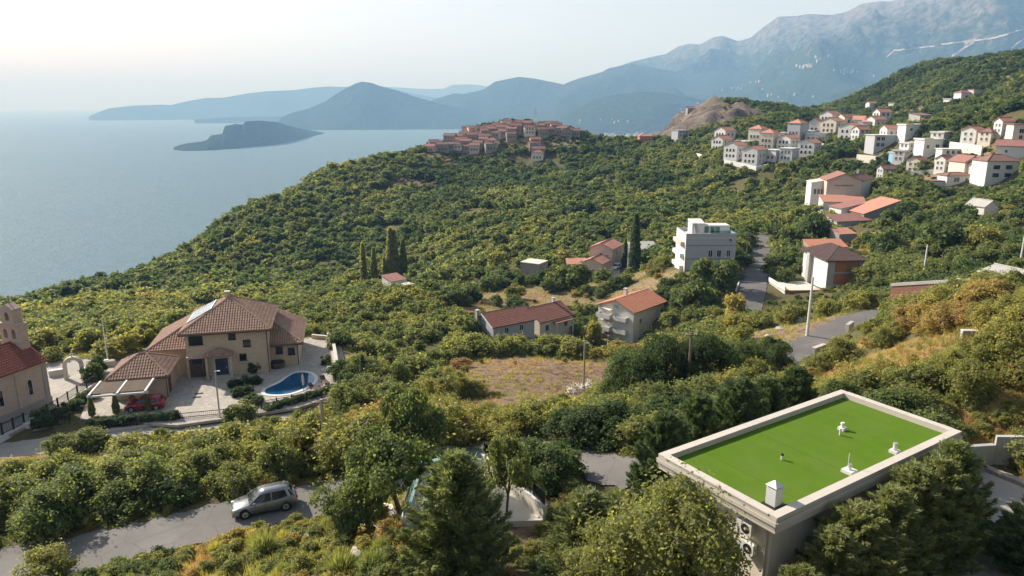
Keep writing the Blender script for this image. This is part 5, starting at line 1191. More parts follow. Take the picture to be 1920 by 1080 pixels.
EXTRA = [(1668,264,7,'gx','white','ftile_orange','small white house with orange roof left of the unfinished concrete house'),(1688,302,6,'flat','paint','paint','tiny white flat house beside the blue hut'),(1716,322,7,'gx','cream','ftile_red','small cream house above the long grey terrace wall'),(1762,268,7,'flat','white','paleconc','white flat house behind the cubic house'),(1822,266,8,'gx','white','ftile_orange','white house with orange roof above the long cream wall'),(1852,266,7,'hip','cream','ftile_brown','cream house with brown hip roof above the long cream wall'),
  (1768,320,6,'gx','white','ftile_red','small white house left of the cream gables'),(1702,288,6,'flat','paint','paint','plain white block left of the cubic house'),(1640,247,7,'gx','white','ftile_orange','white house at the upper right of the hamlet'),(1612,262,6,'gx','paint','ftile_orange','small white house between hamlet and concrete house'),(1586,243,7,'gx','cream','ftile_red','cream house at the back of the hamlet, right part'),(1652,230,6,'gx','white','ftile_orange','small white house at the wood edge above the hamlet'),(1880,250,6,'gx','white','ftile_orange','small white house high above the cream hip roof'),(1660,335,6,'gx','greyrender','ftile_brown','small grey house right of the white gabled house')]
for k, (u, v, w_, kd, wl, rf, lb) in enumerate(EXTRA):
    p = GR(u, v); s = float(p[1]*CP-p[2]*SP)/330.0; L = w_*s; D = w_*.8*s; h = (4.6 if k % 2 else 5.4)*s
    house('slope_house', lb, u, v, None, 20+(k*37%40)-15, L, D, h, kd, 1.5*s if kd != 'flat' else .3, .35, wl, rf, grid('R',2,2,L,.9*s,1.2*s,.7*s,2.3*s) + grid('L',2,2,D,.9*s,1.2*s,.7*s,2.3*s), ctr=True, far=True, deep=6, front=8, lowh=1.0, group='small houses of the right slope')
def terrace_wall(label, pts, h, mat='paint', w=.5): return wall_run('terrace_wall', label, [GR(u, v) for u, v in pts], w, h, mat, deep=4)
terrace_wall('long white retaining wall curving under the lower edge of the white hamlet', [(1306,294),(1330,302),(1360,308),(1390,314),(1418,321),(1440,316)], 2.2)
terrace_wall('white retaining wall in the middle of the white hamlet', [(1522,276),(1556,284)], 3.0)
terrace_wall('pale terrace wall below the unfinished concrete house', [(1606,302),(1642,306),(1656,300)], 3.0, 'paleconc')
terrace_wall('long cream garden wall right of the cubic house', [(1780,281),(1840,290)], 3.2, 'cream')
terrace_wall('long grey terrace wall left of the cream gabled houses', [(1700,330),(1740,326),(1755,324)], 1.6, 'concrete')
# white hamlet: many cream and white villas with orange roofs
HAM = [(230,345,9,'gx',6.0,0),(195,430,9,'gx',5.5,1),(345,520,10,'gx',6.5,1),(560,580,11,'gx',7.0,1),(600,370,9,'hip',8.0,2),(725,415,9,'hip',8.0,3),(790,540,8,'flat',5.0,4),(940,430,10,'gx',6.0,0),(1040,330,9,'hip',9.0,5),
       (950,545,9,'flat',6.0,4),(1180,480,11,'gx',6.0,1),(1255,225,7,'gx',5.0,4),(1410,165,9,'gx',6.0,1),(1440,240,11,'gx',6.0,2),(1650,310,12,'gx',6.5,0),(1735,200,8,'gy',5.0,4),(1860,225,8,'gy',5.0,4),(1250,330,9,'flat',3.5,4),(440,420,8,'flat',4.0,4),(880,300,6,'flat',3.0,4),(1160,290,8,'flat',3.5,4),(1350,300,7,'flat',3,5)]
HAM_L = ['orange roofed white villa of the hamlet, at its far left end','white villa of the hamlet just above the left end of the curving wall','white villa with orange roof and loggias on the curving wall, left one','white villa with orange roof and loggias on the curving wall, right one','tall cream villa with hip roof, left of the pair in the hamlet centre','tall cream villa with hip roof and three rows of windows in the hamlet centre','low white flat roofed house beside the right end of the curving wall','white villa with orange roof and loggias in the middle of the hamlet','tall grey towerlike house with two hip roofs behind the hamlet','white flat roofed house with dark lower floor below the hamlet middle',
  'white villa with orange roof at the lower right of the hamlet','small white gabled house at the hamlet upper edge, left one','cream villa with orange roof at the top of the hamlet','large villa with orange roof and grey gable wall, upper hamlet','large villa with orange roof and grey gable wall, right end of the hamlet','white gabled house behind the right end of the hamlet, left one','white gabled house behind the right end of the hamlet, right one','plain white garage block in the hamlet, below the tower house','plain white flat block between the left villas of the hamlet','tiny white flat block at the back of the hamlet','plain white flat block right of the tower house','grey flat block below the upper hamlet villas']
for i, (zx, zy, w_, kd, h, c) in enumerate(HAM):
    u, v = 1320+zx/6.0, 210+zy/6.0; p = GR(u, v); tt_ = float(p[1]*CP-p[2]*SP); s = tt_/365.0
    wl = ['white','paint','cream','cream','paint','greyrender'][c]; rf = 'ftile_orange' if kd != 'flat' else ('paint' if c == 4 else 'paleconc'); yw_ = 42 + (i*37%17)-8; L = w_*.85*s; D = w_*.75*s
    rows = 2 if h >= 5.5 else 1
    wins = grid('L', 3 if rows == 2 else 2, rows, D, 1.0*s, 1.5*s, .7*s, 2.7*s, arch=(c in (0,1)), frame='white') + grid('R', 2, rows, L, .9*s, 1.3*s, .8*s, 2.7*s, frame='white')
    house('hamlet_villa', HAM_L[i], u, v, None, yw_, L, D, h*s, kd, (1.7*s if kd != 'flat' else 0), .35, wl, rf, wins, ctr=True, far=True, deep=7, front=8, lowh=.9, group='villas of the white hamlet')
# hill-top village
TOWN = [(565,98),(655,98),(905,75),(1065,85),(1170,105),(1355,112),(1455,150),(1660,160),(1755,170),(450,150),(380,180),(310,212),(205,262),(500,130),(575,155),(650,150),(560,205),(600,180),(790,165),(860,140),(960,150),(945,195),(350,285),(270,318),(450,262),(620,285),(545,312),(760,280),(745,310),(1190,255),(1180,285),(1225,370),(1215,400),(105,300),(150,322),(730,115),(700,180),(1010,90),(1240,115),(410,210),(480,95),(620,125),(700,140),(830,105),(885,160),(1000,130),(1110,95),(1290,120),(1330,140),(1400,130),(1500,165),(1590,170),(1720,185),(340,235),(240,235),(180,285),(310,300),(400,295),(500,285),(590,320),(680,250),(820,180),(1130,150),(1270,165),(520,165),(690,215)]
side = ['at the seaward end','on the seaward slope','near the church spire','in the village centre','on the bare crest','at the landward end']
order = sorted(range(len(TOWN)), key=lambda i: TOWN[i][0]); rank = {i: k for k, i in enumerate(order)}
for i, (zx, zy) in enumerate(TOWN):
    u, v = 780+zx/5.33, 220+(zy+18)/5.33; p = GR(u, v); w_ = 6.4+(i*53%30)/10.0; d_ = 5+(i*31%15)/10.0; h = 3.0+(i*17%22)/10.0
    kd = 'hip' if i % 5 == 2 else 'gx'; wl = ['oldstone','plinth','cream','oldstone','pink'][i%5]; rf = ['ftile_red','ftile_brown','ftile_red','ftile_brown'][i%4]
    yw_ = -6+(i*29%34)-12; wins = grid('R', 3, 2 if h > 4.8 else 1, w_, .8, 1.1, .8, 2.4, frame='oldstone')
    lb = f"{['grey stone','dark stone','cream','grey stone','pinkish'][i%5]} hill-top village house, {['brick red','brown','brick red','brown'][i%4]} {'hip' if kd=='hip' else 'gable'} roof, {side[min(5,int(zx/310))]}"
    house('village_house', lb, u, v, None, yw_, w_, d_, h, kd, 1.5, .3, wl, rf, wins, ctr=True, far=True, deep=6, front=9, lowh=1.2, group=lb)
p = GR(780+610/5.33, 220+112/5.33); ch2 = empty('village_church_tower', tuple(p), .2, 'slim dark church spire above the hill-top village roofs', 'tower'); MB().box(-1.3,1.3,-1.3,1.3,-3,7.5).build('tower', M['oldstone'], ch2); MB().add([(-1.4,-1.4,7.5),(1.4,-1.4,7.5),(1.4,1.4,7.5),(-1.4,1.4,7.5),(0,0,12)], [(0,3,2,1),(0,1,4),(1,2,4),(2,3,4),(3,0,4)]).build('spire', M['tile_brown'], ch2)
def mast(label, base, h, w):
    r = empty('lattice_mast', tuple(base), .4, label, 'mast'); mb = MB(); n = 9
    for sx in (-1,1):
        for sy in (-1,1): mb.tube((sx*w,sy*w,-1),(sx*w*.3,sy*w*.3,h),.10,.06,5)
    mb.build('legs', M['metal'], r); br = MB()
    for i in range(n):
        z0, z1 = h*i/n, h*(i+1)/n; k0, k1 = w*(1-.7*i/n), w*(1-.7*(i+1)/n)
        for (ax,ay),(bx,by) in (((-1,-1),(1,-1)),((1,-1),(1,1)),((1,1),(-1,1)),((-1,1),(-1,-1))): br.tube((ax*k0,ay*k0,z0),(bx*k1,by*k1,z1),.05,n=4)
    tag(br.build('lattice', M['metal'], r), kind='stuff')
    for z in (.75,.9): MB().box(-w*1.1,w*1.1,-.06,.06,h*z,h*z+.12).build('antenna_arm', M['metal'], r)
mast('tall lattice mast on the crest behind the hill-top village', GR(1004,247), 16, 1.6); mast('thin lattice mast at the landward end of the village', GR(1083,254), 9, .8)

# ------------------------------------------------------------------ poles, wood pile, rocks
pole('utility_pole', 'pale wooden utility pole by the thicket, right of the parked grey car', PT(612,892,57), 6.4, .13)
pole('utility_pole', 'slim wooden pole with lamp on the brown cleared slope', GR(1094,735), 6.6, .10, lamp=True, arm=False)
pole('utility_pole', 'dark wooden pole standing against the big dark tree', GR(1288,758), 7.2, .12, 'wood')
pole('utility_pole', 'tall white concrete pole beside the hillside lane', GR(1513,630), 8.2, .15, 'paint', arm=False)
pole('utility_pole', 'white concrete pole behind the long brick wall', PT(1732,512,132), 5.2, .13, 'paint', arm=False)
pole('utility_pole', 'pale concrete pole at the right edge above the grey garage', PT(1914,486,118), 4.2, .12, 'paint', arm=False)
pole('utility_pole', 'dark pole beside the uphill road at the hotel', PT(1399,490,178), 6.0, .12, 'wood')
pole('utility_pole', 'pale pole in front of the tall cypress', PT(1177,505,208), 7.0, .11, 'paint', arm=False)
pole('mast_pole', 'thin radio mast on the wooded edge above the sea, nearer one', GR(199,552), 7.0, .10, 'metal'); pole('mast_pole', 'thin radio mast on the wooded crest above the sea, farther one', GR(446,425), 9.0, .14, 'metal')
def logs():
    a, b = GR(1066,738), GR(1112,727); r = empty('log_pile', tuple(a), 0, 'long pile of pale cut branches on the cleared slope', 'log pile'); d = b-a; rs = random.Random(3); lm = None
    L = float(np.hypot(*d[:2])); n = 46
    for i in range(n):
        k = i/(n-1); q = d*k
        if lm is None: o = MB().tube((0,-.8,0),(0,.8,0),.055,.04,6).build('log', M['paleconc'], r); lm = o.data
        else: o = link('log', lm, r)
        o.location = (q[0]+rs.uniform(-.15,.15), q[1]+rs.uniform(-.2,.2), q[2]+.12+rs.uniform(0,.65)); o.rotation_euler = (rs.uniform(-.4,.7), rs.uniform(-.3,.3), rs.uniform(-.7,.9))
logs()
def rock_mesh(seed):
    rs = np.random.default_rng(seed); bm = bmesh.new(); bmesh.ops.create_icosphere(bm, subdivisions=2, radius=1)
    for v in bm.verts: v.co *= 0.75+.5*float(fbm(v.co.x*1.5+seed, v.co.y*1.5+v.co.z*1.3, seed, 2)); v.co.z *= .62
    me = bpy.data.meshes.new('boulder'); bm.to_mesh(me); bm.free(); me.materials.append(M['rock']); return me
t = NT('limestone'); co = t.coord(); n = t.noise(co, 1.2, 6); t.bsdf(t.ramp(n, [(.3,(.24,.21,.18)),(.6,(.46,.42,.37)),(.8,(.55,.51,.46))]), .95, t.bump(n, .6, .1), spec=.1); M['rock'] = t.m
ROCKS = [rock_mesh(i) for i in range(4)]
for i, (u, v, s, lb) in enumerate([(1418,640,.7,'grey boulder in the rubble left of the lane pole, upper left'),(1440,632,.5,'small grey boulder in the rubble beside the lane, top'),(1462,618,.6,'pale boulder in the rubble nearest the white lane pole'),(1470,650,.5,'boulder at the lane side of the rubble heap'),(1448,655,.6,'boulder at the lower end of the rubble heap'),(1430,660,.45,'small boulder below the rubble heap'),(1500,603,.8,'long pale boulder above the lane soil bank'),
    (580,1010,.5,'white boulder at the road edge under the leaning tree'),(638,1032,.35,'pale stone in the dry grass slope'),(672,1040,.45,'grey stone in the shaded dry slope'),(1345,608,.9,'pale boulder above the big dark trees'),(632,700,.9,'pale boulder beside the pool garden shrubs'),(720,752,.8,'white boulder in the garden right of the small cypress'),(615,695,.7,'boulder edging the dark flower bed by the pool'),(1885,895,.4,'grey stone beside the driveway edging')]):
    p = GR(u, v); o = link('boulder', ROCKS[i%4], None, (p[0],p[1],p[2]+s*.15), i*1.3); o.scale = (s*1.3, s, s); tag(o, lb, 'boulder', 'boulders on the slopes')
rs = np.random.default_rng(5); rr_ = []
for i in range(240):
    p0 = (1380+rs.uniform(0,180), 640+rs.normal(0,16)); rr_.append(p0)
pts = np.array([GR(u, v) for u, v in rr_[::3]]); RUB = pts
# ------------------------------------------------------------------ distant town and villages on the mountain
def far_blocks(name, label, spots, zfun):
    mb = MB(); rs = random.Random(name)
    for (x, y, z, s) in spots:
        w = s*rs.uniform(.5,1.3); d = s*rs.uniform(.5,1.2); h = s*rs.uniform(.4,1.5); mb.box(x-w/2,x+w/2,y-d/2,y+d/2,z-10,z+h)
    return tag(mb.build(name, M['paleconc']), label, kind='stuff')
spots = []; rs = random.Random(9)
for i in range(420):
    u = rs.choice([rs.uniform(1020,1260), rs.gauss(1170,40), rs.gauss(1215,30)]); v = rs.uniform(236,262); d = ray(u, v); q = d*((SEA+4)/d[2]); spots.append((q[0],q[1],SEA-2-(q[0]**2+q[1]**2)/(2*R_EARTH)+6, rs.uniform(10,28)))
plain_pts = [PZ(u, v, SEA+1.5) for u, v in [(960,252),(1000,240),(1060,234),(1140,231),(1240,231),(1400,235),(1460,262),(1300,275),(1100,275),(1000,262)]]
sheet('coastal_plain', [(p[0],p[1]) for p in plain_pts], SEA-1.0, M_FAR, 'structure', None, 20)
far_blocks('distant_town', 'white blocks of the hazy town on the far bay', spots, None)
# villages, quarry scars and road cuts lie on the real mountain faces: found by casting rays at the built meshes
from mathutils.bvhtree import BVHTree
def ray_hit(obs, u, v):
    d = Vector(ray(u, v)).normalized(); best = None
    for o, bv in obs:
        h = bv.ray_cast(Vector((0,0,0)), d)
        if h[0] is not None and (best is None or h[3] < best[3]): best = h
    return best
MT = []
dg = None
for o in bpy.data.objects:
    if o.name in ('high_mountain','mountain_shoulder','bay_hill','town_hill'):
        bm = bmesh.new(); bm.from_mesh(o.data); MT.append((o, BVHTree.FromBMesh(bm))); bm.free()
rs = random.Random(4); spots = []
for cu_, cv_, su, sv, n in ((1505,126,10,2,14),(1590,134,13,2,14),(1420,153,6,2,6),(1380,165,10,3,7),(1460,178,30,6,8),(1540,112,9,3,5),(1640,150,20,3,5),(1300,205,20,5,6),(1120,228,30,4,9),(680,195,8,5,2)):
    for i in range(n):
        h = ray_hit(MT, rs.gauss(cu_, su), rs.gauss(cv_, sv))
        if h: spots.append((h[0].x, h[0].y, h[0].z+1, rs.uniform(7,17)))
far_blocks('mountain_villages', 'pale specks of villages on the hazy mountain', spots, None)
t = NT('bare_rock'); n = t.noise(t.coord(.01), 2.0, 5); t.bsdf(t.mix(n, (.22,.19,.165), (.42,.375,.33)), 1.0, spec=0); M['scar'] = t.m
def scar(name, label, line, w):
    """strip of bare rock following the mountain face"""
    L = []; R_ = []
    for (u, v) in line:
        a = ray_hit(MT, u, v-w); b = ray_hit(MT, u, v+w)
        if a and b: L.append(a[0]+a[1]*6 if a[1].z > 0 else a[0]-a[1]*6); R_.append(b[0]+b[1]*6 if b[1].z > 0 else b[0]-b[1]*6)
    mb = MB()
    for i in range(len(L)-1): mb.add([L[i],L[i+1],R_[i+1],R_[i]], [(0,1,2,3)])
    if mb.v: tag(mb.build(name, M['scar']), kind='structure')
def dens(line, n=8): 
    return [(a[0]+(b[0]-a[0])*k/n, a[1]+(b[1]-a[1])*k/n+rs.uniform(-.8,.8)) for a, b in zip(line[:-1], line[1:]) for k in range(n)]
scar('road_cut', '', dens([(1664,107),(1678,95),(1700,94),(1730,89),(1755,87)]), 1.3)
scar('road_cut', '', dens([(1765,84),(1800,80),(1835,76),(1870,71),(1890,64),(1920,55)]), 1.4)
scar('quarry_scar', '', dens([(1785,106),(1800,96),(1815,86),(1828,79)]), 2.4)
scar('quarry_scar', '', dens([(1808,82),(1818,78),(1832,75)]), 3.0)
scar('quarry_scar', '', dens([(1895,92),(1910,80),(1920,73)]), 2.0)
# ================================================================== VEGETATION
# tint: 0 dark evergreen .. 0.3 mid green .. 0.5 olive .. 0.7 yellow green .. 0.85 yellow .. 1 rust
def leaf_mat(name, transl=0.38, sat=0.82, stops=None):
    t = NT(name)
    a = t.n('ShaderNodeAttribute', attribute_type='INSTANCER', attribute_name='tint')
    oi = t.n('ShaderNodeObjectInfo'); g = t.n('ShaderNodeNewGeometry')
    f = t.math('ADD', a.outputs['Fac'], t.math('MULTIPLY', t.math('SUBTRACT', oi.outputs['Random'], 0.5), 0.07))
    f = t.math('ADD', f, t.math('MULTIPLY', t.math('SUBTRACT', g.outputs['Random Per Island'], 0.5), 0.08))
    c = t.ramp(f, stops or [(0.0,(.040,.080,.032)),(0.18,(.078,.130,.042)),(0.36,(.140,.190,.056)),(0.52,(.205,.235,.066)),(0.68,(.255,.262,.056)),(0.80,(.34,.30,.062)),(0.90,(.38,.25,.085)),(1.0,(.30,.15,.078))])
    br = t.n('ShaderNodeMapRange', i_3=0.74, i_4=1.26); t.l(g.outputs['Random Per Island'], br.inputs[0])
    hs = t.n('ShaderNodeHueSaturation', i_Saturation=sat); t.l(c, hs.inputs['Color']); t.l(br.outputs[0], hs.inputs['Value']); c = hs.outputs[0]
    d = t.n('ShaderNodeBsdfPrincipled'); t.l(c, d.inputs['Base Color']); d.inputs['Roughness'].default_value = 0.55; d.inputs['Specular IOR Level'].default_value = 0.22
    tr = t.n('ShaderNodeBsdfTranslucent'); t.l(t.mix(1.0, c, (1.5,1.4,.7), 'MULTIPLY'), tr.inputs[0])
    mx = t.n('ShaderNodeMixShader'); mx.inputs[0].default_value = transl
    t.l(d.outputs[0], mx.inputs[1]); t.l(tr.outputs[0], mx.inputs[2]); t.l(mx.outputs[0], t.out.inputs[0]); return t.m
M_LEAF = leaf_mat('leaves', 0.6)
M_NEEDLE = leaf_mat('needles', 0.42)
def bark_mat():
    t = NT('bark'); n = t.noise(t.coord(vec=(6,6,1.5)), 2.0, 5)
    t.bsdf(t.ramp(n, [(.3,(.05,.035,.025)),(.7,(.17,.13,.10))]), .95, t.bump(n, .6, .05), spec=.1); return t.m
M_BARK = bark_mat()
def leaf_cloud(P, N, size, rs, asp=1.7, droop=0.0):
    """diamond leaves at points P facing N (both (n,3))"""
    n = len(P); N = N/np.maximum(np.linalg.norm(N, axis=1, keepdims=True), 1e-6)
    r = rs.normal(size=(n,3)); A = np.cross(N, r); A /= np.maximum(np.linalg.norm(A, axis=1, keepdims=True), 1e-6); B = np.cross(N, A)
    s = (size*rs.uniform(.65, 1.35, n))[:,None]
    a = A*s*0.5*asp; b = B*s*0.5
    V = np.stack([P-a, P-b*1.0+N*s*.10, P+a-np.array((0,0,1))*s*droop, P+b+N*s*.10], 1).reshape(-1,3)
    F = np.arange(4*n).reshape(n,4); return V, F
def lobes_crown(seed, n_lobes, n_leaf, size, flat=0.85, base=0.18, spread=0.36, lob=(0.20,0.34), rnd=0.75, top=1.0, open_=0.0):
    """broad crown filling roughly a 1 x 1 x 1 box standing on the ground"""
    rs = np.random.default_rng(seed); C = []; Rd = []
    for i in range(n_lobes):
        a = rs.uniform(0, 2*math.pi); q = math.sqrt(rs.uniform(0, 1)); h = rs.uniform(0, 1)
        env = math.sqrt(max(0.0, 1 - (abs(h-0.42)/0.62)**2))
        C.append((spread*q*env*math.cos(a), spread*q*env*math.sin(a), base + (top-base-lob[0])*h*0.86 + lob[0]*0.6)); Rd.append(rs.uniform(*lob)*(0.75+0.4*env))
    C = np.array(C); Rd = np.array(Rd); k = rs.integers(0, n_lobes, n_leaf)
    D = rs.normal(size=(n_leaf,3)); D[:,2] += 0.25; D /= np.linalg.norm(D, axis=1, keepdims=True)
    rad = rs.uniform(0.45, 1.0, n_leaf)**0.45
    # small clumps: jitter by clump noise so the outline is uneven
    P = C[k] + D*(Rd[k]*rad)[:,None]*np.array((1,1,flat))
    cl = fbm(P[:,0]*9 + seed, P[:,1]*9 + P[:,2]*7, seed, 2)
    P = P + D*((cl-0.5)*0.14)[:,None]
    sh = rs.uniform(size=n_leaf) < .14; P = P + D*(sh*rs.uniform(0, .15, n_leaf))[:,None]
    keep = (P[:,2] > 0.02) & (cl > open_); P = P[keep]; D = D[keep]
    N = D*1.0 + rs.normal(size=P.shape)*rnd + np.array((0,0,0.35))
    return leaf_cloud(P, N, size, rs)
def feather_crown(seed, n_br, n_leaf, size, width=0.33, power=0.8, base=0.02, up=0.55):
    """feathery cypress: many upswept sprays on a conical envelope"""
    rs = np.random.default_rng(seed); Ps = []; Ns = []; As = []
    for i in range(n_br):
        h = base + (1-base)*rs.uniform(0, 1)**1.15; a = rs.uniform(0, 2*math.pi); rr = width*((1-h)/(1-base))**power*rs.uniform(.62,1.25)+.012
        L = max(rr, .05); d = np.array((math.cos(a), math.sin(a), 0.0)); m = max(6, int(n_leaf/n_br*(0.35+1.3*rr/width)))
        t = rs.uniform(0.15, 1, m)**0.7; sp = 0.036*(1.15-t)+0.007
        zz = h + up*L*t**1.6 - 0.10*L
        P = d[None,:]*(L*t)[:,None] + rs.normal(size=(m,3))*sp[:,None]*np.array((1,1,.55)); P[:,2] += zz
        As.append(np.tile(d + np.array((0,0,.45)), (m,1))); Ps.append(P); Ns.append(d[None,:]*0.55 + rs.normal(size=(m,3))*0.7 + np.array((0,0,.55)))
    P = np.concatenate(Ps); N = np.concatenate(Ns); k = P[:,2] > 0.0
    P = P[k]; n = len(P); A = np.concatenate(As)[k] + rs.normal(size=(n,3))*.42; A /= np.linalg.norm(A, axis=1, keepdims=True)
    B = np.cross(A, rs.normal(size=(n,3))*.5 + np.array((0,0,1.0))); B /= np.maximum(np.linalg.norm(B, axis=1, keepdims=True), 1e-6)
    s = (size*rs.uniform(.6, 1.4, n))[:,None]; a = A*s*2.1; b = B*s*.42
    return np.stack([P-a*.6, P-b, P+a, P+b], 1).reshape(-1,3), np.arange(4*n).reshape(n,4)
def column_crown(seed, n_leaf, size, width=0.09):
    rs = np.random.default_rng(seed); h = rs.uniform(0.03, 1, n_leaf)
    env = width*np.minimum(1, h/0.12)*np.clip((1-h)/0.55, 0.02, 1)**0.6
    a = rs.uniform(0, 2*math.pi, n_leaf); lump = 0.75+0.5*fbm(h*9+seed, np.cos(a)*2+np.sin(a)*3, seed, 2)
    r = env*lump*rs.uniform(0.4,1,n_leaf)**0.4
    P = np.stack([r*np.cos(a), r*np.sin(a), h], -1); N = np.stack([np.cos(a), np.sin(a), np.full(n_leaf,.5)], -1) + rs.normal(size=(n_leaf,3))*.6
    return leaf_cloud(P, N, size, rs, asp=2.0)
def ball_spikes(seed, n, size):
    """broom-like ball of thin upright twigs"""
    rs = np.random.default_rng(seed); D = rs.normal(size=(n,3)); D[:,2] = np.abs(D[:,2])*1.2+.15; D /= np.linalg.norm(D, axis=1, keepdims=True)
    L = rs.uniform(.55, 1.0, n); base = D*rs.uniform(.12,.55,n)[:,None]*np.array((.5,.5,.55)); tip = D*L[:,None]*np.array((.5,.5,.95))
    S = np.cross(D, rs.normal(size=(n,3))); S /= np.linalg.norm(S, axis=1, keepdims=True); S *= size
    V = np.stack([base-S, base+S, tip+S*.4, tip-S*.4], 1).reshape(-1,3); return V, np.arange(4*n).reshape(n,4)
def grass_tuft(seed, n=46):
    rs = np.random.default_rng(seed); a = rs.uniform(0,2*math.pi,n); r = np.sqrt(rs.uniform(0,1,n))*.45
    base = np.stack([r*np.cos(a), r*np.sin(a), np.zeros(n)-.04], -1); lean = rs.normal(size=(n,3))*.22; lean[:,2] = rs.uniform(.45,1.0,n)
    S = np.stack([np.cos(a+1.2), np.sin(a+1.2), np.zeros(n)], -1)*.022
    tip = base+lean; mid = base+lean*np.array((.35,.35,.6))
    V = np.stack([base-S, base+S, mid+S*.8, tip, mid-S*.8], 1)
    F = np.concatenate([np.stack([np.arange(n)*5, np.arange(n)*5+1, np.arange(n)*5+2, np.arange(n)*5+4], -1), np.stack([np.arange(n)*5+4, np.arange(n)*5+2, np.arange(n)*5+3, np.arange(n)*5+3], -1)[:0]])
    T = np.stack([np.arange(n)*4, np.arange(n)*4+1, np.arange(n)*4+2, np.arange(n)*4+3], -1)
    V = np.stack([base-S, base+S, tip+S*.25, tip-S*.25], 1).reshape(-1,3); return V, T
def crown_mesh(name, VF, mat=None, shift=0.0):
    return np_mesh(name, VF[0], VF[1], [mat or M_LEAF])
# --- shared crown meshes, three levels of detail
BUSH0 = [crown_mesh('crown', lobes_crown(100+i, 34, 16000, .030, base=.0, spread=.46, lob=(.08,.20), open_=.34)) for i in range(5)]
BUSH1 = [crown_mesh('crown', lobes_crown(120+i, 24, 4600, .054, base=.0, spread=.44, lob=(.09,.22), open_=.28)) for i in range(6)]
BUSH2 = [crown_mesh('crown', lobes_crown(140+i, 16, 980, .108, base=.0, spread=.42, lob=(.12,.25), open_=.25)) for i in range(7)]
BIG0 = [crown_mesh('crown', lobes_crown(150+i, 60, 62000, .0145, base=.03, spread=.42, lob=(.07,.15), open_=.34)) for i in range(2)]
TREE0 = [crown_mesh('crown', lobes_crown(160+i, 24, 21000, .0225, base=.42, spread=.46, lob=(.08,.15), open_=.44)) for i in range(3)]
TREE1 = [crown_mesh('crown', lobes_crown(170+i, 15, 3200, .066, base=.25, spread=.40, lob=(.14,.25), open_=.33)) for i in range(4)]
CONE0 = [crown_mesh('crown', feather_crown(180+i, 230, 42000, .0145, width=w, power=.55), M_NEEDLE) for i, w in enumerate((.46,.42,.52))]
CONE1 = [crown_mesh('crown', feather_crown(190+i, 120, 4000, .055, width=.42), M_NEEDLE) for i in range(2)]
COLM = [crown_mesh('crown', column_crown(200, 1500, .034, .062)), crown_mesh('crown', column_crown(201, 1700, .034, .072)), crown_mesh('crown', column_crown(202, 3200, .032, .085), M_NEEDLE)]
BROOM = [crown_mesh('crown', ball_spikes(210+i, 1500, .007)) for i in range(2)]
TUFT = [crown_mesh('tuft', grass_tuft(220+i)) for i in range(3)]
def trunk_mesh(name, seed, h=0.5, r=0.03, forks=4, lean=0.08):
    rs = random.Random(seed); mb = MB(); p = Vector((0,0,-0.06)); top = Vector((rs.uniform(-lean,lean), rs.uniform(-lean,lean), h*0.55))
    mid = (p+top)/2 + Vector((rs.uniform(-.02,.02), rs.uniform(-.02,.02), 0))
    mb.path([p, mid, top], [r*1.25, r, r*.85], 7)
    for k in range(forks):
        a = 2*math.pi*(k+rs.uniform(-.2,.2))/forks; e = top + Vector((math.cos(a)*.24, math.sin(a)*.24, h*rs.uniform(.35,.75)))
        m = (top+e)/2 + Vector((0,0,.03)); mb.path([top, m, e], [r*.65, r*.45, r*.2], 5)
        for q in range(2):
            b = a+rs.uniform(-.8,.8); e2 = m + Vector((math.cos(b)*.16, math.sin(b)*.16, h*rs.uniform(.2,.5))); mb.tube(m, e2, r*.3, r*.1, 4)
    o = mb.build(name, M_BARK); me = o.data; bpy.data.objects.remove(o); return me
TRUNK_T = [trunk_mesh('trunk', 300+i, .62, .026, 5) for i in range(3)]
TRUNK_B = [trunk_mesh('trunk', 310+i, .40, .022, 4) for i in range(3)]
TRUNK_C = [trunk_mesh('trunk', 320, 1.0, .018, 0, .01)]
N_TREES = 0
def plant(name, label, cat, xyz, size, crown, trunk=None, tint=.4, group=None, rz=None):
    """size = (width, height) metres; crown meshes are unit sized"""
    global N_TREES; N_TREES += 1
    root = empty(name, tuple(xyz), random.uniform(0, 6.28) if rz is None else rz, label, cat, group)
    w, h = size; sc = (w, w, h)
    c = link('crown', crown, root); c.scale = sc; c['tint'] = float(tint)
    if trunk is not None:
        k = link('trunk', trunk, root); k.scale = sc
    PLANTED.append((xyz[0], xyz[1], w*0.42))
    return root
PLANTED = []
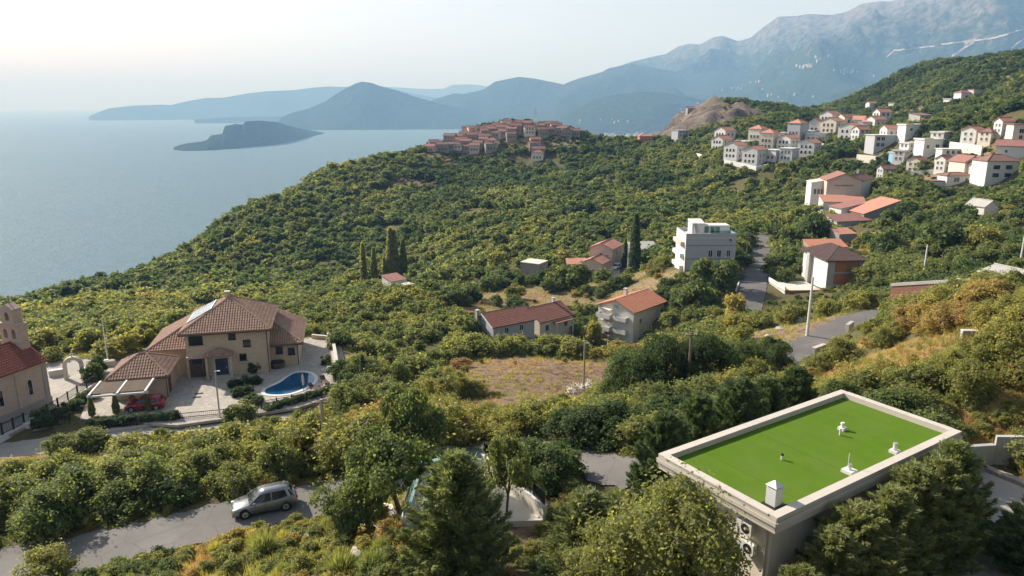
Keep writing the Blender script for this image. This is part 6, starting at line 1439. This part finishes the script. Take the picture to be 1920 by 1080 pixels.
def instancer(name, kind, pts, rots, scls, tints, picks, protos, label):
    """one 'stuff' object: proto meshes scattered on points with geometry nodes"""
    me = bpy.data.meshes.new(name); me.vertices.add(len(pts)); me.vertices.foreach_set('co', np.asarray(pts, np.float32).ravel())
    for nm, ty, arr in (('rot','FLOAT_VECTOR',rots),('scl','FLOAT_VECTOR',scls),('tint','FLOAT',tints),('pick','INT',picks)):
        a = me.attributes.new(nm, ty, 'POINT'); arr = np.asarray(arr, np.int32 if ty == 'INT' else np.float32).ravel()
        a.data.foreach_set('vector' if ty == 'FLOAT_VECTOR' else 'value', arr)
    o = link(name, me); tag(o, label, kind='stuff')
    ng = bpy.data.node_groups.new(name, 'GeometryNodeTree')
    ng.interface.new_socket('Geometry', in_out='INPUT', socket_type='NodeSocketGeometry'); ng.interface.new_socket('Geometry', in_out='OUTPUT', socket_type='NodeSocketGeometry')
    N = ng.nodes.new; gi = N('NodeGroupInput'); go = N('NodeGroupOutput'); ip = N('GeometryNodeInstanceOnPoints'); jn = N('GeometryNodeJoinGeometry')
    for pm in reversed(protos):
        po = bpy.data.objects.new(name+'_source', pm)
        inf = N('GeometryNodeObjectInfo'); inf.inputs['Object'].default_value = po; inf.inputs['As Instance'].default_value = True
        ng.links.new(inf.outputs['Geometry'], jn.inputs[0])
    def attr(nm, ty):
        a = N('GeometryNodeInputNamedAttribute'); a.data_type = ty; a.inputs['Name'].default_value = nm; return a.outputs['Attribute']
    ip.inputs['Pick Instance'].default_value = True
    ng.links.new(gi.outputs[0], ip.inputs['Points']); ng.links.new(jn.outputs[0], ip.inputs['Instance'])
    ng.links.new(attr('pick','INT'), ip.inputs['Instance Index'])
    er = N('FunctionNodeEulerToRotation'); ng.links.new(attr('rot','FLOAT_VECTOR'), er.inputs[0]); ng.links.new(er.outputs[0], ip.inputs['Rotation'])
    ng.links.new(attr('scl','FLOAT_VECTOR'), ip.inputs['Scale']); ng.links.new(ip.outputs[0], go.inputs[0])
    m = o.modifiers.new('scatter', 'NODES'); m.node_group = ng
    return o
# ------------------------------------------------------------------ trees and shrubs one can point at
def at(u, v, t=None):
    p = GR(u, v) if t is None else PT(u, v, t)
    return np.array((p[0], p[1], h1(p[0], p[1]) - .05))
tr = plant('broadleaf_tree', 'leaning open crowned tree left of the terrace, over the road edge', 'tree', at(662,1002,43), (4.4,4.3), TREE0[0], TRUNK_T[0], .34); tr.rotation_euler = (0, R(-14), 2.2)
plant('broadleaf_tree', 'open crowned tree with stout leaning trunk in front of the terrace', 'tree', at(752,987,42), (5.2,5.6), TREE0[1], TRUNK_T[1], .34).rotation_euler = (0, R(-9), .8)
plant('broadleaf_tree', 'tall slender tree rising behind the terrace floor, left of its centre', 'tree', at(778,948,45), (3.9,6.4), TREE0[2], TRUNK_T[2], .30)
plant('conifer', 'big bushy conifer in front of the terrace at the bottom', 'conifer', at(856,1088,34.5), (5.4,6.2), CONE0[0], TRUNK_C[0], .46)
plant('conifer', 'slim sparse conifer at the right end of the terrace', 'conifer', at(948,965,40), (2.9,5.2), TREE0[0], TRUNK_T[1], .42)
plant('conifer', 'squat conifer right of the terrace wall', 'conifer', at(1098,1045,35.5), (3.8,3.8), CONE0[2], TRUNK_C[0], .48)
plant('olive_tree', 'large pale olive green tree against the left wall of the green roofed house', 'tree', at(1245,1110,30.5), (7.0,6.6), BIG0[0], TRUNK_B[0], .53)
plant('shrub', 'pale olive shrub at the bottom below the large olive green tree', 'shrub', at(1130,1110,31), (4.6,3.2), BIG0[1], TRUNK_B[1], .60)
plant('shrub', 'olive shrub with sparse twigs near the air conditioners', 'shrub', at(1335,1085,29.5), (3.2,3.4), BUSH0[2], TRUNK_B[2], .50)
plant('broom_shrub', 'fine twigged green broom at the house corner', 'shrub', np.array((*RP(-hx-1.3,-hy+.6), -22.3)), (2.4,2.6), BROOM[0], None, .40)
ROWL = ['small feathery conifer hiding the near corner of the green roofed house','feathery conifer next to the small one at the house corner','third feathery conifer from the near house corner','fourth feathery conifer from the near house corner','fifth feathery conifer from the near house corner','feathery conifer whose top overlaps the parapet','tall feathery conifer overhanging the driveway at the end of the house row']
for i, (x, h_, w_) in enumerate(((-7.4,3.4,3.4),(-5.6,4.6,4.2),(-3.7,5.0,4.6),(-1.6,5.2,4.6),(.6,5.6,5.0),(2.4,5.5,4.6),(4.1,5.8,4.6))):
    plant('conifer', ROWL[i], 'conifer', np.array((*RP(x,-hy-1.4-.15*(i%2)), -22.0)), (w_,h_), CONE0[i%3], TRUNK_C[0], [.56,.52,.54,.48,.52,.46,.42][i], 'conifers along the green roofed house')
plant('conifer', 'dark feathery conifer cut by the right edge beside the driveway', 'conifer', np.array((*PZ(1925,1075,DRIVE_Z)[:2], DRIVE_Z)), (4.4,3.7), CONE0[1], TRUNK_C[0], .30)
plant('shrub', 'thin yellow leaved shrub on the low wall by the driveway', 'shrub', PZ(1752,1015,DRIVE_Z), (1.7,2.6), TREE0[2], None, .78)
plant('shrub', 'low yellowish weeds at the foot of the driveway wall', 'shrub', PZ(1735,1075,DRIVE_Z), (1.5,1.5), BUSH0[3], None, .66)
for i, x in enumerate((-4.5,-1.5,1.5,4.4,7.0)):
    plant('conifer', f"dark bushy conifer behind the green roof, {['first from the left','second from the left','in the middle of the row','fourth from the left','at the right end of the row'][i]}", 'conifer', np.array((*RP(x,hy+2.6+.3*(i%2)), -22.2)), (4.4,5.6+.35*(i%3)), CONE0[i%3], TRUNK_C[0], .16+.03*(i%2), 'conifers behind the green roof')
for i in range(9):
    k = i/8; u, v, t_ = 1075+k*300, 872-k*58, 52-k*2.0+ (k**2)*10
    plant('hedge_shrub', f"dark glossy hedge shrub beyond the road, {['at the left end','second from the left','third from the left','fourth from the left','in the middle','fourth from the right','third from the right','second from the right','at the right end'][i]}", 'shrub', at(u, v-4, t_+2), (4.4,2.5+.35*(i%3)), BUSH0[i%5], TRUNK_B[i%3], .15, 'dark hedge beyond the road')
for i, (u, v, t_) in enumerate(((985,908,46.5),(1022,912,45.5),(1048,900,47))):
    plant('hedge_shrub', ['bright green shrub just right of the terrace wall, left one','bright green shrub right of the terrace wall, nearest one','bright green shrub right of the terrace wall, by the road','green shrub above the squat conifer','green shrub between squat conifer and road','green shrub left of the house corner, below the road'][i], 'shrub', at(u,v,t_), (3.6,2.7), BUSH0[i%5], TRUNK_B[0], [.28,.28,.26,.4,.36,.42][i], 'shrubs right of the terrace')
for i, (u, v, t_, w_, h_, ti) in enumerate(((1185,778,72,6.5,6.6,.22),(1245,775,72,7.5,7.6,.15),(1320,765,74,6.5,6.8,.13),(1390,745,77,6,5.4,.30),(1440,725,82,5,4.6,.22))):
    plant('dark_tree', ['big round tree with yellowish rim on the brown slope','huge dark tree left of the dark wooden pole','dark tree right of the dark wooden pole','mid green tree between the dark tree and the lane','dark green tree nearest to the end of the lane'][i], 'tree', at(u,v,t_), (w_,h_), BIG0[i%2], TRUNK_B[0], ti)
for i, (u, v, hh) in enumerate(((683,532,14.5),(703,536,13.0),(722,536,9.5),(735,528,19),(742,528,18),(758,532,14.5))):
    plant('poplar', ['slender pale poplar at the left end of the row','second poplar from the left','short poplar in the middle of the row','tallest poplar of the row, left trunk','tall poplar with bare dark trunk','dark narrow poplar at the right end of the row'][i], 'poplar', at(u,v,242), (hh*1.15,hh), COLM[i%2], TRUNK_C[0], [.68,.68,.62,.66,.60,.40][i], 'poplars above the white shed')
plant('cypress', 'very tall dark cypress between pink house and hotel', 'cypress', at(1188,530,204), (17,18.5), COLM[2], TRUNK_C[0], .10)
plant('cypress', 'shorter cypress just left of the very tall one', 'cypress', at(1172,495,214), (8,8.5), COLM[2], TRUNK_C[0], .10)
plant('cypress', 'small columnar cypress in the garden right of the pool', 'cypress', at(684,768,90), (4.6,4.2), COLM[2], TRUNK_C[0], .12)
plant('broadleaf_tree', 'lone round tree on the seaward end of the hill-top village', 'tree', GR(802,274), (6.5,8.0), TREE1[0], TRUNK_T[0], .1)
mid = [(1770,482,145,9.5,7.5,.27,'large dark olive tree with two trunks above the brick wall'),(1838,470,140,7.5,6.2,.70,'bright yellow-green tree above the brick wall'),(1655,480,160,6,8,.22,'dark tall tree beside the unfinished house garden'),(1680,445,185,6,4.5,.24,'grey green olive below the barn, left one'),(1730,420,185,6.5,4.8,.22,'grey green olive in the grove, near the middle'),(1800,415,180,7,5.2,.2,'grey green olive in the grove, left of the white hut'),
  (1520,455,200,8,7.5,.18,'dark walnut tree beside the uphill road, upper one'),(1480,470,195,7,6.5,.28,'round green tree beside the uphill road, lower one'),(1450,460,205,6.5,5.5,.33,'light green tree at the uphill road bend'),(1045,560,190,6,6.5,.42,'bright green tree left of the stone hut'),(1080,555,188,6.5,6.8,.33,'green round tree touching the stone hut'),(1320,545,160,6,6.0,.30,'green tree below the hotel front'),(1355,555,158,6.5,6.0,.33,'broad green tree right of the hotel front'),
  (1375,625,130,4.5,6.5,.80,'slim orange-brown tree below the uphill road'),(1300,590,150,6.5,6.5,.28,'rounded tree right of the apartment house'),(1060,470,225,7,5.5,.68,'yellow tree left of the pink house'),(935,500,220,7,6,.62,'yellow-green tree left of the brown cabin'),(1700,400,205,7,6,.15,'dark tree right of the grey barn'),(1690,372,235,6,5,.68,'yellow-green tree right of the white gabled house'),(960,575,180,3.5,3.5,.2,'small dark tree in the orchard clearing'),(975,575,180,3.2,3.2,.6,'small bright green tree in the orchard clearing'),
  (930,585,172,3,2.8,.48,'small round tree at the left of the orchard clearing'),(1030,560,186,4,3.5,.34,'olive tree at the top of the orchard clearing'),(880,570,180,5,4.5,.3,'grey green tree at the left edge of the orchard'),(1250,500,190,3.5,3.8,.3,'clipped round tree left of the hotel'),(1385,500,172,3.0,2.8,.16,'dark round bush at the hotel corner'),(1160,640,140,3.5,3.0,.82,'orange shrub at the foot of the apartment house'),(1110,620,150,4.5,5.0,.72,'yellow autumn tree left of the apartment house')]
for i, (u, v, t_, w_, h_, ti, lb) in enumerate(mid):
    plant('broadleaf_tree', lb, 'tree', at(u,v,t_), (w_,h_), (TREE1[i%4] if i % 2 == 0 else BUSH1[i%6]), TRUNK_T[i%3], ti)
# villa garden
G = [(478,697,1.9,1.7,.08,'round dark clipped bush against the villa front'),(440,727,1.8,1.1,.05,'dark shrub at the upper left of the courtyard bed'),(462,722,1.9,1.2,.07,'dark shrub at the top of the courtyard bed'),(482,719,1.5,1.0,.08,'dark shrub at the right tip of the courtyard bed'),(445,742,1.8,1.1,.06,'dark shrub at the left of the courtyard bed'),(463,740,1.7,1.2,.05,'dark shrub in the middle of the courtyard bed'),(470,752,1.6,1.0,.12,'grey green shrub at the lower edge of the courtyard bed'),(483,757,1.8,1.0,.14,'rounded grey green shrub at the pool side of the courtyard bed'),
  (455,789,3.0,2.4,.46,'bright green bush beside the villa gate'),(432,790,1.8,1.6,.16,'dark green bush at the gate post'),(612,683,1.6,1.4,.08,'dark shrub by the white wall right of the pool'),(640,712,3.0,2.6,.16,'leafy dark shrub right of the pool end'),(655,725,2.6,2.4,.24,'green shrub in the garden right of the pool'),(625,655,1.2,2.0,.1,'climbing shrub on the white yard wall'),(700,747,3.0,2.4,.2,'low green shrub right of the small cypress'),
  (648,748,1.6,2.0,.3,'young staked tree on the pale garden bank'),(172,713,2.6,2.2,.14,'olive tree beside the stone arch'),(187,700,2.2,2.4,.16,'olive tree behind the pergola near the flagpole'),(75,790,1.9,1.7,.20,'small pale cypress like shrub at the church corner'),(500,690,1.2,.7,.2,'potted plant right of the villa bush')]
for i, (u, v, w_, h_, ti, lb) in enumerate(G):
    p = PY(u, v) if u < 640 else at(u, v); plant('garden_shrub', lb, 'shrub', p, (w_,h_), BUSH1[i%6], None, ti)
for i in range(9):
    k = i/8; plant('hedge_shrub', f"low clipped hedge shrub edging the pool terrace, {['left end','second','third','fourth','middle','sixth','seventh','eighth','right end'][i]} of the row", 'shrub', PY(505+k*125, 768-k*38), (1.5,.8), BUSH1[i%6], None, .22, 'low hedge along the pool terrace')
for i in range(10):
    k = i/9; plant('hedge_shrub', f"low dark shrub inside the fence before the pergola, {['first','second','third','fourth','fifth','sixth','seventh','eighth','ninth','tenth'][i]} from the left", 'shrub', PY(178+k*148, 796-k*12), (1.6,.9), BUSH1[i%6], None, .10+.05*(i%3), 'shrubs inside the pergola fence')
for i in range(8):
    k = i/7; plant('hedge_shrub', f"dark shrub in the garden between church and pergola, {['first','second','third','fourth','fifth','sixth','seventh','last'][i]} from the fence corner", 'shrub', PY(75+k*95, 800-k*58+6*(i%2)), (1.8,1.1), BUSH1[(i+2)%6], None, .10+.05*(i%2), 'shrubs between church and pergola')
for i, (x, y) in enumerate(((.1,.1),(2.55,.15),(5.75,.25))):
    q = VL(-8.2+x, -10.3+y-.05); plant('climbing_plant', f"creeper covering the {['left','middle','right'][i]} front post of the pergola", 'creeper', q, (4.6 if i < 2 else 3.4,2.35), COLM[1], None, .55, 'creepers on the pergola posts')
for u, v, w_, h_, ti, lb in ((110,852,3.2,2.2,.42,'bushy green shrub on the outer edge of the villa road, left one'),(160,846,3.6,2.4,.45,'bushy green shrub on the outer edge of the villa road, right one'),(1908,680,5,4.6,.70,'tall yellow-green bush at the right edge above the concrete wall'),(1866,672,2.6,1.6,.93,'rust coloured bush below the pale coped wall'),(1185,668,4.5,2.4,.97,'rust-brown thicket at the top of the cleared slope, right part'),(1140,672,3.5,1.8,.95,'rust-brown thicket at the top of the cleared slope, left part'),(868,690,3.0,1.6,.96,'rust-red shrub left of the cleared slope'),
    (495,1040,2.6,1.8,.50,'round fine twigged broom below the lower road'),(640,1078,2.4,1.6,.48,'round fine twigged broom at the bottom edge'),(90,1090,3.0,2.2,.62,'yellow-green bush at the bottom left corner'),(700,1075,2.2,1.5,.44,'green broom at the bottom left of the big conifer')):
    br = 'broom' in lb; plant('shrub', lb, 'shrub', at(u, v), (w_,h_), BROOM[0] if br else BUSH0[3], None, ti)
# ------------------------------------------------------------------ where plants may stand
def blocked(x, y, pad=0.6):
    m = np.zeros(x.shape, bool)
    for kind, pts, hw, bl, dz in PADS:
        if kind == 'strip': d, _ = seg_dist(x, y, pts); m |= d < hw + pad
        else: m |= poly_sd(x, y, pts) < pad*0.5
    for ex_, ey_, er_ in EXCL: m |= np.hypot(x-ex_, y-ey_) < er_
    return m
def maxheight(x, y):
    hm = np.full(x.shape, 99.0)
    for lx, ly, lr, lh in LOW: hm = np.where(np.hypot(x-lx, y-ly) < lr, np.minimum(hm, lh), hm)
    return hm
def tint_field(x, y):
    r = np.hypot(x, y)
    base = 0.36 + 0.60*(fbm(x/38, y/38, 71, 4)-0.5) + 0.30*(fbm(x/9, y/9, 77, 2)-0.5)
    near = np.interp(r, [30,60,110,200,330,520,800], [.10,.14,.10,.05,-.03,-.12,-.12])  # lower tint far out puts the crest slope's shade into the leaf colour
    thicket = 0.34*np.exp(-(((x+18)/26)**2 + ((y-58)/9)**2)) + 0.16*np.exp(-(((x-38)/16)**2 + ((y-52)/14)**2))
    return base + near + thicket
def scatter(spacing, rmin, rmax, seed, amax=R(44)):
    """jittered points in the wedge of hillside that the picture shows"""
    rs = np.random.default_rng(seed); X = []; Y = []
    gx = np.arange(-rmax*0.80, rmax*0.80, spacing); gy = np.arange(rmin*0.5, rmax, spacing)
    x, y = np.meshgrid(gx, gy); x = (x + rs.uniform(-.48,.48,x.shape)*spacing).ravel(); y = (y + rs.uniform(-.48,.48,y.shape)*spacing).ravel()
    r = np.hypot(x, y); k = (r > rmin) & (r < rmax) & (np.abs(np.arctan2(x, y)) < amax + 6.0/np.maximum(r, 10)); return x[k], y[k], rs
def in_view(x, y, z, mu=120, mv=140):
    d = y*CP - z*SP; u = 960 + F_PX*x/np.maximum(d, 1); v = 540 - F_PX*(y*SP + z*CP)/np.maximum(d, 1)
    return (u > -mu) & (u < 1920+mu) & (v < 1080+mv) & (v > -60)
def tint_word(t): return 'dark green' if t < .22 else 'mid green' if t < .42 else 'olive green' if t < .58 else 'yellow-green' if t < .74 else 'yellowish' if t < .88 else 'rust-brown'
def single_shrub(x, y, z, w, h, t, k):
    d = y*CP - z*SP; u = 960 + F_PX*x/d; v = 540 - F_PX*(y*SP + z*CP)/d
    def near(a): return min(a, key=lambda q: abs(q[0]-u))[1]
    if u < 640 and v < 985: place = 'at the lower road edge' if y < 54 else 'in mid thicket' if y < 62 else 'at the villa road edge'; place += ' ' + near([(0,'below the church'),(150,'below the shrub pair'),(260,'below the pergola'),(370,'below the villa gate'),(480,'above the grey car'),(560,'below the pool'),(625,'by the wooden pole')])
    elif u < 640: place = 'on the dry bank below the road ' + near([(60,'in the corner'),(300,'left of the brooms'),(500,'beside the brooms'),(640,'under the leaning tree')])
    elif u < 1050: place = ('high above' if v < 780 else 'just above' if v < 870 else 'in front of')+' the glass railed terrace, ' + near([(680,'toward the villa garden'),(760,'above the leaning trees'),(850,'above its middle'),(940,'below the brown slope'),(1030,'toward the hedge')])
    elif u < 1420: place = ('behind the dark hedge' if v < 860 else 'beside the green roofed house')+' ' + near([(1080,'at its left end'),(1180,'below the log pile'),(1290,'near the dark pole'),(1400,'at its right end')])
    else: place = ('far up the slope' if y > 75 else 'midway up the slope' if y > 58 else 'close behind')+' from the green roof, ' + near([(1460,'by the lane end'),(1560,'below the lane'),(1660,'below the brick wall'),(1760,'by the wall stub'),(1880,'by the right edge')])
    lb = f"{'tall' if h > 2.9 else 'low' if h < 1.7 else 'medium'} {tint_word(t)} shrub {place}"
    r = empty('shrub', (x, y, z), random.uniform(0, 6.28), lb, 'shrub', lb)
    c = link('crown', BUSH0[k], r); c.scale = (w, w, h); c['tint'] = float(t)
    q = link('trunk', TRUNK_B[k%3], r); q.scale = (w, w, h)
def wood():
    P = []; Ro = []; S = []; T = []; K = []
    far_pts = 0
    for sp, r0, r1, kind in ((2.0, 24, 92, 0), (2.45, 92, 190, 1), (3.05, 190, 330, 2), (3.8, 330, 820, 2)):
        x, y, rs = scatter(sp, r0, r1, 900+int(r0))
        k = ~blocked(x, y); x, y = x[k], y[k]
        z = H(x, y); k = in_view(x, y, z) & (z > SEA+3); x, y, z = x[k], y[k], z[k]
        bare = np.maximum.reduce([zone(x, y, q) for q in ('soil','cut','rock','straw')])
        gap = fbm(x/16, y/16, 55, 3)
        u = rs.uniform(size=x.shape); r = np.hypot(x, y)
        k = (u > bare*np.where(r > 400, 0.75, 0.88)) & (gap > 0.29 + 0.05*u); x, y, z, bare, r = x[k], y[k], z[k], bare[k], r[k]
        if PLANTED:
            pl = np.array(PLANTED); k = np.ones(x.shape, bool)
            for px_, py_, pr_ in pl: k &= np.hypot(x-px_, y-py_) > pr_
            x, y, z, bare, r = x[k], y[k], z[k], bare[k], r[k]
        n = len(x)
        hgt = np.interp(r, [25,36,48,60,75,120,300,800], [1.0,1.3,3.4,2.7,2.6,3.0,3.8,4.3])*np.clip(np.exp(rs.normal(-.10, .36, n)), .4, 1.32) * (0.62 + 0.75*fbm(x/22, y/22, 44, 2))
        hgt = np.where(bare > .3, hgt*.4, hgt); hgt = np.minimum(hgt, maxheight(x, y)*rs.uniform(.55, 1.0, n))
        wid = hgt*rs.uniform(.95, 1.5, n); wid = np.maximum(wid, np.where(hgt > 1.2, sp*0.95, 0.5))
        tin = np.clip(tint_field(x, y) + rs.normal(0, .095, n), 0.04, .98); tin = np.where((bare > .35) & (rs.uniform(size=n) < .7), np.maximum(tin, rs.uniform(.72, .99, n)), tin)
        if r0 < 60:      # the shrubs that show largest are things of their own
            size = hgt*wid/r**2; order = np.argsort(-size); one = np.zeros(n, bool); one[order[:max(0, 300-N_TREES)]] = True
            for i in np.nonzero(one)[0]: single_shrub(x[i], y[i], z[i]-.06*hgt[i], wid[i], hgt[i], tin[i], int(rs.integers(0,5)))
            x, y, z, r, hgt, wid, tin = (q[~one] for q in (x, y, z, r, hgt, wid, tin)); n = len(x)
        P.append(np.stack([x, y, z-0.08*hgt], -1)); Ro.append(np.stack([rs.normal(0,.06,n), rs.normal(0,.06,n), rs.uniform(0,6.28,n)], -1))
        S.append(np.stack([wid, wid*rs.uniform(.85,1.15,n), hgt], -1)); T.append(tin)
        nb0, nb1 = len(BUSH0), len(BUSH1)
        K.append({0: rs.integers(0, nb0, n), 1: nb0 + rs.integers(0, nb1, n), 2: nb0 + nb1 + rs.integers(0, len(BUSH2), n)}[kind])
    return instancer('scrub_wood', 'stuff', np.concatenate(P), np.concatenate(Ro), np.concatenate(S), np.concatenate(T), np.concatenate(K), BUSH0+BUSH1+BUSH2, 'scrub and low wood covering the hillside')
def grasses():
    x, y, rs = scatter(0.62, 18, 72, 1234); k = ~blocked(x, y, 0.1); x, y = x[k], y[k]; z = H(x, y)
    k = in_view(x, y, z); x, y, z = x[k], y[k], z[k]; n = len(x)
    st = np.maximum(zone(x, y, 'straw'), zone(x, y, 'cut')*.5)
    k = rs.uniform(size=n) < 0.35+.6*st; x, y, z, st = x[k], y[k], z[k], st[k]; n = len(x)
    s = rs.uniform(.22, .6, n)*(1+.2*st)
    tint = np.clip(.66 + .85*(fbm(x/3, y/3, 9, 3)-.5)*1.6 + .06*st + rs.normal(0, .12, n), .25, .99)
    instancer('dry_grass', 'stuff', np.stack([x,y,z],-1), np.stack([np.zeros(n),np.zeros(n),rs.uniform(0,6.28,n)],-1), np.stack([s*1.2,s*1.2,s],-1), tint, rs.integers(0,3,n), TUFT, 'dry grass and weeds on the slope')
    # knee-high shrubs between the grass of the near bank
    x, y, rs = scatter(1.0, 18, 60, 777); k = ~blocked(x, y, 0.3); x, y = x[k], y[k]; z = H(x, y)
    k = in_view(x, y, z) & (fbm(x/3, y/3, 66, 2) > .42); x, y, z = x[k], y[k], z[k]; n = len(x); s = rs.uniform(.4, 1.1, n)
    tint = np.clip(.52 + .9*(fbm(x/3.5, y/3.5, 29, 3)-.5) + rs.normal(0, .12, n), .15, .99)
    instancer('low_scrub', 'stuff', np.stack([x,y,z-.06],-1), np.stack([np.zeros(n),np.zeros(n),rs.uniform(0,6.28,n)],-1), np.stack([s*1.4,s*1.4,s],-1), tint, rs.integers(0,len(BUSH1)+len(BROOM),n), BUSH1+BROOM, 'knee high scrub on the near bank')
    # low stubble and small weeds further out
    x, y, rs = scatter(1.1, 60, 200, 4321); k = ~blocked(x, y, 0.2); x, y = x[k], y[k]; z = H(x, y)
    k = in_view(x, y, z); x, y, z = x[k], y[k], z[k]; k = rs.uniform(size=len(x)) < .55; x, y, z = x[k], y[k], z[k]; n = len(x); s = rs.uniform(.25, .7, n)
    tint = np.clip(.55 + .5*(fbm(x/7, y/7, 19, 3)-.5) + .25*np.maximum(zone(x,y,'soil'), zone(x,y,'cut')), .3, .99)
    instancer('low_weeds', 'stuff', np.stack([x,y,z-.05],-1), np.stack([np.zeros(n),np.zeros(n),rs.uniform(0,6.28,n)],-1), np.stack([s*2.0,s*2.0,s],-1), tint, rs.integers(0,3,n), TUFT, 'low weeds and stubble on the bare slopes')
    # low bushes round the houses further up
    x, y, rs = scatter(2.3, 110, 560, 888); k = ~blocked(x, y, 0.2); x, y = x[k], y[k]; br = np.maximum(zone(x,y,'soil'), zone(x,y,'cut'))*(np.hypot(x,y) > 200); k = (maxheight(x, y) < 3) | ((br > .2) & (rs.uniform(size=x.shape) < .55)); x, y = x[k], y[k]; z = H(x, y)
    k = in_view(x, y, z) & (rs.uniform(size=x.shape) < .75); x, y, z = x[k], y[k], z[k]; n = len(x); s = rs.uniform(.5, 1.3, n)*np.interp(np.hypot(x,y), [120,400], [.8,1.2])
    s = np.minimum(s, maxheight(x, y)*1.1); tint = np.clip(tint_field(x, y) + rs.normal(0, .1, n), .05, .98)
    instancer('house_scrub', 'stuff', np.stack([x,y,z-.1],-1), np.stack([np.zeros(n),np.zeros(n),rs.uniform(0,6.28,n)],-1), np.stack([s*1.9,s*1.9,s],-1), tint, rs.integers(0,len(BUSH2),n), BUSH2, 'low bushes round the houses on the slope')
wood(); grasses()
